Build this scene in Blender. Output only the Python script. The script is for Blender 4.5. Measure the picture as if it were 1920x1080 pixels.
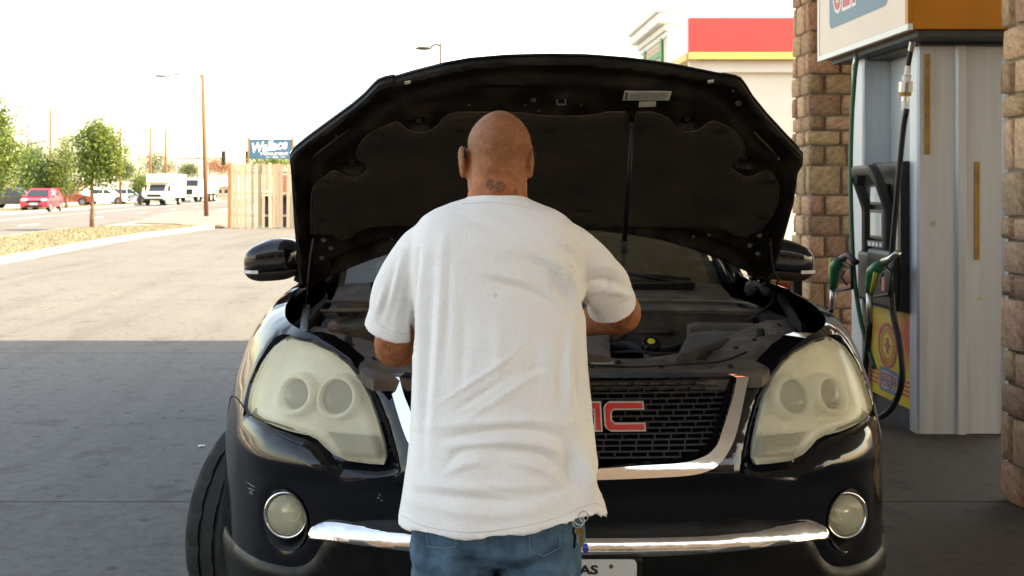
import bpy, bmesh, math, random
import numpy as np
from mathutils import Vector, Matrix, geometry
from mathutils import noise as mnoise

for _o in list(bpy.data.objects):
    bpy.data.objects.remove(_o, do_unlink=True)
SC = bpy.context.scene
COL = SC.collection
R = math.radians
random.seed(7)
np.random.seed(7)

# ------------------------------------------------------------------ camera
# world: +Y runs along the parked car, away from the photographer; camera at the origin, 1.48 m up
F, U0, V0, H = 1973.0, 855.0, 356.0, 1.48      # focal length and vanishing point in pixels of the 1920x1080 photo
cam_d = bpy.data.cameras.new('camera')
cam = bpy.data.objects.new('camera', cam_d)
COL.objects.link(cam)
cam.location = (0, 0, H)
cam.rotation_euler = (R(90), 0, 0)
cam_d.sensor_width = 36
cam_d.lens = F * 36 / 1920
cam_d.shift_x = (960 - U0) / 1920
cam_d.shift_y = -(540 - V0) / 1920
cam_d.clip_start = 0.05
cam_d.clip_end = 3000
cam_d.dof.use_dof = True
cam_d.dof.focus_distance = 2.55
cam_d.dof.aperture_fstop = 10
SC.camera = cam

# ------------------------------------------------------------------ sky, sun, exposure
SUN_EL, SUN_AZ = R(50), R(101)                 # azimuth measured from +Y towards +X
world = bpy.data.worlds.new('World')
SC.world = world
world.use_nodes = True
_nt = world.node_tree
_sky = _nt.nodes.new('ShaderNodeTexSky')
_sky.sky_type = 'NISHITA'
_sky.sun_disc = False
_sky.sun_elevation = SUN_EL
_sky.sun_rotation = SUN_AZ
_sky.air_density = 1.0
_sky.dust_density = 2.0
_sky.ozone_density = 0.6
_nt.nodes['Background'].inputs[1].default_value = 0.15
_nt.links.new(_sky.outputs[0], _nt.nodes['Background'].inputs[0])
sun_d = bpy.data.lights.new('sun', 'SUN')
sun_d.energy = 3.0
sun_d.angle = R(0.5)
sun_d.color = (1.0, 0.95, 0.87)
sun = bpy.data.objects.new('sun', sun_d)
COL.objects.link(sun)
_sv = Vector((math.sin(SUN_AZ) * math.cos(SUN_EL), math.cos(SUN_AZ) * math.cos(SUN_EL), math.sin(SUN_EL)))
sun.rotation_euler = _sv.to_track_quat('Z', 'Y').to_euler()
sun.location = (20, -10, 30)
SC.view_settings.view_transform = 'Standard'
SC.view_settings.look = 'None'
SC.view_settings.gamma = 1
SC.view_settings.exposure = 2.42
SC.view_settings.use_white_balance = True        # film balanced a little warm
SC.view_settings.white_balance_temperature = 9300
SC.view_settings.white_balance_tint = 10
SC.view_settings.use_curve_mapping = False
SC.render.engine = 'CYCLES'
SC.cycles.max_bounces = 8
SC.cycles.transparent_max_bounces = 24

# ------------------------------------------------------------------ helpers
def P(u, v, Y):
    """point at distance Y seen at photo pixel (u, v)"""
    return Vector(((u - U0) * Y / F, Y, H - (v - V0) * Y / F))

def PZ(u, v, z):
    """point at height z seen at photo pixel (u, v)"""
    return P(u, v, F * (H - z) / (v - V0))

def proj(p):
    return (U0 + F * p[0] / p[1], V0 - F * (p[2] - H) / p[1])

MATS = {}
def _ramp(nt, a, b, p0=0.3, p1=0.7):
    r = nt.nodes.new('ShaderNodeValToRGB')
    r.color_ramp.elements[0].position = p0
    r.color_ramp.elements[1].position = p1
    r.color_ramp.elements[0].color = (*a, 1)
    r.color_ramp.elements[1].color = (*b, 1)
    return r

def M(name, col, rough=.5, metal=0., var=.12, scale=6., bump=0., bscale=60., spec=.5, coat=0., col2=None,
      detail=6., rnd=0., p0=.3, p1=.7, alpha=1., trans=0., ior=1.45, coat_rough=.03, rvar=0., stretch=(1, 1, 1), sheen=0., sss=0.):
    m = bpy.data.materials.new(name)
    m.use_nodes = True
    nt = m.node_tree
    b = nt.nodes['Principled BSDF']
    tc = nt.nodes.new('ShaderNodeTexCoord')
    mp = nt.nodes.new('ShaderNodeMapping')
    mp.inputs['Scale'].default_value = stretch
    nt.links.new(tc.outputs['Object'], mp.inputs[0])
    n = nt.nodes.new('ShaderNodeTexNoise')
    n.inputs['Scale'].default_value = scale
    n.inputs['Detail'].default_value = detail
    nt.links.new(mp.outputs[0], n.inputs['Vector'])
    c1 = tuple(max(0, c * (1 - var)) for c in col)
    c2 = col2 if col2 else tuple(min(1, c * (1 + var)) for c in col)
    r = _ramp(nt, c1, c2, p0, p1)
    nt.links.new(n.outputs['Fac'], r.inputs[0])
    out = r.outputs[0]
    if rnd > 0:
        oi = nt.nodes.new('ShaderNodeObjectInfo')
        hs = nt.nodes.new('ShaderNodeHueSaturation')
        mr = nt.nodes.new('ShaderNodeMapRange')
        mr.inputs[3].default_value = 1 - rnd
        mr.inputs[4].default_value = 1 + rnd
        nt.links.new(oi.outputs['Random'], mr.inputs[0])
        nt.links.new(mr.outputs[0], hs.inputs['Value'])
        mr2 = nt.nodes.new('ShaderNodeMapRange')
        mr2.inputs[3].default_value = .5 - rnd * .05
        mr2.inputs[4].default_value = .5 + rnd * .05
        ml = nt.nodes.new('ShaderNodeMath'); ml.operation = 'FRACT'
        mu = nt.nodes.new('ShaderNodeMath'); mu.operation = 'MULTIPLY'; mu.inputs[1].default_value = 7.31
        nt.links.new(oi.outputs['Random'], mu.inputs[0]); nt.links.new(mu.outputs[0], ml.inputs[0])
        nt.links.new(ml.outputs[0], mr2.inputs[0]); nt.links.new(mr2.outputs[0], hs.inputs['Hue'])
        nt.links.new(out, hs.inputs['Color'])
        out = hs.outputs[0]
    nt.links.new(out, b.inputs['Base Color'])
    b.inputs['Roughness'].default_value = rough
    if rvar > 0:
        rr = nt.nodes.new('ShaderNodeMapRange')
        rr.inputs[1].default_value = .3; rr.inputs[2].default_value = .7
        rr.inputs[3].default_value = max(.02, rough - rvar); rr.inputs[4].default_value = min(1, rough + rvar)
        nt.links.new(n.outputs['Fac'], rr.inputs[0]); nt.links.new(rr.outputs[0], b.inputs['Roughness'])
    b.inputs['Metallic'].default_value = metal
    b.inputs['Specular IOR Level'].default_value = spec
    b.inputs['Coat Weight'].default_value = coat
    b.inputs['Coat Roughness'].default_value = coat_rough
    b.inputs['IOR'].default_value = ior
    b.inputs['Transmission Weight'].default_value = trans
    b.inputs['Alpha'].default_value = alpha
    if sheen: b.inputs['Sheen Weight'].default_value = sheen
    if sss:
        b.inputs['Subsurface Weight'].default_value = sss
        b.inputs['Subsurface Radius'].default_value = (.012, .004, .002)
        b.inputs['Subsurface Scale'].default_value = 1.0
    if bump > 0:
        n2 = nt.nodes.new('ShaderNodeTexNoise')
        n2.inputs['Scale'].default_value = bscale
        n2.inputs['Detail'].default_value = 8
        nt.links.new(mp.outputs[0], n2.inputs['Vector'])
        bp = nt.nodes.new('ShaderNodeBump')
        bp.inputs['Strength'].default_value = bump
        bp.inputs['Distance'].default_value = .01
        nt.links.new(n2.outputs['Fac'], bp.inputs['Height'])
        nt.links.new(bp.outputs[0], b.inputs['Normal'])
    MATS[name] = m
    return m

def obj(name, verts, faces, mat, parent=None, smooth=False, label=None, cat=None, group=None, kind=None):
    me = bpy.data.meshes.new(name)
    me.from_pydata([tuple(v) for v in verts], [], [tuple(f) for f in faces])
    me.validate(clean_customdata=False)
    me.update()
    if smooth:
        me.polygons.foreach_set('use_smooth', [True] * len(me.polygons))
    if mat: me.materials.append(mat)
    o = bpy.data.objects.new(name, me)
    COL.objects.link(o)
    if parent is not None:
        o.parent = parent
        o.matrix_parent_inverse = parent.matrix_basis.inverted()
    tag(o, label, cat, group, kind)
    return o

def tag(o, label=None, cat=None, group=None, kind=None):
    if label: o['label'] = label
    if cat: o['category'] = cat
    if group: o['group'] = group
    if kind: o['kind'] = kind
    return o

def thing(name, loc, label, cat, group=None):
    o = bpy.data.objects.new(name, None)
    o.empty_display_size = .1
    COL.objects.link(o)
    o.location = loc
    bpy_m = Matrix.Translation(Vector(loc))
    o.matrix_basis = bpy_m
    return tag(o, label, cat, group)

def copy_tree(o, parent=None):
    c = o.copy()
    COL.objects.link(c)
    if parent is not None: c.parent = parent
    for ch in list(o.children): copy_tree(ch, c)
    return c

class MB:
    """collects shapes, then becomes ONE mesh object"""
    def __init__(s): s.v = []; s.f = []
    def add(s, v, f):
        n = len(s.v)
        s.v += [Vector(p) for p in v]
        s.f += [tuple(i + n for i in q) for q in f]
        return s
    def box(s, lo, hi, M_=None, bev=0.):
        x0, y0, z0 = lo; x1, y1, z1 = hi
        if bev > 0:
            bm = bmesh.new()
            bmesh.ops.create_cube(bm, size=1)
            for v in bm.verts:
                v.co = Vector((x0 + (v.co.x + .5) * (x1 - x0), y0 + (v.co.y + .5) * (y1 - y0), z0 + (v.co.z + .5) * (z1 - z0)))
            bmesh.ops.bevel(bm, geom=bm.edges[:], offset=bev, segments=2, affect='EDGES', profile=.6)
            bm.verts.index_update()
            v = [q.co.copy() for q in bm.verts]; f = [[q.index for q in p.verts] for p in bm.faces]
            bm.free()
        else:
            v = [Vector(p) for p in ((x0, y0, z0), (x1, y0, z0), (x1, y1, z0), (x0, y1, z0), (x0, y0, z1), (x1, y0, z1), (x1, y1, z1), (x0, y1, z1))]
            f = [(0, 3, 2, 1), (4, 5, 6, 7), (0, 1, 5, 4), (1, 2, 6, 5), (2, 3, 7, 6), (3, 0, 4, 7)]
        if M_ is not None: v = [M_ @ p for p in v]
        return s.add(v, f)
    def tube(s, pts, rad, n=10, cap=True):
        pts = [Vector(p) for p in pts]
        rad = rad if isinstance(rad, (list, tuple)) else [rad] * len(pts)
        v = []; f = []
        t0 = (pts[1] - pts[0]).normalized()
        a = Vector((0, 0, 1)) if abs(t0.z) < .9 else Vector((1, 0, 0))
        nrm = t0.cross(a).normalized()
        for i, p in enumerate(pts):
            t = (pts[min(i + 1, len(pts) - 1)] - pts[max(i - 1, 0)]).normalized()
            nrm = (nrm - t * nrm.dot(t)).normalized()
            b = t.cross(nrm)
            for k in range(n):
                an = 2 * math.pi * k / n
                v.append(p + (nrm * math.cos(an) + b * math.sin(an)) * rad[i])
        for i in range(len(pts) - 1):
            for k in range(n):
                k2 = (k + 1) % n
                f.append((i * n + k, i * n + k2, (i + 1) * n + k2, (i + 1) * n + k))
        if cap:
            f.append(tuple(range(n - 1, -1, -1)))
            f.append(tuple((len(pts) - 1) * n + k for k in range(n)))
        return s.add(v, f)
    def rings(s, rings, cap=True, closed=False):
        n = len(rings[0]); v = [p for r in rings for p in r]; f = []
        m = len(rings)
        for i in range(m if closed else m - 1):
            j = (i + 1) % m
            for k in range(n):
                k2 = (k + 1) % n
                f.append((i * n + k, i * n + k2, j * n + k2, j * n + k))
        if cap and not closed:
            f.append(tuple(range(n - 1, -1, -1)))
            f.append(tuple((m - 1) * n + k for k in range(n)))
        return s.add(v, f)
    def lathe(s, prof, M_, n=24, cap=True):
        """prof: (radius, height) pairs about the local Z axis, placed by M_"""
        rs = [[M_ @ Vector((r * math.cos(2 * math.pi * k / n), r * math.sin(2 * math.pi * k / n), h)) for k in range(n)] for r, h in prof]
        return s.rings(rs, cap)
    def ball(s, c, r, n=10, m=7, M_=None):
        rx, ry, rz = r if isinstance(r, (tuple, list)) else (r, r, r)
        rs = []
        for i in range(m + 1):
            ph = -math.pi / 2 + math.pi * (i + .02) / (m + .04)
            rs.append([Vector((c[0] + rx * math.cos(ph) * math.cos(2 * math.pi * k / n), c[1] + ry * math.cos(ph) * math.sin(2 * math.pi * k / n), c[2] + rz * math.sin(ph))) for k in range(n)])
        if M_ is not None: rs = [[M_ @ p for p in r_] for r_ in rs]
        return s.rings(rs)
    def prism(s, poly, d):
        """poly: 3-D outline, d: extrusion vector"""
        n = len(poly); d = Vector(d)
        v = [Vector(p) for p in poly] + [Vector(p) + d for p in poly]
        f = [tuple(range(n - 1, -1, -1)), tuple(range(n, 2 * n))] + [(k, (k + 1) % n, n + (k + 1) % n, n + k) for k in range(n)]
        return s.add(v, f)
    def build(s, name, mat, parent=None, smooth=False, **kw):
        return obj(name, s.v, s.f, mat, parent, smooth, **kw)

def fix_normals(o):
    bm = bmesh.new(); bm.from_mesh(o.data)
    bmesh.ops.recalc_face_normals(bm, faces=bm.faces[:])
    bm.to_mesh(o.data); bm.free()
    return o

def autosmooth(o, ang=35):
    """smooth shading with sharp edges above the angle"""
    fix_normals(o)
    bm = bmesh.new(); bm.from_mesh(o.data)
    for f in bm.faces: f.smooth = True
    for e in bm.edges:
        if len(e.link_faces) == 2 and e.calc_face_angle(0) > R(ang): e.smooth = False
    bm.to_mesh(o.data); bm.free()
    return o

def catmull(pts, per=8, closed=False):
    pts = [np.array(p, float) for p in pts]
    n = len(pts); out = []
    segs = n if closed else n - 1
    for i in range(segs):
        if closed:
            p0, p1, p2, p3 = pts[(i - 1) % n], pts[i], pts[(i + 1) % n], pts[(i + 2) % n]
        else:
            p1, p2 = pts[i], pts[i + 1]
            p0 = pts[i - 1] if i > 0 else 2 * p1 - p2
            p3 = pts[i + 2] if i + 2 < n else 2 * p2 - p1
        for k in range(per):
            t = k / per
            out.append(.5 * ((2 * p1) + (-p0 + p2) * t + (2 * p0 - 5 * p1 + 4 * p2 - p3) * t * t + (-p0 + 3 * p1 - 3 * p2 + p3) * t ** 3))
    if not closed: out.append(pts[-1])
    return out

def resample(poly, step):
    out = []
    n = len(poly)
    for i in range(n):
        a = np.array(poly[i], float); b = np.array(poly[(i + 1) % n], float)
        k = max(1, int(round(np.linalg.norm(b - a) / step)))
        for j in range(k): out.append(a + (b - a) * j / k)
    return out

def inside(pts, poly):
    x, y = pts[:, 0], pts[:, 1]
    px = np.array([p[0] for p in poly]); py = np.array([p[1] for p in poly])
    r = np.zeros(len(pts), bool)
    n = len(poly); j = n - 1
    for i in range(n):
        with np.errstate(divide='ignore', invalid='ignore'):
            c = ((py[i] > y) != (py[j] > y)) & (x < (px[j] - px[i]) * (y - py[i]) / (py[j] - py[i] + 1e-30) + px[i])
        r ^= c
        j = i
    return r

def seg_dist(pts, poly):
    d = np.full(len(pts), 1e9)
    n = len(poly)
    for i in range(n):
        a = np.array(poly[i], float); b = np.array(poly[(i + 1) % n], float)
        ab = b - a; L = ab @ ab + 1e-20
        t = np.clip(((pts - a) @ ab) / L, 0, 1)
        d = np.minimum(d, np.linalg.norm(pts - (a + t[:, None] * ab), axis=1))
    return d

def fill2d(outer, holes=(), step=.02, cuts=()):
    """triangulate an outline with holes on a regular grid of inner points -> points, triangles, distance of each point to the outline"""
    outer = resample(outer, step); holes = [resample(h, step) for h in holes]
    vs = [Vector((p[0], p[1])) for p in outer]; es = [(i, (i + 1) % len(outer)) for i in range(len(outer))]
    for h in holes:
        n = len(vs)
        vs += [Vector((p[0], p[1])) for p in h]
        es += [(n + i, n + (i + 1) % len(h)) for i in range(len(h))]
    for c in cuts:
        n = len(vs)
        c = resample(list(c) + [c[-1]], step)[:-1] + [np.array(c[-1], float)]
        vs += [Vector((p[0], p[1])) for p in c]
        es += [(n + i, n + i + 1) for i in range(len(c) - 1)]
    A = np.array([[p[0], p[1]] for p in outer])
    lo, hi = A.min(0), A.max(0)
    gx = np.arange(lo[0] + step / 2, hi[0], step); gy = np.arange(lo[1] + step / 2, hi[1], step)
    if len(gx) and len(gy):
        g = np.array([(a, b) for b in gy for a in gx])
        k = inside(g, outer)
        for h in holes: k &= ~inside(g, h)
        g = g[k]
        if len(g):
            d = seg_dist(g, outer)
            for h in holes: d = np.minimum(d, seg_dist(g, h))
            g = g[d > step * .45]
            vs += [Vector((p[0], p[1])) for p in g]
    ov, oe, of, _, _, _ = geometry.delaunay_2d_cdt(vs, es, [], 0, 1e-6)
    pts = np.array([[p.x, p.y] for p in ov])
    tri = np.array([list(f) for f in of if len(f) == 3])
    c = pts[tri].mean(1)
    k = inside(c, outer)
    for h in holes: k &= ~inside(c, h)
    tri = tri[k]
    a = pts[tri]
    ar = (a[:, 1, 0] - a[:, 0, 0]) * (a[:, 2, 1] - a[:, 0, 1]) - (a[:, 2, 0] - a[:, 0, 0]) * (a[:, 1, 1] - a[:, 0, 1])
    tri[ar < 0] = tri[ar < 0][:, ::-1]
    d = seg_dist(pts, outer)
    for h in holes: d = np.minimum(d, seg_dist(pts, h))
    return pts, tri, d

def sheet(name, mapf, outer, holes=(), step=.02, top=0., bottom=-.01, edge=0., ew=.0, mat=None, parent=None, smooth=True, relief=None, **kw):
    """a solid sheet: outline in a 2-D domain laid on a surface by mapf(x, y, height); edge: how far the rim drops over the width ew"""
    pts, tri, d = fill2d(outer, holes, step)
    n = len(pts)
    V = []
    for i in range(n):
        h = top
        if edge and ew > 0:
            t = min(1, d[i] / ew)
            h = top - edge * (1 - t) ** 2
        if relief is not None: h += relief(pts[i][0], pts[i][1], d[i])
        V.append(mapf(pts[i][0], pts[i][1], h))
    for i in range(n): V.append(mapf(pts[i][0], pts[i][1], bottom))
    Fc = [tuple(t) for t in tri] + [tuple(t[::-1] + n) for t in tri]
    cnt = {}
    for t in tri:
        for a, b in ((t[0], t[1]), (t[1], t[2]), (t[2], t[0])):
            cnt[(a, b)] = 1
    for (a, b) in cnt:
        if (b, a) not in cnt: Fc.append((b, a, a + n, b + n))
    o = obj(name, V, Fc, mat, parent, **kw)
    if smooth: autosmooth(o, 40)
    else: fix_normals(o)
    return o

FONT_CACHE = {}
def text_mesh(s, size=1., bold=0., shear=0., extrude=.0, spacing=1.):
    cu = bpy.data.curves.new('lettering', 'FONT')
    cu.body = s; cu.size = size; cu.align_x = 'CENTER'; cu.align_y = 'CENTER'
    cu.offset = bold; cu.shear = shear; cu.extrude = extrude; cu.space_character = spacing
    cu.resolution_u = 3
    o = bpy.data.objects.new('lettering', cu)
    COL.objects.link(o)
    bpy.context.view_layer.update()
    dg = bpy.context.evaluated_depsgraph_get()
    me = o.evaluated_get(dg).to_mesh()
    v = [p.co.copy() for p in me.vertices]; f = [tuple(p.vertices) for p in me.polygons]
    o.evaluated_get(dg).to_mesh_clear()
    bpy.data.objects.remove(o, do_unlink=True)
    bpy.data.curves.remove(cu)
    return v, f

def lettering(name, s, M_, w=None, h=None, mat=None, parent=None, **kw):
    """flat print: text fitted to width w and height h, placed by M_ (local X right, Y up)"""
    v, f = text_mesh(s, 1., **{k: kw.pop(k) for k in list(kw) if k in ('bold', 'shear', 'extrude', 'spacing')})
    A = np.array([list(p) for p in v]); lo, hi = A.min(0), A.max(0); c = (lo + hi) / 2
    sx = w / (hi[0] - lo[0]) if w else None; sy = h / (hi[1] - lo[1]) if h else None
    sx = sx or sy; sy = sy or sx
    return obj(name, [M_ @ Vector(((p.x - c[0]) * sx, (p.y - c[1]) * sy, p.z)) for p in v], f, mat, parent, **kw)

def frame(o, x, y):
    """matrix with origin o, local X = x, local Y = y"""
    x = Vector(x).normalized(); y = Vector(y); y = (y - x * y.dot(x)).normalized(); z = x.cross(y)
    m = Matrix((x, y, z)).transposed().to_4x4(); m.translation = Vector(o)
    return m

def remesh(objs, voxel, smooth_it=4):
    """union of closed meshes through a voxel remesh -> verts (numpy), faces"""
    vs = []; fs = []
    for (v, f) in objs:
        n = len(vs); vs += [tuple(p) for p in v]; fs += [tuple(i + n for i in q) for q in f]
    me = bpy.data.meshes.new('tmp'); me.from_pydata(vs, [], fs); me.update()
    o = bpy.data.objects.new('tmp', me); COL.objects.link(o)
    bm = bmesh.new(); bm.from_mesh(me); bmesh.ops.recalc_face_normals(bm, faces=bm.faces[:]); bm.to_mesh(me); bm.free()
    md = o.modifiers.new('r', 'REMESH'); md.mode = 'VOXEL'; md.voxel_size = voxel; md.adaptivity = 0
    if smooth_it:
        ms = o.modifiers.new('s', 'SMOOTH'); ms.factor = .5; ms.iterations = smooth_it
    dg = bpy.context.evaluated_depsgraph_get()
    e = o.evaluated_get(dg).to_mesh()
    V = np.empty(len(e.vertices) * 3); e.vertices.foreach_get('co', V); V = V.reshape(-1, 3)
    Fc = [tuple(p.vertices) for p in e.polygons]
    N = np.empty(len(e.vertices) * 3); e.vertex_normals.foreach_get('vector', N); N = N.reshape(-1, 3)
    o.evaluated_get(dg).to_mesh_clear()
    bpy.data.objects.remove(o, do_unlink=True); bpy.data.meshes.remove(me)
    return V, Fc, N

# ================================================================== THE SETTING
def concrete(name, col, stain=.55, scale=1., pump_shade=False):
    m = bpy.data.materials.new(name); m.use_nodes = True
    nt = m.node_tree; b = nt.nodes['Principled BSDF']
    tc = nt.nodes.new('ShaderNodeTexCoord')
    geo = nt.nodes.new('ShaderNodeNewGeometry')
    def noise(s, d=8., rough=.55):
        n = nt.nodes.new('ShaderNodeTexNoise'); n.inputs['Scale'].default_value = s * scale; n.inputs['Detail'].default_value = d
        n.inputs['Roughness'].default_value = rough
        nt.links.new(geo.outputs['Position'], n.inputs['Vector']); return n
    def mix(a, bb, fac, mode='MULTIPLY'):
        x = nt.nodes.new('ShaderNodeMix'); x.data_type = 'RGBA'; x.blend_type = mode
        if isinstance(fac, float): x.inputs[0].default_value = fac
        else: nt.links.new(fac, x.inputs[0])
        for i, q in ((6, a), (7, bb)):
            if isinstance(q, tuple): x.inputs[i].default_value = (*q, 1)
            else: nt.links.new(q, x.inputs[i])
        return x.outputs[2]
    r1 = _ramp(nt, tuple(c * .90 for c in col), tuple(c * 1.08 for c in col), .3, .7)
    nt.links.new(noise(.45).outputs[0], r1.inputs[0])
    r2 = _ramp(nt, (.66, .65, .64), (1.2, 1.2, 1.2), .33, .67)
    nt.links.new(noise(14., 10., .7).outputs[0], r2.inputs[0])
    c = mix(r1.outputs[0], r2.outputs[0], .8)
    r3 = _ramp(nt, (1, 1, 1), (stain, stain * .97, stain * .94), .57, .68)       # drips and oil spots
    nt.links.new(noise(2.6, 5., .6).outputs[0], r3.inputs[0])
    c = mix(c, r3.outputs[0], .75)
    r4 = _ramp(nt, (.25, .24, .23), (1, 1, 1), .03, .075)                          # small gum spots
    vo = nt.nodes.new('ShaderNodeTexVoronoi'); vo.inputs['Scale'].default_value = 2.3 * scale; vo.voronoi_dimensions = '2D'
    nt.links.new(geo.outputs['Position'], vo.inputs['Vector']); nt.links.new(vo.outputs['Distance'], r4.inputs[0])
    c = mix(c, r4.outputs[0], .6)
    r6 = _ramp(nt, (.45, .44, .42), (1, 1, 1), .05, .12)                           # grit
    v2 = nt.nodes.new('ShaderNodeTexVoronoi'); v2.inputs['Scale'].default_value = 11 * scale; v2.voronoi_dimensions = '2D'
    nt.links.new(geo.outputs['Position'], v2.inputs['Vector']); nt.links.new(v2.outputs['Distance'], r6.inputs[0])
    c = mix(c, r6.outputs[0], .5)
    mp = nt.nodes.new('ShaderNodeMapping'); mp.inputs['Scale'].default_value = (1.3, .09, 1); nt.links.new(geo.outputs['Position'], mp.inputs[0])
    n7 = nt.nodes.new('ShaderNodeTexNoise'); n7.inputs['Scale'].default_value = 1.4; n7.inputs['Detail'].default_value = 5; nt.links.new(mp.outputs[0], n7.inputs[0])
    r7 = _ramp(nt, (1, 1, 1), (.80, .79, .78), .52, .66); nt.links.new(n7.outputs[0], r7.inputs[0])   # tyre marks along the lanes
    c = mix(c, r7.outputs[0], .8)
    if pump_shade:                                                                       # deeper shade round the pump island, painted into the colour
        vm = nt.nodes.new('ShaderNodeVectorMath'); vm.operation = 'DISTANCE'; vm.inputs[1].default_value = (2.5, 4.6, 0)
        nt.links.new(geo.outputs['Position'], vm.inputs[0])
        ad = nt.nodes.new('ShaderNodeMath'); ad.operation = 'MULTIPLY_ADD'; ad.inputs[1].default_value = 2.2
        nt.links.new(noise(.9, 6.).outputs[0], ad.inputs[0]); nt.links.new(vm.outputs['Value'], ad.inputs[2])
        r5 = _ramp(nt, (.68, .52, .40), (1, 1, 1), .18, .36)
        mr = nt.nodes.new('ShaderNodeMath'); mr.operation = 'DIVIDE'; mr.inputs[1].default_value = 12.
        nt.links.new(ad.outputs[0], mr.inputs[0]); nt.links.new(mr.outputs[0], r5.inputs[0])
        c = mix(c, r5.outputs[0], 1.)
    nt.links.new(c, b.inputs['Base Color'])
    b.inputs['Roughness'].default_value = .85
    bp = nt.nodes.new('ShaderNodeBump'); bp.inputs['Strength'].default_value = .25; bp.inputs['Distance'].default_value = .01
    nt.links.new(noise(60., 10., .7).outputs[0], bp.inputs['Height']); nt.links.new(bp.outputs[0], b.inputs['Normal'])
    return m

m_slab = concrete('lot_concrete', (.106, .103, .096), pump_shade=True)
m_curb = concrete('curb_concrete', (.42, .40, .36), .8)
m_lot2 = concrete('far_concrete', (.36, .345, .32), .8, .3)
m_joint = M('joint_dirt', (.07, .065, .06), .95)
m_asph = M('asphalt', (.10, .096, .092), .9, var=.18, scale=.5, bump=.3, bscale=40)
m_apron = M('worn_asphalt', (.15, .13, .115), .9, var=.2, scale=.8)
m_earth = M('dry_earth', (.33, .29, .23), .95, var=.2, scale=.05)
m_dirtgrass = M('dry_grass_soil', (.25, .215, .155), .95, var=.15, scale=1.2, col2=(.26, .235, .165))
m_paint = M('road_paint', (.75, .74, .7), .7, var=.2, scale=3.)

def flat(name, pts, z, mat, kind='structure', thick=0, parent=None):
    pts = [Vector((p[0], p[1], z)) for p in pts]
    if thick:
        return fix_normals(MB().prism(pts, (0, 0, -thick)).build(name, mat, parent, kind=kind))
    return obj(name, pts, [tuple(range(len(pts)))], mat, parent, kind=kind)

flat('ground', [(-1500, -400), (1500, -400), (1500, 2000), (-1500, 2000)], -.05, m_earth)
lot = flat('forecourt_pavement', [(-9.6, -40), (60, -40), (60, 60), (-9.2, 60)], -.022, m_joint)
# concrete slabs with open joints
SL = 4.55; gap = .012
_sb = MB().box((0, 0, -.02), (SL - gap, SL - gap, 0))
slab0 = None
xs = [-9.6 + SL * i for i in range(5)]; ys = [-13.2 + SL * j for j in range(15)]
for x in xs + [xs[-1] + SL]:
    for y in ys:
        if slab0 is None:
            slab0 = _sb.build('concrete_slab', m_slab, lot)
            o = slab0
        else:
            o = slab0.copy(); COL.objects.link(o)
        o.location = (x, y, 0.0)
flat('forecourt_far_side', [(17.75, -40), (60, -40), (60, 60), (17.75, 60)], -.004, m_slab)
# a long crack that wanders over the slab beside the front bumper
random.seed(3)
def crack(pix, w=.006):
    pts = []
    for (u, v), (u2, v2) in zip(pix[:-1], pix[1:]):
        for k in range(6):
            t = k / 6
            p = PZ(u + (u2 - u) * t, v + (v2 - v) * t, 0)
            pts.append(Vector((p.x + random.uniform(-.02, .02), p.y + random.uniform(-.03, .03), .0035)))
    V = []; Fc = []
    for i, p in enumerate(pts):
        ww = w * random.uniform(.3, 1.1)
        V += [p + Vector((0, -ww, 0)), p + Vector((ww * .4, ww, 0))]
        if i: Fc.append((2 * i - 2, 2 * i, 2 * i + 1, 2 * i - 1))
    return obj('pavement_crack', V, Fc, m_joint, lot)
crack([(1640, 930), (1690, 975), (1735, 1010), (1790, 1030), (1830, 1062), (1860, 1090)])
crack([(1700, 905), (1760, 925), (1850, 930)], .003)
crack([(-40, 590), (60, 600), (190, 598), (330, 612)], .004)

# ---- the road runs beside the forecourt, away to the left
RD = Vector((-.097, 1, 0)).normalized()
def road_x(y, x0): return x0 - .097 * (y - 33)
def strip(name, xa, xb, y0, y1, z, mat, kind='structure'):
    return flat(name, [(road_x(y0, xa), y0), (road_x(y0, xb), y0), (road_x(y1, xb), y1), (road_x(y1, xa), y1)], z, mat, kind)
strip('road', -24.6, -13.9, -60, 900, -.030, m_asph)
strip('far_verge', -29, -24.75, -60, 300, .03, m_dirtgrass)
flat('far_car_park', [(-160, -20), (road_x(-20, -29), -20), (road_x(260, -29), 260), (-160, 260)], .035, m_lot2)
for k in range(46):
    y = 20 + k * 12
    for xx in (-17.3, -20.8):
        if xx > -18:
            flat('lane_marking', [(road_x(y, xx), y), (road_x(y, xx) + .12, y), (road_x(y + 3, xx) + .12, y + 3), (road_x(y + 3, xx), y + 3)], -.026, m_paint)
        else:
            flat('lane_marking', [(road_x(y, xx), y), (road_x(y, xx) + .12, y), (road_x(y + 12, xx) + .12, y + 12), (road_x(y + 12, xx), y + 12)], -.026, m_paint)

def sweep_curb(name, path, w=.16, h=.13, z0=-.03):
    mb = MB(); V = []
    n = len(path)
    for i, p in enumerate(path):
        t = (Vector(path[min(i + 1, n - 1)]) - Vector(path[max(i - 1, 0)])).normalized()
        nr = Vector((t.y, -t.x, 0))
        c = Vector((p[0], p[1], 0))
        V.append([c + nr * (w / 2 + .03) + Vector((0, 0, z0)), c + nr * (w / 2) + Vector((0, 0, h - .03)), c + nr * (w / 2 - .03) + Vector((0, 0, h)),
                  c - nr * (w / 2) + Vector((0, 0, h)), c - nr * (w / 2) + Vector((0, 0, z0))])
    mb.rings(V)
    o = mb.build(name, m_curb); o['kind'] = 'structure'
    return autosmooth(o, 50)
cp = [(-8.6, 2), (-8.9, 12)] + [tuple(PZ(u, v, 0)[:2]) for (u, v) in ((0, 494), (120, 471), (230, 451), (300, 441), (345, 435), (375, 431), (398, 429))]
cp2 = [tuple(p) for p in catmull(cp, 5)]
sweep_curb('forecourt_curb', cp2)
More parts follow.
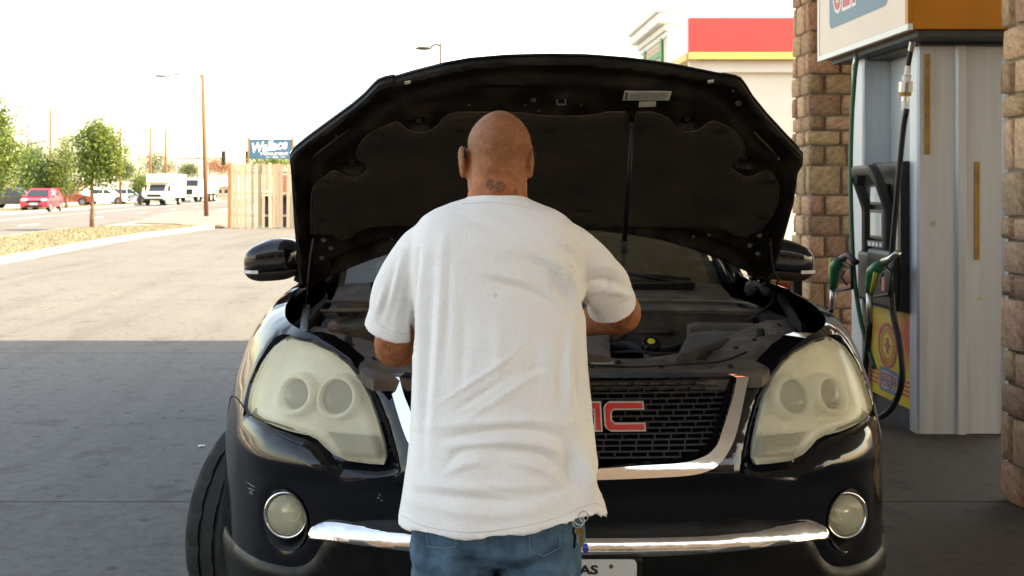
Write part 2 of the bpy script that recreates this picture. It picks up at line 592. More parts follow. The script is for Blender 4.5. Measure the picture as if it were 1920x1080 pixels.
rc = [(road_x(y, -13.75), y) for y in range(-20, 37, 3)] + [(-14.1, 38.5), (-13.6, 40.2), (-12.4, 41.4), (-11.2, 41.9)]
sweep_curb('road_curb', rc[::-1], h=.10)
sweep_curb('far_road_curb', [(road_x(y, -24.65), y) for y in range(-20, 240, 12)], h=.10)
gp = [(x - .06, y) for x, y in cp2] + [(-10.6, 41.6)] + [(x + .05, y) for x, y in rc[::-1]]
grass_soil = flat('grass_island', gp, .085, m_dirtgrass)
grass_soil2 = flat('asphalt_apron', [tuple(PZ(u, v, 0)[:2]) for (u, v) in ((250, 417.5), (292, 402), (330, 396), (440, 392), (440, 428), (400, 427), (330, 419))], -.012, m_apron)

# dry tufts of grass on the island
m_blade = M('dry_grass_blades', (.25, .215, .15), .9, var=.2, scale=.9, col2=(.22, .21, .125), rnd=0)
random.seed(5)
V = []; Fc = []
gpa = [np.array(q[:2], float) for q in gp]
cand = np.random.uniform((-16.5, 9), (-8.7, 41.5), (110000, 2))
cand = cand[inside(cand, gpa)][:46000]
for x, y in cand:
    hh = random.uniform(.015, .06); a = random.uniform(0, math.pi); w = .011
    dx, dy = math.cos(a) * w, math.sin(a) * w
    n = len(V)
    V += [(x - dx, y - dy, .08), (x + dx, y + dy, .08), (x + random.uniform(-.05, .05), y + random.uniform(-.05, .05), .085 + hh)]
    Fc.append((n, n + 1, n + 2))
obj('grass', V, Fc, m_blade, label='dry tan and green grass on the island between forecourt and road', cat='grass', kind='stuff')
V = []; Fc = []
for k in range(9000):
    y = random.uniform(40, 150); x = road_x(y, random.uniform(-28.8, -24.9))
    hh = random.uniform(.04, .12); a = random.uniform(0, math.pi); w = .035
    n = len(V)
    V += [(x - w * math.cos(a), y - w * math.sin(a), .028), (x + w * math.cos(a), y + w * math.sin(a), .028), (x + random.uniform(-.05, .05), y, .03 + hh)]
    Fc.append((n, n + 1, n + 2))
obj('verge_grass', V, Fc, m_blade, label='dry grass on the verge on the far side of the road', cat='grass', kind='stuff')

# ================================================================== CANOPY OVER THE PUMPS (above the frame; it casts the shade)
m_white = M('white_metal', (.72, .71, .69), .45, var=.04, scale=2)
m_soffit = M('soffit_panel', (.80, .78, .74), .5, var=.05, scale=2)
m_red = M('red_fascia', (.62, .05, .045), .45, var=.05, scale=3)
CX0, CX1, CY0, CY1, CZ = -1.1, 25, -7.0, 9.45, 4.6
canopy = thing('fuel_canopy', (6, 0, 0), 'flat roofed fuel station canopy carried by brown stone pillars above the pumps', 'canopy')
MB().box((CX0 + .1, CY0 + .1, CZ + .02), (CX1 - .1, CY1 - .1, CZ + .75)).build('roof_slab', m_white, canopy)
for (a, b) in (((CX0, CY0, CZ), (CX1, CY0 + .08, CZ + .95)), ((CX0, CY1 - .08, CZ), (CX1, CY1, CZ + .95)),
               ((CX0, CY0 + .085, CZ), (CX0 + .08, CY1 - .085, CZ + .95)), ((CX1 - .08, CY0 + .085, CZ), (CX1, CY1 - .085, CZ + .95))):
    MB().box(a, b, bev=.01).build('fascia', m_red, canopy)
mb = MB()
k = CX0 + .12
while k < CX1 - .3:
    mb.box((k, CY0 + .1, CZ - .012), (k + .39, CY1 - .1, CZ + .012)); k += .4
mb.build('soffit_panels', m_soffit, canopy)

# ---- the two stone clad pillars
m_mortar = M('mortar', (.24, .185, .135), .95, var=.2, scale=9, bump=.4)
m_stone = M('tan_stone', (.54, .30, .165), .9, var=.25, scale=7, bump=.9, bscale=28, rnd=.28, col2=(.68, .43, .27), detail=9)
def rough_stone(seed):
    """unit stone, face towards -Y, corners worn round"""
    rs = random.Random(seed)
    bm = bmesh.new(); bmesh.ops.create_cube(bm, size=1)
    bmesh.ops.subdivide_edges(bm, edges=bm.edges[:], cuts=2, use_grid_fill=True)
    for v in bm.verts:
        c = v.co
        e = sorted((abs(c.x), abs(c.y), abs(c.z)))
        if e[1] > .49: c *= .95 if e[0] > .49 else .975
        n = mnoise.noise_vector(c * 3.1 + Vector((seed * 7.3, seed, 0)))
        c += n * .035
    bm.verts.index_update()
    me = bpy.data.meshes.new('stone')
    bm.to_mesh(me); bm.free()
    for p in me.polygons: p.use_smooth = True
    me.materials.append(m_stone)
    return me
STONES = [rough_stone(i) for i in range(10)]
def stone_pillar(x0, x1, y0, y1, label, seed, ztop=3.25, inner=True):
    rs = random.Random(seed)
    t = thing('stone_pillar', ((x0 + x1) / 2, (y0 + y1) / 2, 0), label, 'pillar', 'stone clad canopy pillars')
    d = .020
    MB().box((x0 + d, y0 + d, -.02), (x1 - d, y1 - d, CZ + .01)).build('core', m_mortar, t)
    inv = t.matrix_basis.inverted()
    g = .013
    def stone(cx, cy, cz, sx, sy, sz):
        o = bpy.data.objects.new('stone', rs.choice(STONES)); COL.objects.link(o)
        o.parent = t; o.matrix_parent_inverse = inv
        o.location = (cx, cy, cz); o.scale = (sx, sy, sz)
        o.rotation_euler = (rs.uniform(-.02, .02), rs.uniform(-.02, .02), rs.uniform(-.02, .02))
    # corner stones wrap the edge; courses of uneven height between them
    z = 0.0
    row = 0
    while z < ztop:
        h = rs.choice((.11, .15, .19, .22, .16, .25))
        def run(a, b, split):
            cuts = [a]
            while cuts[-1] < b - .001:
                w = rs.choice(split)
                if b - cuts[-1] - w < .10: w = b - cuts[-1]
                cuts.append(cuts[-1] + w)
            return list(zip(cuts[:-1], cuts[1:]))
        cl = .24 if row % 2 else .12               # quoins alternate long and short on the front
        cs = .11 if row % 2 else .20
        dep = .10
        sub = [(z, h)] if h < .16 else None
        # front and back faces
        for (yy, sg) in ((y0, -1), (y1, 1)):
            for (a, b) in run(x0 + cl, x1 - cl, (.16, .22, .30, .36)):
                if h >= .17 and rs.random() < .35:
                    hh = h * rs.uniform(.4, .6)
                    parts = [(z, hh), (z + hh, h - hh)]
                else: parts = [(z, h)]
                for (zz, h2) in parts:
                    pr = rs.uniform(-.006, .012)
                    stone((a + b) / 2, yy - sg * (dep / 2 - pr), zz + h2 / 2, b - a - g, dep, h2 - g)
            if sg < 0 or True:
                for (xx, s2) in ((x0, 1), (x1, -1)):
                    pr = rs.uniform(0, .014)
                    stone(xx + s2 * (cl / 2 - pr), yy - sg * (cs / 2 - pr), z + h / 2, cl - g, cs - g, h - g)
        for (xx, s2) in ((x0, 1), (x1, -1)):
            a, b = y0 + cs, y1 - cs
            if b - a > .04:
                for (p, q) in run(a, b, (.12, .2)):
                    pr = rs.uniform(-.004, .012)
                    stone(xx + s2 * (dep / 2 - pr), (p + q) / 2, z + h / 2, dep, q - p - g, h - g)
        z += h; row += 1
    return t
stone_pillar(2.62, 3.5, 7.80, 8.20, 'brown rough stone pillar standing behind the fuel pump', 11)
stone_pillar(2.62, 3.5, 4.62, 5.05, 'brown rough stone pillar standing before the pale side of the pump', 23)

# ================================================================== BACKGROUND THINGS
m_stucco = M('cream_stucco', (.72, .66, .56), .85, var=.05, scale=2, bump=.2, bscale=90)
m_trim = M('pale_trim', (.74, .71, .65), .8, var=.04, scale=2)
m_yel = M('yellow_band', (.80, .52, .14), .5, var=.04, scale=3)
m_pink = M('pale_pink_panel', (.80, .62, .64), .5, var=.04, scale=2)
m_green = M('green_frame', (.04, .22, .06), .5, var=.1)
m_glassdark = M('dark_glass', (.03, .035, .04), .08, var=.2, scale=2, spec=.6)
m_tan = M('tan_soffit', (.55, .42, .28), .8, var=.06)

# ---- the store: red and yellow fascia box in front of a corniced tower
st = thing('store_building', (9, 22, 0), 'pale stucco store with red and yellow fascia behind the raised hood', 'building')
fy = 20.0; s = F / fy
fx0 = (1292 - U0) / s
zt, zm, zb = H + (V0 - 33) / s, H + (V0 - 98) / s, H + (V0 - 111) / s
MB().box((fx0, fy, zm), (19, fy + .12, zt), bev=.01).build('red_fascia', m_red, st)
MB().box((fx0 - .002, fy - .03, zb), (19, fy + .12, zm - .003), bev=.008).build('yellow_band', m_yel, st)
MB().box((fx0, fy + .124, zm), (fx0 + .1, fy + 2.1, zt), bev=.01).build('side_fascia', m_pink, st)
MB().box((fx0 - .03, fy + .124, zb), (fx0 + .1, fy + 2.1, zm - .003)).build('side_band', m_yel, st)
MB().box((fx0 + .11, fy + .13, zb + .05), (18.9, fy + 2.0, zt - .05)).build('fascia_core', m_trim, st)
MB().box((fx0 + .25, fy + .35, 0), (19, fy + 12, zb + .045)).build('front_wall', m_stucco, st)
MB().box((fx0 + .05, fy + .2, zb - .22), (19, fy + .345, zb - .003)).build('moulding', m_trim, st)
# tower
ty0, ty1 = 22.15, 25.3
tx0 = 4.46
MB().box((tx0, ty0, 0), (tx0 + 5, ty1, 5.30)).build('tower_wall', m_stucco, st)
for k, (d, a, b) in enumerate(((.05, 4.70, 4.82), (.10, 4.82, 4.96), (.24, 4.96, 5.18), (.30, 5.18, 5.34))):
    MB().box((tx0 - d, ty0 - d, a), (tx0 + 5 + d, ty1 + d, b - .002), bev=.035).build('cornice', m_trim, st)
wz1 = H + (V0 - 84) * 23 / F
w_ = MB().box((tx0 - .02, 22.75, wz1 - 1.9), (tx0 + .05, 24.6, wz1)).build('window', m_tan, st)
for (a, b) in (((22.60, 22.75), (wz1 - 1.9, wz1 + .1)), ((24.6, 24.75), (wz1 - 1.9, wz1 + .1))):
    MB().box((tx0 - .05, a[0], b[0]), (tx0 + .03, a[1], b[1])).build('frame', m_green, w_)
MB().box((tx0 - .045, 22.752, wz1 - .28), (tx0 + .03, 24.598, wz1 - .16)).build('frame', m_green, w_)

# ---- litter bin beside the far pillar (red with a yellow top)
m_binred = M('bin_red', (.55, .05, .03), .4, var=.12)
m_black = M('black_plastic', (.012, .012, .013), .45, var=.3, scale=14)
bx_ = (1446 - U0) * 7.25 / F
bn = thing('litter_bin', (bx_, 7.25, 0), 'red litter bin with yellow rim and black post beside the stone pillar', 'bin')
MB().lathe([(.11, .0), (.12, .02), (.132, .83), (.134, .85)], Matrix.Translation((bx_, 7.25, 0)), 20).build('body', m_binred, bn, smooth=True)
MB().lathe([(.136, .852), (.14, .86), (.14, .885), (.13, .895), (.05, .905)], Matrix.Translation((bx_, 7.25, 0)), 20).build('rim', m_yel, bn, smooth=True)
MB().box((bx_ + .142, 7.2, 0), (bx_ + .20, 7.3, .90), bev=.008).build('post', m_black, bn)

# ---- wooden picket fence, each board a piece
m_wood = M('weathered_cedar', (.42, .31, .20), .85, var=.22, scale=3, stretch=(9, 9, .8), bump=.35, bscale=14, rnd=.30, col2=(.55, .45, .33))
m_woodpost = M('fence_post_wood', (.32, .17, .08), .85, var=.25, scale=4, stretch=(6, 6, 1), bump=.3)
FY = 40.3
sf = F / FY
fence = thing('picket_fence', (-3, FY, 0), 'tall weathered wooden board fence with missing boards at the forecourt edge', 'fence')
random.seed(21)
_p = MB().box((-.5, -.5, 0), (.5, .5, 1), bev=.02)
board_me = _p.build('board', m_wood).data
bpy.data.objects.remove(bpy.data.objects['board'], do_unlink=True)
u = 434.0
gaps = ((494, 503), (529, 540))
skip = lambda q: any(a < q < b for a, b in gaps)
def board(x, w, z0, h, dy=0., rot=0.):
    o = bpy.data.objects.new('board', board_me); COL.objects.link(o)
    o.parent = fence; o.matrix_parent_inverse = fence.matrix_basis.inverted()
    o.location = (x, FY + dy, z0); o.scale = (w, .022, h); o.rotation_euler = (0, rot, 0)
while u < 1180:
    w = random.uniform(5.6, 7.8)
    if not skip(u + w / 2):
        board((u + w / 2 - U0) / sf, (w - .5) / sf, random.uniform(.0, .05), 2.44 + random.uniform(-.10, .06), random.uniform(-.03, .015), random.uniform(-.008, .008))
    elif u < 500:
        board((u + w / 2 - U0) / sf, (w - .7) / sf, 1.45, 1.0, -.01, .01)
    u += w + random.uniform(0, .6)
for z in (.45, 1.3, 2.1):
    MB().box(((434 - U0) / sf, FY + .02, z), (6.6, FY + .065, z + .09)).build('rail', m_wood, fence)
for k, uu in enumerate((431, 520, 630, 740, 860, 1000, 1150)):
    MB().box(((uu - 3.4 - U0) / sf, FY - .06 if k == 0 else FY + .07, -.02), ((uu + 3.4 - U0) / sf, FY + .10 if k == 0 else FY + .19, 2.5), bev=.012).build('post', m_woodpost, fence)

# things stored behind the fence, seen through the missing boards
m_bluepaint = M('blue_paint', (.015, .022, .045), .5, var=.2)
m_brick = M('red_granite', (.42, .17, .12), .6, var=.3, scale=12)
sh = thing('storage_crate', ((499 - U0) * 42 / F, 42, 0), 'dark blue crate standing behind the gap in the board fence', 'crate')
x0 = (490 - U0) * 42 / F; x1 = (548 - U0) * 42 / F
MB().box((x0, 41.8, -.02), (x1, 42.8, 1.15), bev=.03).build('body', m_bluepaint, sh)
MB().box((x0 - .04, 41.76, 1.152), (x1 + .04, 42.84, 1.24), bev=.02).build('lid', m_black, sh)
gr = MB().box((x0 + .5, 42.0, 1.245), (x1 - .1, 42.4, 2.1), bev=.05).build('granite_block', m_brick)
tag(gr, 'reddish granite block set on the blue crate behind the fence', 'stone')

# ---- the blue sign on two posts
SY = 62.0; ss = F / SY
m_signblue = M('sign_blue', (.045, .125, .20), .5, var=.08, scale=2)
m_lett = M('white_lettering', (.80, .80, .77), .5, var=.03)
sg = thing('roadside_sign', ((507 - U0) / ss, SY, 0), 'blue sign with white script lettering on two posts above the fence', 'sign')
sx0, sx1 = (467.5 - U0) / ss, (547.5 - U0) / ss
sz0, sz1 = H + (V0 - 298) / ss, H + (V0 - 261) / ss
MB().box((sx0, SY, sz0), (sx1, SY + .12, sz1), bev=.015).build('panel', m_signblue, sg)
for a in (sx0 - .05, sx1 + .05):
    MB().box((a - .05, SY - .01, -.05), (a + .05, SY + .14, sz1 + .12)).build('post', m_woodpost, sg)
def sgn_mat(uu, vv): return frame((( uu - U0) / ss, SY - .006, H + (V0 - vv) / ss), (1, 0, 0), (0, 0, 1))
lettering('lettering', 'Wallace', sgn_mat(506, 273.5) @ Matrix.Rotation(R(7), 4, 'Z'), w=66 / ss, h=19 / ss, bold=.028, shear=.35, mat=m_lett, parent=sg)
lettering('lettering', 'MONUMENT', sgn_mat(515, 288.3), w=52 / ss, h=5.6 / ss, bold=.02, mat=m_lett, parent=sg)
lettering('lettering', 'CO.', sgn_mat(517, 294.6), w=11 / ss, h=4 / ss, bold=.02, mat=m_lett, parent=sg)
for (a, b) in ((499, 508), (526, 535)):
    MB().box(((a - U0) / ss, SY - .008, H + (V0 - 295) / ss), ((b - U0) / ss, SY - .002, H + (V0 - 294.2) / ss)).build('rule', m_lett, sg)

# ---- poles
m_polewood = M('pole_wood', (.19, .085, .042), .85, var=.2, scale=4, stretch=(5, 5, .5), bump=.3)
m_polegrey = M('grey_pole', (.20, .19, .18), .6, var=.08)
m_poledark = M('dark_bronze_pole', (.045, .035, .022), .6, var=.1)
m_lamp = M('lamp_head', (.22, .22, .21), .4, var=.05)
def pole(name, u, vb, vt, label, cat, rpx=3.2, lean=0., mat=None, arm=None, Y=None, group=None, cross=None):
    if Y is None: Y = F * H / (vb - V0)
    sc = F / Y
    base = Vector(((u - U0) / sc, Y, 0))
    ht = H + (V0 - vt) / sc
    t = thing(name, base, label, cat, group)
    top = base + Vector((lean / sc, 0, ht))
    MB().tube([base + Vector((0, 0, -.1)), base.lerp(top, .5), top], [rpx / sc, rpx / sc * .9, rpx / sc * .75], 10).build('shaft', mat or m_polewood, t, smooth=True)
    if arm:
        du, dv = arm       # arm tip in pixels from the top
        a0 = top + Vector((0, 0, -.12)); a1 = a0 + Vector((du / sc, -.15, -dv / sc))
        mid = a0.lerp(a1, .55) + Vector((0, 0, .12))
        MB().tube([a0, a0.lerp(mid, .6) + Vector((0, 0, .05)), mid, a1], [.055, .05, .05, .045], 8).build('arm', m_poledark if mat is m_poledark else m_polegrey, t, smooth=True)
        sg_ = 1 if du > 0 else -1
        hd = MB()
        hd.ball(a1 + Vector((sg_ * .3, 0, -.02)), (.42, .16, .10), 12, 6)
        hd.build('lamp_head', m_poledark if mat is m_poledark else m_lamp, t, smooth=True)
    if cross:
        MB().box((top.x - cross / 2, Y - .06, top.z - .6), (top.x + cross / 2, Y + .06, top.z - .48)).build('crossarm', mat or m_polewood, t)
        for q in (-.9, -.45, .45, .9):
            MB().lathe([(.04, 0), (.05, .05), (.03, .13)], Matrix.Translation((top.x + q * cross / 2, Y, top.z - .48)), 8).build('insulator', m_polegrey, t)
    return t
pole('street_lamp', 387, 405, 140, 'brown wooden street lamp pole with long arm beside the board fence', 'street lamp', 4.3, -7, arm=(-66, -2), group=None)
pole('street_lamp', 826, 400, 82, 'slim street lamp rising behind the raised hood', 'street lamp', 2.8, 0, m_poledark, arm=(-20, 4), Y=52)
pole('utility_pole', 94, 0, 205, 'wooden utility pole rising above the trees across the road', 'utility pole', 2.6, 1, Y=95)
pole('street_lamp', 226, 0, 240, 'wooden street lamp pole with arm beside the small tree', 'street lamp', 2.4, -1, arm=(42, 2), Y=99)
pole('utility_pole', 282, 0, 240, 'wooden utility pole behind the moving truck, left of its pair', 'utility pole', 2.6, 0, Y=150, cross=None)
pole('utility_pole', 311, 0, 241, 'wooden utility pole behind the moving truck, right of its pair', 'utility pole', 2.6, 0, Y=152)
pole('utility_pole', 371, 0, 256, 'thin distant utility pole with crossarm near the brown lamp pole', 'utility pole', 1.6, 0, Y=190, cross=2.2, mat=m_polegrey)
pole('utility_pole', 393, 0, 246, 'very thin pale distant pole beside the brown lamp pole', 'utility pole', 1.0, 0, Y=200, mat=m_polegrey)
# wires
m_wire = M('wire', (.05, .05, .05), .6)
def wire(a, b, sag, label, r=.022):
    r *= 1.7
    a, b = Vector(a), Vector(b)
    pts = [a.lerp(b, k / 14) - Vector((0, 0, sag * 4 * (k / 14) * (1 - k / 14))) for k in range(15)]
    o = MB().tube(pts, r, 5).build('overhead_wire', m_wire)
    tag(o, label, 'wire', 'overhead wires across the road')
wire(P(-60, 275, 95), P(94, 262, 95), .35, 'overhead wire running left from the pole above the trees', .03)
wire(P(226, 283, 99), P(311, 276, 152), .8, 'overhead wire between the lamp pole and the paired utility poles', .03)
wire(P(311, 276, 152), P(560, 300, 190), 1.6, 'overhead wire from the paired poles towards the blue sign', .035)
wire(P(94, 232, 95), P(226, 262, 99), .9, 'overhead wire between the tree pole and the lamp pole', .02)

# ---- traffic signals on a mast arm
TY = 130.0; ts = F / TY
m_sig = M('signal_black', (.02, .02, .018), .5)
tm = thing('traffic_signal', ((330 - U0) / ts, TY, 0), 'grey mast arm with two black traffic signal heads over the road', 'traffic light')
MB().tube([P(330, V0 + H * ts, TY) - Vector((0, 0, .1)), P(330, 286, TY)], [.16, .11], 10).build('mast', m_polegrey, tm, smooth=True)
MB().tube([P(330, 298, TY), P(400, 296.5, TY), P(472, 296, TY)], [.09, .07, .05], 8).build('arm', m_polegrey, tm, smooth=True)
m_lred = M('signal_lens_red', (.25, .02, .02), .3); m_lamb = M('signal_lens_amber', (.3, .15, .02), .3); m_lgrn = M('signal_lens_green', (.02, .2, .08), .3)
for uu in (419, 464):
    c = P(uu, 296, TY - .15)
    hd = MB().box((c.x - .24, TY - .22, c.z - .85), (c.x + .24, TY + .02, c.z + .85), bev=.04).build('signal_head', m_sig, tm)
    for k, ml in enumerate((m_lred, m_lamb, m_lgrn)):
        mm = Matrix.Translation((c.x, TY - .225, c.z + .53 - .53 * k)) @ Matrix.Rotation(R(90), 4, 'X')
        MB().lathe([(.15, -.02), (.15, .01), (.05, .03)], mm, 12).build('lens', ml, hd)
        MB().lathe([(.18, 0), (.19, .2), (.175, .2), (.17, 0)], mm, 12, cap=False).build('visor', m_sig, hd)

# ---- trees
def leafmat(name, c, c2):
    m = M(name, c, .6, var=.35, scale=1.6, col2=c2, detail=3)
    b = m.node_tree.nodes['Principled BSDF']
    b.inputs['Subsurface Weight'].default_value = 0
    nt = m.node_tree
    tr = nt.nodes.new('ShaderNodeBsdfTranslucent'); mx = nt.nodes.new('ShaderNodeMixShader'); mx.inputs[0].default_value = .35
    src = b.inputs['Base Color'].links[0].from_socket
    nt.links.new(src, tr.inputs[0])
    out = nt.nodes['Material Output']
    nt.links.new(b.outputs[0], mx.inputs[1]); nt.links.new(tr.outputs[0], mx.inputs[2]); nt.links.new(mx.outputs[0], out.inputs[0])
    return m
m_leafA = leafmat('leaf_yellow_green', (.075, .135, .02), (.19, .26, .05))
m_leafB = leafmat('leaf_green', (.045, .10, .02), (.11, .18, .04))
m_leafC = leafmat('leaf_olive', (.06, .085, .03), (.13, .16, .06))
m_bark = M('bark', (.20, .12, .075), .9, var=.3, scale=6, stretch=(4, 4, 1), bump=.5)

def tree(name, base, label, trunk_h, blobs, leaf, nleaf, mat, trunk_r=.09, seed=1, cat='tree', group=None, lean=0.):
    """blobs: (dx, dy, z, rx, ry, rz) crown lobes; leaves are small quads clumped on twigs through the lobes"""
    rs = random.Random(seed)
    base = Vector(base)
    t = thing(name, base, label, cat, group)
    tb = MB()
    top = base + Vector((lean, 0, trunk_h))
    hi = max(b[2] for b in blobs)
    crown_top = base + Vector((lean, 0, hi))
    tb.tube([base - Vector((0, 0, .05)), base.lerp(top, .5) + Vector((.02, 0, 0)), top, top.lerp(crown_top, .6), crown_top], [trunk_r * 1.25, trunk_r, trunk_r * .85, trunk_r * .5, trunk_r * .15], 8)
    for b in blobs:
        c = base + Vector((b[0], b[1], b[2]))
        s0 = top.lerp(crown_top, rs.uniform(0, .5))
        mid = s0.lerp(c, .5) + Vector((0, 0, -.1 * b[5]))
        tb.tube([s0, mid, c, c + Vector((b[0] * .3, b[1] * .3, b[5] * .6))], [trunk_r * .45, trunk_r * .32, trunk_r * .2, trunk_r * .06], 6)
    tb.build('trunk', m_bark, t, smooth=True)
    V = []; Fc = []
    vol = [b[3] * b[4] * b[5] for b in blobs]; tot = sum(vol)
    for b, vv in zip(blobs, vol):
        n = int(nleaf * vv / tot)
        ncl = max(6, n // 22)
        for c in range(ncl):
            while True:
                d = Vector((rs.uniform(-1, 1), rs.uniform(-1, 1), rs.uniform(-1, 1)))
                if d.length < 1: break
            rr = d.length ** .45 if d.length > 0 else 0
            d = d.normalized() * rr * rs.uniform(.82, 1.12)
            cc = base + Vector((b[0] + d.x * b[3], b[1] + d.y * b[4], b[2] + d.z * b[5]))
            cr = leaf * rs.uniform(2.2, 4.2)
            for q in range(22):
                p = cc + Vector((rs.gauss(0, .5), rs.gauss(0, .5), rs.gauss(0, .42))) * cr
                a = Vector((rs.gauss(0, 1), rs.gauss(0, 1), rs.gauss(-.4, .8))).normalized()
                bb = a.cross(Vector((rs.gauss(0, 1), rs.gauss(0, 1), rs.gauss(0, 1)))).normalized()
                L = leaf * rs.uniform(.6, 1.25); W = L * .42
                k = len(V)
                V += [p - a * L * .5, p + bb * W * .5, p + a * L * .5, p - bb * W * .5]
                Fc.append((k, k + 1, k + 2, k + 3))
    obj('crown', V, Fc, mat, t)
    return t

def gp_(u, v): return PZ(u, v, 0)
b = gp_(172, 431); sc_ = F / b.y
def px(du, dv, r): return du / sc_, (431 - dv) / sc_, r / sc_
BL = []
for (uu, vv, ru, rv) in ((178, 258, 26, 22), (205, 265, 18, 18), (160, 275, 18, 22), (196, 295, 27, 24), (168, 305, 24, 22), (205, 325, 20, 18), (182, 335, 26, 16), (155, 330, 14, 20), (214, 290, 11, 20), (150, 356, 10, 14), (186, 245, 14, 10)):
    BL.append(((uu - 172) / sc_, random.uniform(-.35, .35), (431 - vv) / sc_, ru / sc_, min(ru, rv) / sc_ * 1.0, rv / sc_))
tree('young_tree', b + Vector((0, 0, .08)), 'young leafy tree with slim trunk on the grass island by the road', 1.55, BL, .14, 9000, m_leafA, .075, 4)
def crown_px(u0, v0, Y, lst, zc=0):
    sc = F / Y
    return [((uu - u0) / sc, random.uniform(-.5, .5), H + (V0 - vv) / sc, ru / sc, ru / sc, rv / sc) for (uu, vv, ru, rv) in lst]
random.seed(9)
tree('street_tree', P(-22, V0 + H * F / 45, 45), 'big bright green street tree beside the road, cut by the picture edge', 2.0,
     crown_px(-22, 0, 45, ((-20, 215, 36, 34), (8, 245, 22, 34), (-10, 290, 44, 36), (18, 300, 22, 30), (10, 335, 30, 26), (-40, 330, 40, 36), (-45, 260, 40, 50), (22, 270, 12, 18))), .17, 14000, m_leafA, .14, 6)
tree('street_tree', P(92, V0 + H * F / 80, 80), 'mid green street tree behind the red car', 2.0,
     crown_px(92, 0, 80, ((70, 300, 26, 26), (58, 330, 24, 26), (95, 325, 26, 24), (78, 350, 28, 20), (112, 300, 16, 20), (105, 350, 22, 18))), .20, 8000, m_leafB, .12, 8)
tree('street_tree', P(124, V0 + H * F / 79, 79), 'loose yellow green street tree just left of the young tree', 1.8,
     crown_px(124, 0, 79, ((120, 272, 14, 16), (128, 300, 16, 24), (118, 330, 18, 22), (130, 350, 12, 14), (108, 300, 10, 16), (136, 258, 7, 8))), .17, 5000, m_leafA, .10, 12)
tree('conifer_tree', P(52, V0 + H * F / 130, 130), 'distant pointed conifer top rising above the trees', 3.0,
     crown_px(52, 0, 130, ((51, 256, 4, 12), (51, 275, 7, 14), (52, 300, 11, 22), (52, 325, 14, 22))), .35, 2500, m_leafC, .16, 14)
for k, (uu, Y, lst, lab) in enumerate((
    (285, 165, ((275, 312, 18, 20), (300, 308, 22, 20), (322, 318, 16, 14), (290, 300, 14, 14)), 'olive green tree behind the paired utility poles'),
    (354, 210, ((354, 318, 14, 10), (346, 322, 9, 8), (362, 322, 8, 8)), 'small distant tree by the brown lamp pole'),
    (262, 105, ((262, 345, 10, 12), (258, 355, 8, 8), (268, 335, 7, 9)), 'little tree in front of the parked blue pickup'),
    (236, 170, ((236, 318, 12, 16), (226, 325, 8, 10)), 'distant tree half hidden by the young tree'),
    (410, 200, ((405, 312, 16, 12), (425, 316, 12, 9)), 'reddish brown distant tree behind the traffic signal'),
    (505, 90, ((490, 308, 20, 8), (525, 306, 22, 8), (508, 302, 16, 6)), 'green treetop showing over the fence under the blue sign'))):
    m_ = m_leafC if k in (0, 1, 3) else (m_leafA if k in (2, 5) else M('leaf_rust', (.28, .12, .06), .7, var=.4, scale=1.5))
    tree('street_tree', P(uu, V0 + H * F / Y, Y), lab, 1.5, crown_px(uu, 0, Y, lst), .32 if Y > 120 else .2, 2600, m_, .12, 30 + k)

# ---- far buildings
m_far_white = M('far_white_wall', (.68, .66, .62), .8, var=.05, scale=.5)
m_far_tan = M('far_tan_wall', (.48, .35, .25), .8, var=.1, scale=.5)
m_far_roof = M('far_roof', (.30, .17, .12), .8, var=.1, scale=.5)
def shop(name, u0, u1, v1, Y, label, wall, depth=12, roof=None, vb=None, wins=4):
    sc = F / Y; x0, x1 = (u0 - U0) / sc, (u1 - U0) / sc; z1 = H + (V0 - v1) / sc
    t = thing(name, ((x0 + x1) / 2, Y + depth / 2, 0), label, 'building')
    MB().box((x0, Y, -.05), (x1, Y + depth, z1)).build('wall', wall, t)
    MB().box((x0 - .2, Y - .3, z1 + .003), (x1 + .2, Y + depth + .2, z1 + .35), bev=.03).build('roof', roof or m_trim, t)
    n = wins; w = (x1 - x0) / n
    for k in range(n):
        wd = MB().box((x0 + w * (k + .2), Y - .03, .9), (x0 + w * (k + .8), Y + .02, min(z1 - .5, 2.4))).build('window', m_glassdark, t)
        MB().box((x0 + w * (k + .18), Y - .06, .8), (x0 + w * (k + .82), Y - .001, .895)).build('sill', m_trim, wd)
    return t
shop('far_shop', 176, 264, 346, 135, 'low white building behind the parked cars across the road', m_far_white)
shop('far_shop', -30, 150, 338, 150, 'long pale building hidden behind the street trees', m_far_tan)
shop('far_shop', 393, 440, 334, 175, 'pale shop with red brown frontage beyond the traffic signals', m_far_white, roof=m_far_white, wins=3)
shop('far_house', 405, 432, 350, 168, 'small red brown kiosk before the far pale shop', m_far_tan, 5, m_far_white, wins=2)
shop('far_shop', 255, 330, 340, 230, 'distant white building behind the moving truck', m_far_white, wins=3)

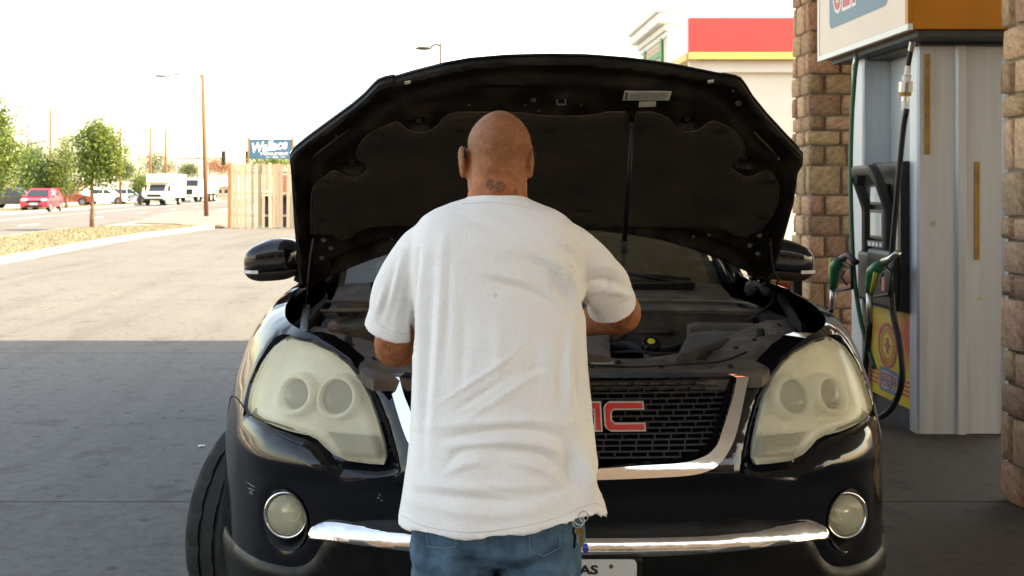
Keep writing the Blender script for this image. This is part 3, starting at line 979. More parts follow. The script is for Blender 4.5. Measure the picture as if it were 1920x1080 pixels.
# ---- vehicles across the road
m_tyre = M('tyre_rubber', (.009, .009, .009), .85, var=.3, scale=30, bump=.2)
m_rim = M('wheel_silver', (.5, .5, .5), .35, .7, var=.1)
m_carglass = M('car_glass', (.02, .025, .03), .06, var=.1, spec=.7)
m_chromeb = M('bright_trim', (.65, .65, .66), .15, 1.)
m_headl = M('clear_lamp', (.75, .75, .7), .15, var=.05)
m_tail = M('tail_lamp', (.35, .02, .02), .2)
def paint(name, c, rough=.3): return M(name, c, rough, var=.05, coat=.6, scale=3)
def smooth_box(x0, x1, y0, y1, z0, z1, r=.06, M_=None):
    return MB().box((x0, y0, z0), (x1, y1, z1), M_, bev=r)
def body_loft(prof_lo, stations, wid, tumble=.0):
    pass
def wheel(parent, x, y, r, w):
    t = MB().lathe([(r * .62, -w / 2), (r * .93, -w / 2), (r, -w * .35), (r, w * .35), (r * .93, w / 2), (r * .62, w / 2)], Matrix.Translation((x, y, r)) @ Matrix.Rotation(R(90), 4, 'Y'), 22, cap=True).build('wheel', m_tyre, parent)
    autosmooth(t, 50)
    sx = 1 if x > 0 else -1
    autosmooth(MB().lathe([(r * .60, 0), (r * .58, .02), (r * .3, .0), (r * .12, .025)], Matrix.Translation((x + sx * (w / 2 + .002), y, r)) @ Matrix.Rotation(R(90) * sx, 4, 'Y'), 18).build('rim', m_rim, t), 50)
def extrude_profile(mb, prof, hw, r=.05, taper=None):
    """side profile (y, z) extruded over +-hw with rounded flanks; taper(z) narrows the width"""
    rings = []
    n = len(prof); cy = sum(p[0] for p in prof) / n; cz = sum(p[1] for p in prof) / n
    for (xx, k) in ((-hw, .965), (-hw + .02, .985), (-hw + r, 1.), (hw - r, 1.), (hw - .02, .985), (hw, .965)):
        rg = []
        for (y, z) in prof:
            f_ = taper(z) if taper else 1
            rg.append(Vector((xx * f_, cy + (y - cy) * k, cz + (z - cz) * (k + .01 if k < 1 else 1))))
        rings.append(rg)
    mb.rings(rings)
    return mb

def make_suv(name, pm, L=4.5, W=1.85, Hh=1.62):
    """faces -Y, origin on the ground under its middle"""
    t = thing(name, (0, 0, 0), 'x', 'car')
    h = L / 2; hw = W / 2
    lower = [(-h, .42), (-h + .05, .30), (h - .1, .30), (h, .45), (h, .95), (h - .15, 1.0), (-h + 1.05, 1.0), (-h + .45, .93), (-h + .08, .80)]
    autosmooth(extrude_profile(MB(), lower, hw, .09).build('body', pm, t), 40)
    tp = lambda z: 1 - .22 * max(0, (z - .95)) / (Hh - .95)
    green = [(h - .12, .97), (h - .35, Hh - .05), (h - .6, Hh), (-h + 2.2, Hh), (-h + 1.75, Hh - .06), (-h + .98, .97)]
    autosmooth(extrude_profile(MB(), green, hw - .05, .08, tp).build('cabin', pm, t), 40)
    # glass set just proud of the cabin
    ws = [Vector((sx * (hw - .16) * tp(z), y - .03, z + .012)) for (sx, y, z) in ((-1, -h + 1.05, 1.04), (1, -h + 1.05, 1.04), (1, -h + 1.70, Hh - .10), (-1, -h + 1.70, Hh - .10))]
    fix_normals(MB().prism(ws, (0, .02, -.015)).build('windshield', m_carglass, t))
    for sx in (-1, 1):
        for (ya, yb, yc, yd) in ((-h + 1.35, -h + 2.3, -h + 2.3, -h + 1.95), (-h + 2.38, h - .95, h - 1.0, -h + 2.38)):
            q = [Vector((sx * ((hw - .05) * tp(z) + .004), y, z)) for (y, z) in ((ya, 1.05), (yb, 1.05), (yc, Hh - .14), (yd, Hh - .14))]
            fix_normals(MB().prism(q, (-sx * .02, 0, 0)).build('side_window', m_carglass, t))
        hl = MB().ball((sx * (hw - .28), -h + .12, .80), (.24, .14, .095), 10, 6).build('headlight', m_headl, t, smooth=True)
        MB().ball((sx * (hw - .1), h - .1, .9), (.12, .12, .16), 8, 6).build('tail_light', m_tail, t, smooth=True)
        MB().ball((sx * (hw + .08), -h + 1.35, 1.06), (.12, .07, .08), 8, 6).build('mirror', pm, t, smooth=True)
    MB().box((-hw + .42, -h - .01, .62), (hw - .42, -h + .1, .80), bev=.03).build('grille', m_black, t)
    MB().box((-hw + .30, -h - .005, .32), (hw - .30, -h + .1, .47), bev=.03).build('air_intake', m_black, t)
    MB().box((-.26, -h - .03, .48), (.26, -h - .012, .60)).build('license_plate', m_lett, t)
    for sx in (-1, 1):
        for y in (-h + .85, h - .85):
            wheel(t, sx * (hw - .11), y, .34, .22)
            MB().lathe([(.40, -.02), (.40, .012)], Matrix.Translation((sx * (hw - .004), y, .36)) @ Matrix.Rotation(R(90), 4, 'Y'), 20).build('wheel_arch', m_black, t)
    return t
def place(t, u, v, yaw, label, Y=None, z=0., group=None):
    p = PZ(u, v, 0) if Y is None else P(u, V0 + H * F / Y, Y)
    t.matrix_basis = Matrix.Translation((p.x, p.y, z)) @ Matrix.Rotation(yaw, 4, 'Z')
    t['label'] = label
    if group: t['group'] = group
    return t
m_paint_red = paint('car_red', (.55, .02, .05)); m_paint_dkred = paint('car_dark_red', (.22, .02, .02))
m_paint_white = paint('car_white', (.75, .75, .73)); m_paint_blk = paint('car_black', (.02, .02, .022)); m_paint_blue = paint('car_pale_blue', (.35, .42, .55))
red = make_suv('parked_car', m_paint_red)
place(red, 79, 395, R(7), 'bright red compact crossover on the far lane of the road', z=-.03)
def recolor(src, pm, swap):
    c = copy_tree(src)
    for ch in c.children:
        if ch.data and ch.data.materials and ch.data.materials[0] is swap:
            ch.data = ch.data.copy(); ch.data.materials[0] = pm
    return c
place(recolor(red, m_paint_blk, m_paint_red), 28, 386, R(95), 'black car parked behind the red crossover under the trees', Y=84, z=.035)
place(recolor(red, m_paint_dkred, m_paint_red), 128, 380, R(100), 'dark red car parked behind the street trees', Y=98, z=.035)
place(recolor(red, m_paint_white, m_paint_red), 198, 378, R(97), 'white car parked right of the young tree crown', Y=104, z=.035)
place(recolor(red, m_paint_blue, m_paint_red), 243, 375, R(93), 'pale blue car parked before the low white building', Y=112, z=.035)
place(recolor(red, m_paint_white, m_paint_red), 92, 372, R(92), 'white car parked in the back row behind the red crossover', Y=118, z=.035)

# ---- the moving truck
m_truckwhite = paint('truck_white', (.78, .77, .74), .4); m_orange = M('orange_stripe', (.75, .22, .04), .5); m_greytxt = M('grey_print', (.25, .25, .27), .5)
tk = thing('moving_truck', (0, 0, 0), 'x', 'truck')
autosmooth(MB().box((-1.15, .35, .75), (1.15, 4.6, 3.05), bev=.05).build('cargo_box', m_truckwhite, tk), 40)
autosmooth(MB().box((-1.13, -.75, 2.12), (1.13, .345, 3.04), bev=.10).build('attic', m_truckwhite, tk), 40)
autosmooth(extrude_profile(MB(), [(-1.75, .55), (.34, .55), (.34, 2.1), (-.45, 2.1), (-.95, 1.35), (-1.62, 1.2), (-1.75, 1.05)], .95, .08).build('cab', m_truckwhite, tk), 40)
MB().box((-.80, -1.79, .85), (.80, -1.70, 1.12), bev=.03).build('grille', m_black, tk)
MB().box((-.98, -1.86, .48), (.98, -1.72, .68), bev=.03).build('bumper', m_black, tk)
fix_normals(MB().prism([Vector(p) for p in ((-.80, -.99, 1.40), (.80, -.99, 1.40), (.74, -.52, 2.02), (-.74, -.52, 2.02))], (0, .03, 0)).build('windshield', m_carglass, tk))
for sx in (-1, 1):
    MB().box((sx * .78 - .12, -1.80, .88), (sx * .78 + .12, -1.72, 1.08), bev=.02).build('headlight', m_headl, tk)
    MB().box((sx * 1.16 - .09, -.72, 1.35), (sx * 1.16 + .09, -.64, 1.85), bev=.03).build('mirror', m_black, tk)
    q = [Vector((sx * .955, y, z)) for (y, z) in ((-.75, 1.38), (.2, 1.38), (.2, 2.0), (-.42, 2.0))]
    fix_normals(MB().prism(q, (-sx * .02, 0, 0)).build('side_window', m_carglass, tk))
    for y in (-1.05, 3.1): wheel(tk, sx * .86, y, .42, .26)
MB().box((-1.135, -.757, 2.13), (1.135, -.751, 2.24)).build('stripe', m_orange, tk)
for sx in (-1, 1): MB().box((sx * 1.153 - .002, .5, 2.2), (sx * 1.153 + .002, 4.5, 2.3)).build('stripe', m_orange, tk)
lettering('lettering', 'U-HAUL', frame((0, -.758, 2.62), (1, 0, 0), (0, 0, 1)), w=1.6, h=.34, bold=.02, mat=m_greytxt, parent=tk)
place(tk, 300, 384.5, R(-3), 'white moving truck with box attic over its cab coming up the road', z=-.03)
# ---- tipper truck behind it
tp = thing('tipper_truck', (0, 0, 0), 'x', 'truck')
autosmooth(MB().box((-1.2, .2, 1.1), (1.2, 5.0, 2.7), bev=.08).build('tipper_body', m_truckwhite, tp), 40)
autosmooth(extrude_profile(MB(), [(-2.6, .7), (.1, .7), (.1, 2.9), (-1.2, 2.9), (-1.5, 1.9), (-2.5, 1.75)], 1.1, .1).build('cab', m_truckwhite, tp), 40)
fix_normals(MB().prism([Vector(p) for p in ((-.95, -1.53, 1.98), (.95, -1.53, 1.98), (.9, -1.25, 2.75), (-.9, -1.25, 2.75))], (0, .04, 0)).build('windshield', m_carglass, tp))
MB().box((-1.0, -2.0, .55), (1.0, 4.9, .85)).build('chassis', m_black, tp)
MB().box((-.7, -2.66, .95), (.7, -2.58, 1.6), bev=.03).build('grille', m_black, tp)
for sx in (-1, 1):
    for y in (-1.7, 2.6, 3.9): wheel(tp, sx * .95, y, .52, .3)
place(tp, 366, 378, R(-8), 'white tipper truck driving behind the moving truck', z=-.03)

# ---- unseen brick row added behind the camera to darken reflections in the bright trim
rw = thing('added_brick_row', (4, -27, 0), 'unseen tan brick row added behind the camera for its reflection', 'building')
MB().box((-22, -34, -.05), (30, -26, 8.6)).build('wall', M('tan_brick', (.40, .27, .17), .9, var=.2, scale=2), rw)
MB().box((-22.3, -34.2, 8.603), (30.3, -25.7, 9.0)).build('parapet', m_trim, rw)
for k in range(8):
    x = -20 + k * 6.3
    w_ = MB().box((x, -26.02, .6), (x + 4.2, -25.95, 3.2)).build('window', m_glassdark, rw)
    MB().box((x - .1, -26.0, 3.203), (x + 4.3, -25.5, 3.4)).build('awning', m_red if k % 2 else m_green, w_)

# ---- litter
m_paper = M('white_paper', (.7, .7, .68), .8)
q = PZ(378, 838, 0)
lt = MB().prism([Vector((q.x + a, q.y + b, .004 + c)) for a, b, c in ((-.018, -.01, 0), (.0, -.016, .004), (.02, -.006, .001), (.016, .012, .006), (-.006, .014, .002), (-.02, .006, .004))], (0, 0, .0015)).build('paper_scrap', m_paper)
tag(lt, 'small white scrap of paper on the shaded concrete by the front tyre', 'litter')
q = PZ(411, 428, 0)
rk = MB(); rk.ball((q.x, q.y, .05), (.22, .14, .07), 9, 6)
for v in rk.v: v += mnoise.noise_vector(v * 7) * .04
tag(rk.build('broken_wood', m_woodpost, smooth=False), 'brown lump of broken wood lying by the foot of the fence', 'debris')

# ================================================================== FUEL PUMP
def PX(u, v, X):
    return P(u, v, X * F / (u - U0))
m_alu = M('brushed_silver', (.53, .56, .60), .45, .3, var=.09, scale=3, stretch=(7, 7, .5), bump=.06, rvar=.12, detail=10)
m_alu2 = M('grey_panel', (.44, .47, .50), .5, .2, var=.06, scale=3)
m_hdr = M('header_cream', (.78, .62, .52), .45, var=.04, scale=3)
m_orangehdr = M('header_orange', (.55, .20, .02), .45, var=.08, scale=4)
m_hdrblue = M('header_blue', (.13, .23, .30), .5, var=.05)
m_cred = M('letter_red', (.62, .10, .11), .5, var=.05)
m_cwhite = M('letter_white', (.80, .76, .72), .5, var=.03)
m_whitetrim = M('white_trim', (.78, .77, .74), .4, var=.03)
m_bezel = M('bezel_grey', (.05, .047, .044), .45, var=.1, scale=9)
m_screen = M('display_glass', (.62, .64, .62), .12, var=.05)
m_ghose = M('green_hose', (.015, .10, .055), .45, var=.15)
m_bhose = M('black_hose', (.012, .012, .013), .5, var=.2)
m_ngreen = M('nozzle_green', (.02, .16, .06), .4, var=.1)
m_nyel = M('nozzle_yellow', (.55, .50, .08), .4, var=.1)
m_steel = M('steel', (.55, .54, .52), .3, .9, var=.1)
m_rust = M('rust_strip', (.42, .22, .05), .7, var=.25, scale=12)
m_dkbase = M('pump_base', (.05, .055, .065), .6, var=.2, scale=8)

m_decal0 = M('faded_sticker', (.50, .46, .36), .6, var=.4, scale=60)
pump = thing('fuel_pump', (3.05, 6.83, 0), 'silver fuel pump with green nozzle hoses between the stone pillars', 'fuel pump')
# island kerb
MB().box((2.81, 6.40, .002), (3.30, 7.28, .12)).build('plinth', m_dkbase, pump)
def column(y0, y1, x0, x1, z1, name):
    """folded sheet-metal cladding: plan profile with two raised ribs, extruded upwards"""
    w = x1 - x0
    pl = [(x0, y0 + .012), (x0 + .012, y0), (x0 + w * .40, y0), (x0 + w * .42, y0 - .018), (x0 + w * .50, y0 - .018), (x0 + w * .53, y0 + .012), (x0 + w * .90, y0 + .012),
          (x0 + w * .93, y0), (x1 - .01, y0), (x1, y0 + .012), (x1, y1), (x0, y1)]
    return fix_normals(MB().prism([Vector((a, b, .004)) for a, b in pl], (0, 0, z1)).build(name, m_alu, pump))
near = column(6.36, 6.47, 2.79, 3.36, 2.375, 'near_cladding')
column(7.10, 7.30, 2.745, 3.25, 2.375, 'far_cladding')
for (ua, ub, va, vb) in ((1736, 1745, 101, 290), (1831, 1840, 303, 488)):
    q0 = P(ua, vb, 6.345); q1 = P(ub, va, 6.345)
    yy = 6.359 if ua < 1800 else 6.371
    MB().box((q0.x, yy - .006, q0.z), (q1.x, yy - .0005, q1.z)).build('rust_strip', m_rust, near)
for (uu, vv) in ((1730, 335), (1730, 240), (1727, 770), (1728, 600), (1870, 780)):
    q = P(uu, vv, 6.355)
    MB().ball(q, .005, 6, 4).build('rivet', m_steel, near)
for (uu, vv, w_, h_, mm) in ((1810, 640, .05, .03, m_whitetrim), (1752, 420, .03, .05, m_decal0), (1842, 560, .035, .025, m_decal0)):
    q = P(uu, vv, 6.34)
    yy = 6.3585 if uu < 1790 else 6.3705
    MB().box((q.x - w_ / 2, yy - .0012, q.z - h_ / 2), (q.x + w_ / 2, yy, q.z + h_ / 2)).build('sticker_and_glint', mm, near)
MB().box((2.93, 6.475, .125), (3.25, 7.095, 2.375)).build('back_panel', m_alu2, pump)
# header box
HX, HY0, HY1, HZ = 2.585, 6.0, 7.52, 2.40
hdr = MB().box((HX + .02, HY0 + .02, HZ), (3.5, HY1, HZ + .78), bev=.008).build('header', m_orangehdr, pump)
MB().box((HX + .004, HY0 + .06, HZ + .035), (HX + .019, HY1 - .03, HZ + .75)).build('sign_face', m_hdr, hdr)
for a, b in (((HX, HY0 + .02, HZ - .004), (HX + .03, HY1 + .006, HZ + .032)), ((HX, HY1 - .028, HZ + .0325), (HX + .03, HY1 + .006, HZ + .78)), ((HX, HY0 + .02, HZ + .0325), (HX + .03, HY0 + .058, HZ + .78))):
    MB().box(a, b).build('trim', m_whitetrim if b[1] > 6.2 else m_orangehdr, hdr)
MB().box((2.66, 6.06, HZ - .035), (3.44, 7.46, HZ - .002)).build('underside', m_dkbase, hdr)
MB().box((2.78, 6.30, HZ - .03 - .022), (3.36, 7.34, HZ - .036)).build('collar', m_black, hdr)
# emblem on the header: blue plate, outlined red letters (read towards the photographer)
def on_x(X, Y, Z): return frame((X, Y, Z), (0, -1, 0), (0, 0, 1))
yc, zc, W_, H_ = 6.80, HZ + .40, .98, .42
def rrect(w, h, r, n=5):
    out = []
    for (cx, cy, a0) in ((w / 2 - r, h / 2 - r, 0), (-w / 2 + r, h / 2 - r, 90), (-w / 2 + r, -h / 2 + r, 180), (w / 2 - r, -h / 2 + r, 270)):
        for k in range(n + 1):
            a = R(a0 + 90 * k / n); out.append((cx + r * math.cos(a), cy + r * math.sin(a)))
    return out
def plate(name, M_, poly, d, mat, parent):
    return fix_normals(MB().prism([M_ @ Vector((x, y, 0)) for x, y in poly], (M_.to_3x3() @ Vector((0, 0, d)))).build(name, mat, parent))
plate('emblem_plate', on_x(HX + .0035, yc, zc), rrect(W_, H_, .05), .002, m_hdrblue, hdr)
def brand(s, M_, w, h, parent, k=1.):
    n = len(s); cw = w / n
    for i, ch in enumerate(s):
        mm = M_ @ Matrix.Translation(((i - (n - 1) / 2) * cw, 0, 0))
        lettering('lettering', ch, mm @ Matrix.Translation((0, 0, .001)), w=cw * .92, h=h, bold=.07, mat=m_cwhite, parent=parent)
        lettering('lettering', ch, mm @ Matrix.Translation((0, 0, .0022)), w=cw * .72, h=h * .86, bold=.025, mat=m_cred, parent=parent)
brand('CEFCO', on_x(HX + .0015, yc, zc + .03) , W_ * .88, H_ * .74, hdr)
# console
con = MB().box((2.795, 6.475, .73), (2.925, 7.095, 1.66), bev=.02).build('console', m_black, pump)
MB().box((2.775, 6.50, 1.02), (2.792, 6.66, 1.66), bev=.006).build('side_panel', m_bezel, con)
q = [Vector((2.774, y, z)) for y, z in ((6.60, 1.10), (6.63, 1.10), (6.63, 1.52), (6.60, 1.52))]
m_decal = M('decal_strip', (.72, .62, .22), .5, var=.6, scale=22, col2=(.75, .70, .62))
fix_normals(MB().prism(q, (-.003, 0, 0)).build('decal', m_decal, con))
lettering('lettering', '|||', on_x(2.7735, 6.555, 1.15), w=.06, h=.10, mat=m_cwhite, parent=con)
# arched bezel: tall frame with a hooded top
arch = []
ya, yb, z0, z1 = 6.72, 7.12, .86, 1.62
outer = [(ya, z0)] + [(ya, z1 - .1)] + [(ya + .06 - .06 * math.cos(R(a)), z1 - .1 + .12 * math.sin(R(a))) for a in (30, 60, 90)] + [(yb - .10 + .10 * math.sin(R(a)), z1 - .1 + .12 * math.cos(R(a))) for a in (0, 30, 60, 90)] + [(yb, z0)]
inn = [(ya + .045, z0 + .02), (ya + .045, z1 - .11), (ya + .09, z1 - .045), (yb - .12, z1 - .045), (yb - .045, z1 - .11), (yb - .045, z0 + .02)]
sheet('bezel', lambda a, b, h: Vector((2.79 - h - .10 * max(0, min(1, (b - 1.35) / .3)), a, b)), outer, [inn], .03, .055, -.01, .012, .02, m_bezel, con)
for (a, b, c, d) in ((6.80, 6.98, 1.40, 1.50), (6.80, 6.98, 1.18, 1.33)):
    MB().box((2.752, a - .02, c - .02), (2.794, b + .02, d + .02), bev=.006).build('display_frame', m_bezel, con)
    MB().box((2.748, a, c), (2.7515, b, d)).build('display', m_screen, con)
MB().box((2.755, 6.78, 1.10), (2.794, 7.06, 1.145), bev=.006).build('button_panel', m_bezel, con)
for k in range(4): MB().box((2.750, 6.80 + .06 * k, 1.11), (2.7545, 6.84 + .06 * k, 1.135)).build('button', m_screen, con)
MB().box((2.735, 6.474, .73), (2.794, 6.496, 1.655), bev=.005).build('side_shield', m_black, con)
MB().box((2.70, 6.50, .725), (2.793, 6.93, 1.10), bev=.03).build('nozzle_housing', m_black, con)
# nozzle boots
for (a, b) in ((6.50, 6.72), (6.92, 7.14)):
    MB().box((2.72, a, .74), (2.793, b, 1.07), bev=.025).build('nozzle_boot', m_black, pump)

# lower poster: yellow with red glow, seal and name band
m_poster = bpy.data.materials.new('poster_yellow_red'); m_poster.use_nodes = True
nt = m_poster.node_tree; bs = nt.nodes['Principled BSDF']
tc = nt.nodes.new('ShaderNodeTexCoord'); sep = nt.nodes.new('ShaderNodeSeparateXYZ'); nt.links.new(tc.outputs['Object'], sep.inputs[0])
def mth(op, a, b=None):
    x = nt.nodes.new('ShaderNodeMath'); x.operation = op
    for i, q_ in enumerate((a, b)):
        if q_ is None: continue
        if isinstance(q_, (int, float)): x.inputs[i].default_value = q_
        else: nt.links.new(q_, x.inputs[i])
    return x.outputs[0]
dz = mth('ABSOLUTE', mth('SUBTRACT', sep.outputs[2], .56)); nz = nt.nodes.new('ShaderNodeTexNoise'); nz.inputs['Scale'].default_value = 5; nt.links.new(tc.outputs['Object'], nz.inputs[0])
dy = mth('ABSOLUTE', mth('SUBTRACT', sep.outputs[1], 6.86))
f1 = mth('SUBTRACT', mth('MULTIPLY', dy, 2.6), mth('MULTIPLY', dz, 3.6))
f2 = mth('ADD', f1, mth('MULTIPLY', mth('SUBTRACT', nz.outputs[0], .5), .7))
rp = _ramp(nt, (.80, .56, .035), (.74, .08, .04), 0.02, .62); nt.links.new(f2, rp.inputs[0]); nt.links.new(rp.outputs[0], bs.inputs['Base Color']); bs.inputs['Roughness'].default_value = .4
poster = MB().box((2.797, 6.475, .125), (2.812, 7.12, .715), bev=.003).build('poster', m_poster, pump)
def ring(name, M_, r0, r1, d, mat, parent, n=36):
    prof = [(r0, 0), (r1, 0), (r1, d), (r0, d)]
    rs = [[M_ @ Vector((r * math.cos(2 * math.pi * k / n), r * math.sin(2 * math.pi * k / n), h)) for k in range(n)] for r, h in prof]
    return fix_normals(MB().rings(rs, closed=True).build(name, mat, parent))
pm_ = on_x(2.7965, 6.82, .47)
ring('seal_ring', pm_, .125, .150, .001, m_cred, poster); ring('seal_ring', pm_, .085, .092, .001, m_cred, poster)
for k in range(30):
    a = 2 * math.pi * k / 30
    MB().box((-.004, .098, 0), (.004, .119, .001), pm_ @ Matrix.Rotation(a, 4, 'Z')).build('seal_mark', m_cred, poster)
MB().box((-.02, -.05, 0), (.02, .05, .001), pm_).build('seal_mark', m_cred, poster)
MB().box((-.045, -.012, 0), (-.0205, .012, .001), pm_).build('seal_mark', m_cred, poster)
MB().box((.0205, -.012, 0), (.045, .012, .001), pm_).build('seal_mark', m_cred, poster)
bandm = on_x(2.7965, 6.80, .245)
for k in range(4):
    MB().box((-.315, -.05 + k * .028, 0), (-.165, -.034 + k * .028, .001), bandm).build('stripe', m_cred, poster)
    MB().box((.165, -.05 + k * .028, 0), (.315, -.034 + k * .028, .001), bandm).build('stripe', m_cred, poster)
plate('name_plate', bandm @ Matrix.Translation((0, 0, -.0003)), rrect(.30, .155, .02), .0013, m_hdrblue, poster)
brand('CEFCO', bandm @ Matrix.Translation((0, 0, .0006)), .265, .11, poster)

# hoses and nozzles
def hose(pix, X, r, mat, name='hose', per=6):
    pts = catmull([tuple(PX(u, v, X if not isinstance(X, list) else X[i])) for i, (u, v) in enumerate(pix)], per)
    return MB().tube([Vector(p) for p in pts], r, 10).build(name, mat, pump, smooth=True)
gh = hose([(1606, 108), (1602, 150), (1597, 230), (1595, 330), (1597, 430), (1602, 520), (1612, 590), (1624, 640), (1640, 690)], 2.66, .0145, m_ghose)
MB().tube([PX(1606, 100, 2.66), PX(1603, 132, 2.66)], .018, 10).build('coupling', m_steel, gh, smooth=True)
bh = hose([(1700, 205), (1694, 240), (1686, 320), (1678, 410), (1672, 480)], 2.66, .0165, m_bhose)
for (a, b, r, mm) in (((1711, 78), (1708, 95), .017, m_steel), ((1708, 96), (1703, 122), .014, m_bhose), ((1703, 123), (1701, 140), .018, m_whitetrim), ((1700.5, 141), (1699, 152), .025, m_whitetrim), ((1699, 153), (1697.5, 172), .040, m_steel), ((1697.3, 173), (1697, 180), .034, m_rust), ((1697, 181), (1696.6, 190), .021, m_steel), ((1696.5, 190), (1696, 207), .017, m_whitetrim)):
    MB().tube([PX(*a, 2.66), PX(*b, 2.66)], r, 12).build('breakaway_coupling', mm, bh, smooth=False)
hose([(1672, 545), (1675, 590), (1686, 640), (1692, 690), (1688, 730), (1672, 765), (1648, 783), (1630, 780), (1622, 745), (1622, 700), (1628, 640), (1631, 606)], 2.65, .019, m_bhose)
hose([(1560, 578), (1553, 600), (1550, 640), (1560, 700)], 2.62, .017, m_bhose)
def nozzle(pix, X, label=None):
    (hx, hy), (gx, gy), (tx, ty) = pix['head'], pix['grip'], pix['tail']
    n = MB()
    n.tube([PX(tx, ty, X), PX((gx + tx) / 2, (gy + ty) / 2, X), PX(gx, gy, X), PX(hx, hy, X)], [.026, .034, .040, .034], 12)
    b = n.build('nozzle', pix['mat'], pump, smooth=True)
    sp = pix['spout']
    MB().tube([PX(hx, hy, X)] + [PX(u, v, X) for u, v in sp], [.028] + [.019] * len(sp), 10).build('spout', pix.get('smat', m_steel), b, smooth=True)
    MB().tube([PX(u, v, X) for u, v in pix['guard']], .011, 8).build('guard', m_black, b, smooth=True)
    MB().tube([PX(u, v, X) for u, v in pix['trigger']], .007, 8).build('trigger', m_black, b, smooth=True)
    MB().tube([PX(tx, ty, X), PX(*pix['swivel'], X)], [.02, .018], 10).build('swivel', m_steel, b, smooth=True)
    y = MB().tube([PX(u, v, X - .012) for u, v in pix['edge']], .014, 8).build('splash_guard', m_nyel, b, smooth=True)
    return b
nozzle(dict(head=(1577, 486), grip=(1566, 500), tail=(1562, 543), mat=m_ngreen, smat=m_bhose, spout=[(1590, 478), (1606, 492)], guard=[(1582, 492), (1596, 500), (1598, 540), (1568, 545)], trigger=[(1584, 508), (1578, 520), (1588, 534)], swivel=(1560, 580), edge=[(1559, 484), (1557, 505), (1559, 540)]), 2.60)
nozzle(dict(head=(1656, 492), grip=(1636, 510), tail=(1630, 548), mat=m_ngreen, spout=[(1668, 486), (1684, 474)], guard=[(1660, 500), (1672, 512), (1668, 552), (1640, 556)], trigger=[(1656, 512), (1650, 528), (1660, 544)], swivel=(1631, 605), edge=[(1645, 492), (1640, 520), (1634, 550)]), 2.62)
m_pinktag = M('pink_tag', (.6, .2, .2), .6)
MB().box((2.60, PX(1655, 0, 2.6).y - .02, PX(1655, 545, 2.6).z), (2.606, PX(1655, 0, 2.6).y + .02, PX(1655, 520, 2.6).z)).build('tag', m_pinktag, pump)

# ================================================================== THE CAR: a shell wrapped round a plan curve, (a, z) = (arc length from the nose, height)
CX = .285
_pl = [(0, 2.58), (.3, 2.592), (.5, 2.622), (.68, 2.675), (.80, 2.755), (.88, 2.875), (.932, 3.0), (.975, 3.15), (.994, 3.35), (1.0, 3.6), (1.0, 4.0), (1.0, 4.6), (1.0, 5.4), (.998, 6.2), (.985, 6.9), (.95, 7.25), (.84, 7.5), (.6, 7.6), (.3, 7.64), (0, 7.65)]
_cur = [np.array(p) for p in catmull([(-p[0], p[1]) for p in _pl[1:4][::-1]] + _pl, 24)]
_cur = np.array(_cur)
_i0 = int(np.argmin(np.abs(_cur[:, 0])[:100])) if False else 72
_cur = _cur[_i0:]
_L = np.concatenate([[0], np.cumsum(np.linalg.norm(np.diff(_cur, axis=0), axis=1))])
_tan = np.gradient(_cur, _L, axis=0); _tan /= np.linalg.norm(_tan, axis=1)[:, None]
ALEN = _L[-1]
_zs = [.20, .25, .35, .5, .70, .767, .80, .86, .92, 1.0, 1.05, 1.09, 1.115, 1.13, 1.20]
_os = [.12, .06, .02, 0, 0, .002, .006, .018, .034, .062, .085, .115, .15, .19, .40]
_zf = [.20, .25, .35, .5, .60, .70, .740, .758, .767, .776, .80, .86, .92, 1.0, 1.07, 1.14, 1.20]
_of = [.16, .10, .05, .022, .012, .014, .016, .010, .003, .004, .010, .030, .052, .085, .125, .17, .23]
def sstep(x, a, b):
    t = np.clip((x - a) / (b - a), 0, 1); return t * t * (3 - 2 * t)
def shell_np(a, z, h=0.):
    a = np.asarray(a, float); z = np.asarray(z, float)
    s = np.sign(a); s = np.where(s == 0, 1, s); b = np.abs(a)
    x = np.interp(b, _L, _cur[:, 0]); y = np.interp(b, _L, _cur[:, 1])
    tx = np.interp(b, _L, _tan[:, 0]); ty = np.interp(b, _L, _tan[:, 1])
    nl = np.hypot(tx, ty); nx, ny = ty / nl, -tx / nl
    w = 1 - sstep(b, .70, 1.20)
    off = w * np.interp(z, _zf, _of) + (1 - w) * np.interp(z - .03 * sstep(b, 1.0, 1.9), _zs, _os)
    k = h - off
    X = CX + s * (x + nx * k); Y = y + ny * k
    return X, Y, z + 0 * a
def S(a, z, h=0.):
    X, Y, Z = shell_np(a, z, h)
    return Vector((float(X), float(Y), float(Z)))
_ga, _gz = np.meshgrid(np.arange(-2.6, 2.6, .004), np.arange(.22, 1.2, .004))
_gX, _gY, _gZ = shell_np(_ga, _gz)
_gu = U0 + F * _gX / _gY; _gv = V0 - F * (_gZ - H) / _gY
def AZ(u, v, amax=1.22):
    """photo pixel -> (a, z) on the shell"""
    d = (_gu - u) ** 2 + (_gv - v) ** 2
    i = np.unravel_index(np.argmin(d + np.where(np.abs(_ga) > amax, 1e6, 0)), d.shape)
    return (float(_ga[i]), float(_gz[i]))
def AZL(lst, mirror=False):
    return [((-a if mirror else a), z) for a, z in (AZ(u, v) for u, v in lst)]
m_cpaint = M('black_car_paint', (.0025, .003, .005), .05, var=.2, scale=2, spec=.6, rvar=.03, bump=.012, bscale=160)
m_cblk = M('satin_black_plastic', (.005, .005, .0055), .40, var=.3, scale=20, rvar=.08, spec=.28)
m_chrome = M('chrome', (.72, .71, .70), .07, 1., var=.04, scale=9, bump=.02, bscale=30)
m_chrome_sc = M('scuffed_chrome', (.66, .65, .64), .10, 1., var=.10, scale=24, bump=.045, bscale=42, rvar=.06)
m_dust = M('dusty_plastic', (.085, .064, .048), .8, var=.4, scale=11, bump=.2, bscale=60, col2=(.16, .122, .09))
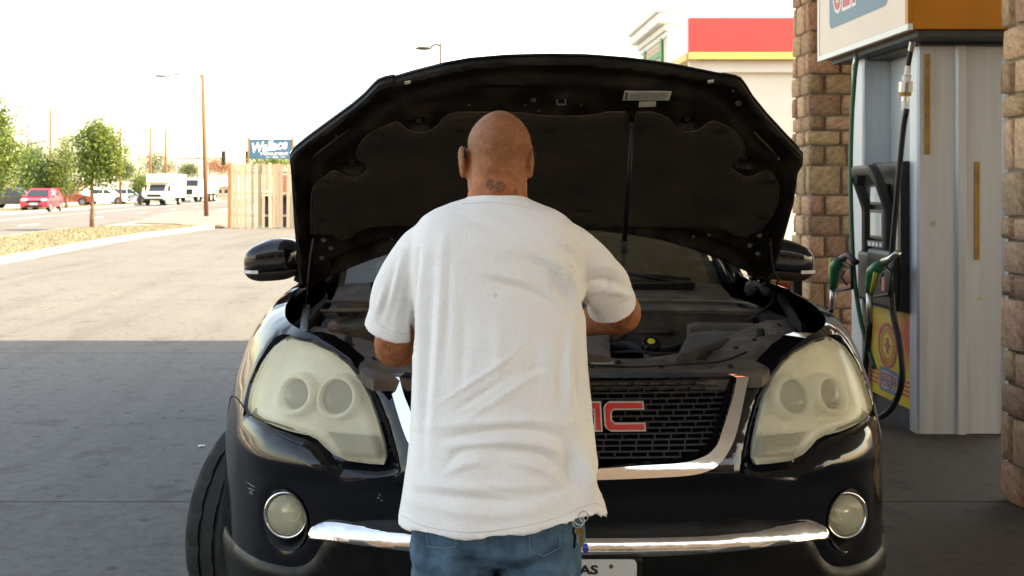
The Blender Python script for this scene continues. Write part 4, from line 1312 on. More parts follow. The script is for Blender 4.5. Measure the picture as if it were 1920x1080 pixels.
m_dustd = M('dusty_black', (.042, .031, .023), .75, var=.4, scale=10, bump=.12, bscale=60, col2=(.085, .063, .046))
m_grime = M('grimy_black', (.008, .0075, .007), .8, var=.4, scale=8)
m_liner = M('hood_felt', (.014, .0088, .0052), .95, var=.45, scale=6, bump=.6, bscale=120, col2=(.030, .019, .011))
m_inner = M('hood_inner_paint', (.009, .0062, .0042), .6, var=.5, scale=9, rvar=.15, bump=.08, bscale=30, col2=(.032, .021, .012), spec=.3, p0=.45, p1=.8)
m_piping = M('dusty_edge', (.07, .042, .02), .9, var=.4, scale=14)
m_gunk = M('grey_metal', (.12, .12, .125), .5, .5, var=.2, scale=16)
m_emred = M('emblem_red', (.62, .02, .025), .3, var=.05, coat=.5)
m_platew = M('plate_white', (.70, .70, .70), .4, var=.05, scale=12)
m_black_ink = M('black_print', (.01, .01, .01), .6)
m_capyel = M('cap_yellow', (.62, .52, .03), .5)

car = thing('black_suv', (CX, 3.6, 0), 'black sport utility vehicle with its hood raised and hazy headlights', 'car')

# ---- outlines on the shell, traced on the left lamp and mirrored
HL = AZL([(541, 633), (580, 641), (620, 661), (650, 684), (672, 713), (690, 746), (705, 790), (717, 835), (721, 862), (716, 873), (690, 873), (650, 866), (622, 856), (605, 840), (592, 827), (575, 819), (540, 809), (500, 796), (474, 786), (462, 776), (463, 755), (470, 725), (482, 695), (500, 662), (518, 640), (530, 634)])
PK = AZL([(541, 627), (582, 635), (624, 655), (655, 679), (684, 706), (708, 748), (728, 800), (742, 850), (750, 880), (742, 892), (700, 897), (640, 894), (612, 884), (596, 866), (582, 845), (560, 832), (520, 817), (480, 797), (457, 780), (458, 752), (466, 720), (478, 690), (496, 658), (515, 634), (528, 627)])
HLm = [(-a, z) for a, z in HL][::-1]; PKm = [(-a, z) for a, z in PK][::-1]
GR_out = [(1398, 702), (1392, 735), (1386, 765), (1374, 815), (1362, 845), (1345, 868), (1322, 881), (1290, 887), (1230, 891), (1125, 896)]
GR_in = [(1376, 702), (1370, 735), (1363, 765), (1350, 808), (1340, 830), (1325, 849), (1302, 860), (1270, 866), (1200, 871), (1125, 876)]
go = AZL(GR_out); gi = AZL(GR_in)
go = [(a, z) for a, z in go[:-1]] + [(0, go[-1][1] - .002)]; gi = gi[:-1] + [(0, gi[-1][1] - .002)]
ZG = 1.003
go[0] = (go[0][0], ZG); gi[0] = (gi[0][0], ZG)
grille_hole = gi + [(-a, z) for a, z in gi[:-1]][::-1]
FOG = [AZ(535, 978), AZ(1600, 957)]
fa, fz = (abs(FOG[0][0]) + abs(FOG[1][0])) / 2, (FOG[0][1] + FOG[1][1]) / 2
def circ(a, z, ra, rz, n=28): return [(a + ra * math.cos(2 * math.pi * k / n), z + rz * math.sin(2 * math.pi * k / n)) for k in range(n)]
fogp = circ(fa - .004, fz - .012, .078, .080)
fogpm = [(-a, z) for a, z in fogp][::-1]
def a_at_y(Y): return float(np.interp(Y, _cur[:300, 1], _L[:300]))
AW = a_at_y(3.56); AD = a_at_y(4.08)
def arch(ac, sgn=1):
    pts = [(sgn * (ac + .445 * math.cos(R(t))), .36 + .445 * math.sin(R(t))) for t in range(0, 181, 9)]
    return pts if sgn > 0 else pts[::-1]
# outer boundary of the front shell: bottom edge is broken by the wheel arches
def ztop(b):
    return float(np.interp(b, [0, .56, .60, .664, .756, .86, .95, 1.2, 1.5, 1.9, 3], [1.004, 1.004, 1.040, 1.066, 1.090, 1.098, 1.104, 1.125, 1.145, 1.158, 1.165]))
half_top = [(b, ztop(b)) for b in list(np.arange(.0, AD, .03)) + [AD]]
bot = [(AD, .27), (AW + .443, .27)] + arch(AW) + [(AW - .443, .27), (0, .30)]
outer_shell = [(-a, z) for a, z in half_top[1:]][::-1] + half_top + bot + [(-a, z) for a, z in bot[:-1]][::-1]
# the grille opening breaks the top edge
top_cut = [p for p in outer_shell if not (abs(p[0]) < gi[0][0] and p[1] > .95)]
i_in = next(i for i, p in enumerate(top_cut) if p[0] > 0 and p[1] > .9)
outer_shell = top_cut[:i_in] + [(-a, z) for a, z in gi] + gi[:-1][::-1] + top_cut[i_in:]
zc_ = HL[19][1]
seam = [(abs(PK[18][0]) + .002, PK[18][1]), (1.02, zc_ + .012), (1.12, zc_ + .018), (1.2, zc_ + .01), (AW - .40, zc_ - .02), (AW - .30, .36 + .445 * math.sin(math.acos(.30 / .445)) + .002)]
pts, tri, dd = fill2d(outer_shell, [PK, PKm, fogp, fogpm], .018, [seam, [(-a, z) for a, z in seam]])
def seam_z(b): return float(np.interp(b, [p[0] for p in seam], [p[1] for p in seam]))
def build_shell(name, sel, mat):
    tr = tri[sel]
    ids = np.unique(tr); mp_ = {int(k): i for i, k in enumerate(ids)}
    X, Y, Z = shell_np(pts[ids, 0], pts[ids, 1], -.006 * np.clip(1 - dd[ids] / .008, 0, 1) ** 2)
    o = obj(name, list(zip(X, Y, Z)), [tuple(mp_[int(q)] for q in t) for t in tr], mat, car)
    autosmooth(o, 50)
    return o
cen = pts[tri].mean(1)
isf = np.array([(abs(a) > seam[0][0] and z > seam_z(min(abs(a), seam[-1][0])) and abs(a) < seam[-1][0]) or abs(a) >= seam[-1][0] or (abs(a) > .88 and z > 1.0) for a, z in cen])
bumper = build_shell('front_bumper', ~isf, m_cpaint)
build_shell('fender', isf & (cen[:, 0] < 0), m_cpaint)
build_shell('fender', isf & (cen[:, 0] > 0), m_cpaint)
for sg_ in (-1, 1):
    MB().tube([S(sg_ * a, z, .0005) for a, z in catmull(seam, 5)], .0022, 5).build('panel_gap', m_grime, car)

def shrink_poly(poly, k):
    c = np.mean(np.array(poly), 0); out = []
    for p in poly:
        d_ = np.array(p) - c; L_ = np.linalg.norm(d_); out.append(tuple(c + d_ * (L_ - k) / L_))
    return out
# pockets behind the lamps: glossy black bowls that step down from the rim
def dist_to(a, z, poly): return float(seg_dist(np.array([[a, z]]), poly)[0])
def pocket(name, poly, depth, w, mat, parent, holes=()):
    return sheet(name, lambda a, z, h: S(a, z, h), poly, holes, .012, 0, -.10, 0, 0, mat, parent, relief=lambda a, z, d: -depth * min(1, max(0, dist_to(a, z, poly)) / w) ** 1.3)
for poly, hl, sg_ in ((PK, HL, -1), (PKm, HLm, 1)):
    pocket('lamp_pocket', poly, .034, .022, m_cpaint, car, [shrink_poly(hl, .004)])
    # headlight: hazy lens over a silver bucket with two projectors
    hm = hl
    lens_mat = MATS.get('hazy_lens')
    if lens_mat is None:
        lens_mat = bpy.data.materials.new('hazy_lens'); lens_mat.use_nodes = True; MATS['hazy_lens'] = lens_mat
        nt = lens_mat.node_tree; b = nt.nodes['Principled BSDF']
        tc = nt.nodes.new('ShaderNodeTexCoord'); n1 = nt.nodes.new('ShaderNodeTexNoise'); n1.inputs['Scale'].default_value = 7; n1.inputs['Detail'].default_value = 6
        nt.links.new(tc.outputs['Object'], n1.inputs[0])
        rp = _ramp(nt, (.66, .58, .38), (.80, .74, .54), .3, .7); nt.links.new(n1.outputs[0], rp.inputs[0]); nt.links.new(rp.outputs[0], b.inputs['Base Color'])
        b.inputs['Roughness'].default_value = .22; b.inputs['Coat Weight'].default_value = .35; b.inputs['Coat Roughness'].default_value = .12
        trn = nt.nodes.new('ShaderNodeBsdfTransparent'); trn.inputs[0].default_value = (.93, .92, .84, 1)
        mx = nt.nodes.new('ShaderNodeMixShader')
        rf = nt.nodes.new('ShaderNodeMapRange'); rf.inputs[1].default_value = .3; rf.inputs[2].default_value = .7; rf.inputs[3].default_value = .25; rf.inputs[4].default_value = .42
        n2 = nt.nodes.new('ShaderNodeTexNoise'); n2.inputs['Scale'].default_value = 3.5; nt.links.new(tc.outputs['Object'], n2.inputs[0])
        nt.links.new(n2.outputs[0], rf.inputs[0]); nt.links.new(rf.outputs[0], mx.inputs[0])
        nt.links.new(trn.outputs[0], mx.inputs[1]); nt.links.new(b.outputs[0], mx.inputs[2]); nt.links.new(mx.outputs[0], nt.nodes['Material Output'].inputs[0])
        M('lamp_bucket', (.82, .79, .72), .45, 0, var=.06, scale=6); M('projector_ring', (.80, .78, .68), .35, .0, var=.05); M('projector_glass', (.10, .10, .075), .15, var=.1); M('ribbed_reflector', (.16, .155, .12), .35, .0, var=.1)
    # lens = thin dome, open at the back
    P2, T2, D2 = fill2d(hl, (), .012)
    V = [S(a, z, .006 - .020 * max(0, 1 - d / .022) ** 2) for (a, z), d in zip(P2, D2)]
    lens = obj('headlight', V, [tuple(t) for t in T2], lens_mat, car); autosmooth(lens, 60)
    V = [S(a, z, -.026 - .030 * min(1, d / .03)) for (a, z), d in zip(P2, D2)]
    bk = obj('bucket', V, [tuple(t) for t in T2], MATS['lamp_bucket'], lens); autosmooth(bk, 60)
    # rim wall joining lens and bucket
    rim = resample(hl, .012); V = []; Fc = []
    for i, (a, z) in enumerate(rim):
        V += [S(a, z, -.012), S(a, z, -.030)]
        j = (i + 1) % len(rim); Fc.append((2 * i, 2 * j, 2 * j + 1, 2 * i + 1))
    obj('rim', V, Fc, MATS['lamp_bucket'], lens, smooth=True)
    for (u, v, ro, ri) in ((534, 744, 40, 26), (622, 748, 42, 29)):
        a, z = AZ(u, v); aL, aR = AZ(u - 20, v)[0], AZ(u + 20, v)[0]
        ka = abs(aR - aL) / 40; kz = .00135
        aa_ = sg_ * abs(a)
        def MP(x, y, h, aa_=aa_, z=z): return S(aa_ + x, z + y, h)
        rg = []
        for rad, h in ((ro * 1.0, -.062), (ro * .98, -.030), (ro * .90, -.022), (ro * .78, -.024), (ri * 1.05, -.040)):
            rg.append([MP(rad * ka * math.cos(2 * math.pi * k / 36), rad * kz * math.sin(2 * math.pi * k / 36), h) for k in range(36)])
        bez = MB().rings(rg, cap=False).build('projector_bezel', MATS['projector_ring'], lens, smooth=True)
        rg = [[MP(rad * ka * math.cos(2 * math.pi * k / 36), rad * kz * math.sin(2 * math.pi * k / 36), h) for k in range(36)] for rad, h in ((ri * 1.06, -.041), (ri * .9, -.034), (ri * .5, -.026), (ri * .05, -.024))]
        MB().rings(rg).build('projector_lens', MATS['projector_glass'], bez, smooth=True)
    # turn signal: horizontal ribs in the lower inner corner
    rb = MB()
    tl = [AZ(608, 812), AZ(706, 820), AZ(716, 862), AZ(640, 858)]
    for k in range(9):
        t = (k + .5) / 9
        a0 = tl[0][0] + (tl[3][0] - tl[0][0]) * t; z0_ = tl[0][1] + (tl[3][1] - tl[0][1]) * t
        a1 = tl[1][0] + (tl[2][0] - tl[1][0]) * t; z1_ = tl[1][1] + (tl[2][1] - tl[1][1]) * t
        f_ = -sg_
        rb.tube([S(f_ * (a0 + (a1 - a0) * q), z0_ + (z1_ - z0_) * q, -.018) for q in (0, .25, .5, .75, 1)], .0032, 6)
    rb.build('turn_reflector', MATS['ribbed_reflector'], lens, smooth=True)

# ---- grille: deep black lattice, chrome surround, emblem
gpoly = [(a * .995, z) for a, z in grille_hole]
def Gm(a, z, h): return S(a, min(z, 1.02), h)
P2, T2, D2 = fill2d(gpoly, (), .03)
grl = obj('grille', [Gm(a, z, -.095) for a, z in P2], [tuple(t) for t in T2], m_grime, car); autosmooth(grl, 60)
lat = MB()
rows = 15; zlo, zhi = min(p[1] for p in gpoly), ZG
amax = gi[0][0]
def half_w(z):
    zz = [p[1] for p in gi][::-1]; aa = [p[0] for p in gi][::-1]
    return float(np.interp(z, zz, aa))
for r in range(rows + 1):
    z = zlo + (zhi - zlo) * (r + .3) / (rows + .3)
    if z > zhi - .003: continue
    hw = half_w(z)
    n = max(4, int(hw / .03))
    top = [S(-hw + 2 * hw * k / n, z + .0022, -.030) for k in range(n + 1)]; bt = [S(-hw + 2 * hw * k / n, z - .0022, -.030) for k in range(n + 1)]
    tb = [S(-hw + 2 * hw * k / n, z + .0050, -.060) for k in range(n + 1)]; bb = [S(-hw + 2 * hw * k / n, z - .0008, -.060) for k in range(n + 1)]
    lat.rings([[a_, b_, c_, d_] for a_, b_, c_, d_ in zip(top, bt, bb, tb)])
    z2 = z + (zhi - zlo) / (rows + .3)
    x = -hw + (.02 if r % 2 else .04)
    while x < hw:
        if abs(x) < half_w(min(z2, zhi)):
            lat.rings([[S(x - .002, zz, -.033), S(x + .002, zz, -.033), S(x + .002, zz, -.06), S(x - .002, zz, -.06)] for zz in (z, z2 - .002)])
        x += .042
m_lat = M('grille_lattice', (.009, .009, .0095), .42, var=.4, scale=20)
lat.build('lattice', m_lat, grl)
# inner wall of the opening
V = []; Fc = []
gw = resample(gpoly, .02)
for i, (a, z) in enumerate(gw):
    V += [S(a, z, 0), S(a, z, -.097)]
    j = (i + 1) % len(gw); Fc.append((2 * i, 2 * j, 2 * j + 1, 2 * i + 1))
obj('opening_wall', V, Fc, m_cblk, grl, smooth=False)
sur = go + [(-a, z) for a, z in go[:-1]][::-1] + [(-a, z) for a, z in gi] + gi[:-1][::-1]
# dense curve for a smooth bend
def dense(half):
    return [tuple(p) for p in catmull(half, 6)]
gd, gid = dense(go), dense(gi)
sur = gd + [(-a, z) for a, z in gd[:-1]][::-1] + [(-a, z) for a, z in gid] + gid[:-1][::-1]
sheet('grille_surround', S, sur, (), .008, .016, -.055, 0, 0, m_chrome, car)

# emblem letters
em = MB()
EW, EH, ET, ER = .104, .070, .0205, .016
def L_C(e):
    t = ET; W = EW; Hh = EH; r = ER; r2 = .006
    return [(W - e, Hh - e), (r, Hh - e), (e + .004, Hh - r * .45), (e, Hh - r), (e, r), (e + .004, r * .45), (r, e), (W - e, e), (W - e, t - e), (t + r2, t - e), (t - e, t + r2), (t - e, Hh - t - r2), (t + r2, Hh - t + e), (W - e, Hh - t + e)]
def L_G(e):
    t = ET; W = EW; Hh = EH; r = ER; r2 = .006; m = Hh * .60
    return [(W - e, Hh - e), (r, Hh - e), (e + .004, Hh - r * .45), (e, Hh - r), (e, r), (e + .004, r * .45), (r, e), (W - e, e), (W - e, m - e), (W * .45 + e, m - e), (W * .45 + e, m - t * .85 + e), (W - t + e, m - t * .85 + e), (W - t + e, t - e), (t + r2, t - e), (t - e, t + r2), (t - e, Hh - t - r2), (t + r2, Hh - t + e), (W - e, Hh - t + e)]
def L_M(e):
    t = ET; W = EW * 1.08; Hh = EH; r = ER
    g1, g2 = t, (W - t) / 2; g3, g4 = (W + t) / 2, W - t
    return [(W - e, Hh - e), (r, Hh - e), (e, Hh - r), (e, e), (g1 - e, e), (g1 - e, Hh - t + e), (g2 + e, Hh - t + e), (g2 + e, e), (g3 - e, e), (g3 - e, Hh - t + e), (g4 + e, Hh - t + e), (g4 + e, e), (W - e, e)]
emb = None
zE = AZ(1165, 778)[1] - EH / 2
xr = AZ(1207, 778)[0]
x0s = [xr - EW * 3.08 - .010, xr - EW * 2.08 - .005, xr - EW]
for nm, fn, x0 in (('G', L_G, x0s[0]), ('M', L_M, x0s[1]), ('C', L_C, x0s[2])):
    base = sheet('emblem_letter', lambda a, z, h, x0=x0: S(x0 + a, zE + z, h), fn(0), (), .012, .012, -.004, 0, 0, m_chrome, car, smooth=False)
    sheet('letter_face', lambda a, z, h, x0=x0: S(x0 + a, zE + z, h), fn(.0042), (), .012, .0135, .010, 0, 0, m_emred, base, smooth=False)

# ---- fog lamps
for sg_ in (-1, 1):
    poly = fogp if sg_ > 0 else fogpm
    pocket('fog_pocket', poly, .05, .03, m_cblk, car)
    c = S(sg_ * fa, fz, -.022)
    mm = frame(c, (1, .22 * sg_, 0), (0, .02, 1))
    if (mm.to_3x3() @ Vector((0, 0, 1))).y > 0: mm = mm @ Matrix.Rotation(math.pi, 4, 'Y')
    fl = MB().lathe([(.062, -.03), (.062, .010), (.060, .016), (.0555, .016), (.054, .008)], mm, 36, cap=False).build('fog_lamp', m_chrome, car, smooth=True)
    MB().lathe([(.0545, .006), (.05, .015), (.035, .022), (.015, .025), (.001, .0255)], mm, 36).build('lens', lens_mat, fl, smooth=True)
    MB().lathe([(.054, .004), (.045, -.012), (.02, -.028), (.012, -.02), (.010, .0)], mm, 28).build('reflector', m_chrome, fl, smooth=True)

# ---- lower cladding and bright strip
cl_top = AZL([(421, 992), (440, 1018), (470, 1040), (510, 1056), (545, 1063), (570, 1060), (590, 1046), (604, 1022), (622, 1000), (645, 985), (690, 977), (760, 974)])
cl_half = [(abs(a), z) for a, z in cl_top]
cl_half = [(cl_half[0][0] + .03, cl_half[0][1] + .03)] + cl_half
ct = [tuple(p) for p in catmull(cl_half, 4)]
clad = ct + [(0, ct[-1][1] - .004)] + [(-a, z) for a, z in ct][::-1]
clad = clad + [(-ct[0][0], .32), (0, .30), (ct[0][0], .32)]
sheet('lower_bumper', S, clad, (), .018, .016, -.004, .014, .026, m_cblk, car)
st_top = [(0, .628)] + [(abs(a), z) for a, z in AZL([(1300, 1001), (1400, 991), (1460, 983), (1500, 978), (1525, 978), (1540, 985), (1546, 996)])]
st_bot = [(abs(a), z) for a, z in AZL([(1543, 1004), (1500, 1011), (1400, 1024), (1250, 1036)])] + [(0, .583)]
st_h = [tuple(p) for p in catmull(st_top, 4)] + [tuple(p) for p in catmull(st_bot, 4)]
strip_poly = st_h + [(-a, z) for a, z in st_h[1:-1]][::-1]
sheet('chrome_strip', S, strip_poly, (), .006, .014, .002, 0, 0, m_chrome_sc, car, relief=lambda a, z, d: .016 * (1 - max(0, min(1, (z - .572) / .066)) ** 2.0) - .004 * max(0, 1 - d / .006) ** 2)

# ---- plate
pu = PZ
pc = S(0, .50, .034)
px0, px1 = CX - .1525, CX + .1525
pz1 = H - (1050 - V0) * 2.545 / F
pl_ = sheet('license_plate', lambda a, b, h: Vector((CX + a, 2.548 - h, pz1 - .0775 + b)), rrect(.305, .155, .012), (), .05, .002, -.002, 0, 0, m_platew, car, smooth=False)
lettering('lettering', 'TEXAS', frame((CX, 2.5455, pz1 - .024), (1, 0, 0), (0, 0, 1)), w=.118, h=.023, bold=.04, mat=m_black_ink, parent=pl_)
for sx in (-1, 1):
    for zz in (pz1 - .016, pz1 - .139):
        MB().lathe([(.0055, 0), (.0045, .002), (.002, .003)], Matrix.Translation((CX + sx * .0905, 2.5455, zz)) @ Matrix.Rotation(R(90), 4, 'X'), 10).build('screw', m_gunk, pl_)
MB().box((CX - .17, 2.552, .36), (CX + .17, 2.60, pz1 + .004), bev=.01).build('plate_holder', m_cblk, car)
# scuffs on the bumper
for (u, v, du, dv) in ((712, 930, 8, 10), (468, 908, 26, 3), (470, 916, 20, 2.2), (474, 924, 16, 2)):
    a, z = AZ(u, v); k = .0006
    random.seed(u)
    mb = MB()
    for q in range(7 if du < 10 else 3):
        da = random.uniform(-du, du) / 740 * .5; dz_ = random.uniform(-dv, dv) / 740
        w_ = du / 740 * random.uniform(.12, .4) if du < 10 else du / 740 * .5; h_ = random.uniform(.0006, .002)
        mb.add([S(a + da - w_, z + dz_, k), S(a + da + w_, z + dz_ - .001, k), S(a + da + w_ * .8, z + dz_ + h_, k), S(a + da - w_ * .7, z + dz_ + h_, k)], [(0, 1, 2, 3)])
    mb.build('scuff', M('paint_scuff', (.20, .19, .18), .7) if 'paint_scuff' not in MATS else MATS['paint_scuff'], bumper)

# ---- the raised hood: a crowned panel hinged at the cowl
HO = Vector((CX, 3.75, 1.13)); H1 = Vector((1, 0, 0)); H2 = Vector((0, -.85, .71)).normalized(); HN = H1.cross(H2).normalized()
def hcrown(x, t): return -.035 * (1 - (x / .8) ** 2) * 1.0 - .012 * math.sin(math.pi * min(1, max(0, t / 1.1)))
def HM(x, t, h=0.): return HO + H1 * x + H2 * t + HN * (h + hcrown(x, t))
def HX_(u, v, h=0.):
    """photo pixel -> (x, t) on the hood's inner face"""
    d = P(u, v, 1.) - Vector((0, 0, H)); o = Vector((0, 0, H)); c = 0.
    for _ in range(6):
        k = (HO + HN * (h + c) - o).dot(HN) / d.dot(HN)
        q = o + d * k - HO
        x, t = q.dot(H1), q.dot(H2)
        c = hcrown(x, t)
    return (x, t)
def HXL(l): return [HX_(u, v) for u, v in l]
hood_px = [(560, 541), (556, 490), (551, 430), (546, 350), (543, 310), (543, 295), (549, 285), (575, 264), (620, 231), (660, 202), (682, 183), (697, 167), (708, 157), (722, 152), (737, 149), (741, 151), (775, 141), (830, 127), (880, 118), (950, 112), (1030, 110), (1100, 111), (1180, 117), (1260, 128), (1330, 142), (1354, 147), (1358, 146), (1380, 150), (1392, 155), (1402, 168), (1414, 188), (1440, 220), (1475, 258), (1502, 286), (1508, 294), (1507, 308), (1498, 324), (1490, 380), (1476, 430), (1462, 480), (1450, 520), (1444, 531), (1428, 524), (1400, 510), (1350, 487), (1300, 468), (1240, 450), (1180, 439), (1110, 432), (1030, 430), (950, 432), (880, 437), (800, 453), (740, 472), (690, 489), (640, 509), (600, 527), (585, 538)]
hood_o = HXL(hood_px)
def shrink(poly, k):
    """inset a polygon by k along averaged edge normals"""
    n = len(poly); A = sum(poly[i][0] * poly[(i + 1) % n][1] - poly[(i + 1) % n][0] * poly[i][1] for i in range(n)); s = 1 if A > 0 else -1
    out = []
    for i in range(n):
        p0, p1, p2 = np.array(poly[i - 1]), np.array(poly[i]), np.array(poly[(i + 1) % n])
        e1 = (p1 - p0) / (np.linalg.norm(p1 - p0) + 1e-9); e2 = (p2 - p1) / (np.linalg.norm(p2 - p1) + 1e-9)
        nn = np.array([-(e1[1] + e2[1]), e1[0] + e2[0]]) * s
        nn /= np.linalg.norm(nn) + 1e-9
        out.append(tuple(p1 + nn * k / max(.5, math.sqrt(max(.05, (1 + e1 @ e2) / 2)))))
    return out
hood = sheet('hood', HM, hood_o, (), .025, -.014, -.022, 0, 0, m_cpaint, car)
def frame_relief(x, t, d):
    h = 0.
    h += .010 * math.exp(-((d - .012) / .010) ** 2)                 # rolled hem
    h -= .012 * math.exp(-((d - .055) / .018) ** 2)                 # channel inside the hem
    h += .006 * math.exp(-((d - .095) / .012) ** 2)                 # ridge
    for (cx, ct, r) in CUPS:
        q = math.hypot(x - cx, t - ct)
        h += -.022 * math.exp(-(q / r) ** 4) + .006 * math.exp(-((q - r * 1.35) / .008) ** 2)
    for (cx, ct, rx, rt, dp) in DENTS:
        h -= dp * math.exp(-(((x - cx) / rx) ** 2 + ((t - ct) / rt) ** 2) ** 2)
    h += .0015 * mnoise.noise(Vector((x * 9, t * 9, 3)))
    return h
CUPS = [(*HX_(u, v), .026) for u, v in ((785, 232), (660, 312), (1290, 229), (1398, 303))]
DENTS = [(*HX_(1052, 176), .020, .008, .020), (*HX_(930, 165), .10, .012, .008), (*HX_(1180, 150), .10, .010, .006), (*HX_(690, 440), .03, .02, .008), (*HX_(1320, 440), .03, .02, .008), (*HX_(720, 195), .05, .02, .008), (*HX_(1360, 190), .05, .02, .008)]
inner = sheet('inner_frame', HM, shrink(hood_o, .004), (), .0105, .002, -.0135, 0, 0, m_inner, hood, relief=frame_relief)
PAD_L = [(880, 207), (858, 208), (842, 212), (830, 220), (821, 232), (809, 240), (795, 245), (780, 246), (768, 242), (757, 234), (750, 228), (742, 226), (722, 233), (705, 241), (690, 250), (678, 262), (671, 277), (670, 290), (676, 298), (686, 304), (688, 314), (680, 324), (666, 329), (652, 328), (640, 322), (630, 317), (621, 319), (610, 328), (598, 337), (588, 349), (584, 364), (583, 400), (584, 434), (622, 436), (630, 443), (643, 446), (656, 442), (672, 429), (690, 422), (722, 419), (800, 419), (930, 420), (1080, 421), (1250, 422), (1340, 423)]
PAD_R = [(1358, 427), (1375, 437), (1398, 440), (1412, 435), (1428, 424), (1448, 400), (1457, 378), (1460, 352), (1456, 337), (1448, 324), (1437, 316), (1425, 321), (1411, 328), (1396, 329), (1382, 322), (1371, 311), (1373, 302), (1384, 296), (1394, 287), (1396, 274), (1390, 258), (1380, 246), (1368, 237), (1352, 229), (1337, 224), (1326, 228), (1315, 237), (1302, 243), (1285, 244), (1270, 239), (1261, 229), (1254, 220), (1240, 213), (1222, 207), (1196, 207), (1192, 212), (1190, 240), (1178, 240), (1176, 211), (1172, 207), (1140, 207), (1118, 212), (1085, 215), (1040, 215), (1005, 213), (980, 209)]
pad_o = HXL(PAD_L + PAD_R)
CLIPS = [(*HX_(u, v), a, b) for u, v, a, b in ((1036, 242, .020, .012), (712, 249, .026, .016), (604, 411, .018, .012), (1095, 393, .034, .010), (1352, 243, .026, .016), (1437, 341, .020, .014), (614, 337, .020, .012), (1430, 406, .018, .012), (830, 393, .034, .010), (860, 243, .02, .012))]
def pad_relief(x, t, d):
    h = .004 * mnoise.noise(Vector((x * 6, t * 6, 1))) + .0015 * mnoise.noise(Vector((x * 25, t * 25, 5)))
    for (cx, ct, a, b) in CLIPS: h -= .011 * math.exp(-(((x - cx) / a) ** 2 + ((t - ct) / b) ** 2) ** 1.5)
    return h
pad = sheet('insulation_pad', HM, pad_o, (), .011, .016, .0, .012, .014, m_liner, hood, relief=pad_relief)
for (cx, ct, a, b) in CLIPS:
    cc = HM(cx, ct, .007)
    rg = [[cc + H1 * (a * .45 * k * math.cos(2 * math.pi * q / 14)) + H2 * (b * .6 * k * math.sin(2 * math.pi * q / 14)) + HN * hh for q in range(14)] for k, hh in ((1, 0), (.9, .002), (.3, .003))]
    MB().rings(rg).build('clip', m_grime, pad)
pp = resample(pad_o, .012)
MB().tube([HM(x, t, .0075) for x, t in pp + [pp[0]]], .0020, 5, cap=False).build('pad_piping', m_piping, pad)
for (cx, ct, r) in CUPS:
    mm = frame(HM(cx, ct, -.018), H1, H2)
    MB().lathe([(.010, 0), (.009, .006), (.005, .008), (.0045, .002)], mm, 12).build('bump_stop', m_gunk, inner, smooth=True)
# hem channel dust streak left and right
for pts_ in (((585, 298), (600, 285), (630, 262), (655, 244)), ((1462, 300), (1440, 275), (1415, 250))):
    MB().tube([HM(*HX_(u, v), -.004) for u, v in pts_], [.0008, .004, .003, .0008], 6).build('dust_streak', M('dust_streak', (.075, .055, .03), .9) if 'dust_streak' not in MATS else MATS['dust_streak'], inner)
# labels
def on_hood(u, v): 
    x, t = HX_(u, v); return x, t
lab = sheet('warning_label', HM, HXL([(1171, 167), (1259, 168), (1254, 184), (1167, 184)]), (), .02, .0095, .0065, 0, 0, M('label_paper', (.42, .40, .33), .6, var=.12, scale=20), hood, smooth=False)
m_lprint = M('label_print', (.10, .095, .08), .7)
for k in range(6):
    va = 169.6 + k * 2.2
    mb = MB(); random.seed(k)
    u = 1181.0 if k else 1196.
    while u < 1250 - k * .5:
        w = random.uniform(2, 8)
        q = [HM(*HX_(a, b), .0098) for a, b in ((u, va), (min(u + w, 1251), va), (min(u + w, 1251), va + 1.0), (u, va + 1.0))]
        mb.add(q, [(0, 1, 2, 3)]); u += w + random.uniform(.8, 2)
    mb.build('print_line', m_lprint, lab)
q = [HM(*HX_(a, b), .0098) for a, b in ((1172.5, 168.8), (1177.5, 168.8), (1175.5, 182.5), (1170, 182.5))]
MB().add(q, [(0, 1, 2, 3)]).build('print_block', m_lprint, lab)
sheet('part_label', HM, HXL([(1198, 188), (1229.5, 187), (1229, 196), (1197, 197)]), (), .02, .0085, .006, 0, 0, MATS['label_paper'], hood, smooth=False)
for (u, v) in ((764, 150), (1331, 148)):
    sheet('bar_code_tag', HM, HXL([(u - 5, v - 2), (u + 6, v - 4), (u + 6, v), (u - 5, v + 2)]), (), .01, .0145, .010, 0, 0, M('tag_pale', (.5, .42, .33), .6, var=.8, scale=420) if 'tag_pale' not in MATS else MATS['tag_pale'], hood, smooth=False)
# latch striker and screws on the inner frame
mm = frame(HM(*HX_(1052, 186), .0), H1, H2)
MB().tube([mm @ Vector((-.012, 0, .0)), mm @ Vector((-.012, 0, .022)), mm @ Vector((.012, 0, .022)), mm @ Vector((.012, 0, .0))], .003, 8).build('latch_striker', m_gunk, hood)
for (u, v, r) in ((1000, 187, .008), (1010, 207, .004), (985, 196, .003), (1090, 196, .004), (880, 196, .004), (723, 160, .005), (1385, 194, .009), (1375, 170, .004), (698, 450, .005), (735, 449, .005), (1300, 444, .005), (1330, 440, .006), (1355, 442, .004), (1405, 455, .006), (1440, 460, .004), (1460, 298, .004), (630, 255, .004)):
    mm = frame(HM(*HX_(u, v), .001), H1, H2)
    MB().lathe([(r, -.004), (r, .002), (r * .5, .003), (r * .45, .0005)], mm, 12).build('screw', m_gunk, inner)
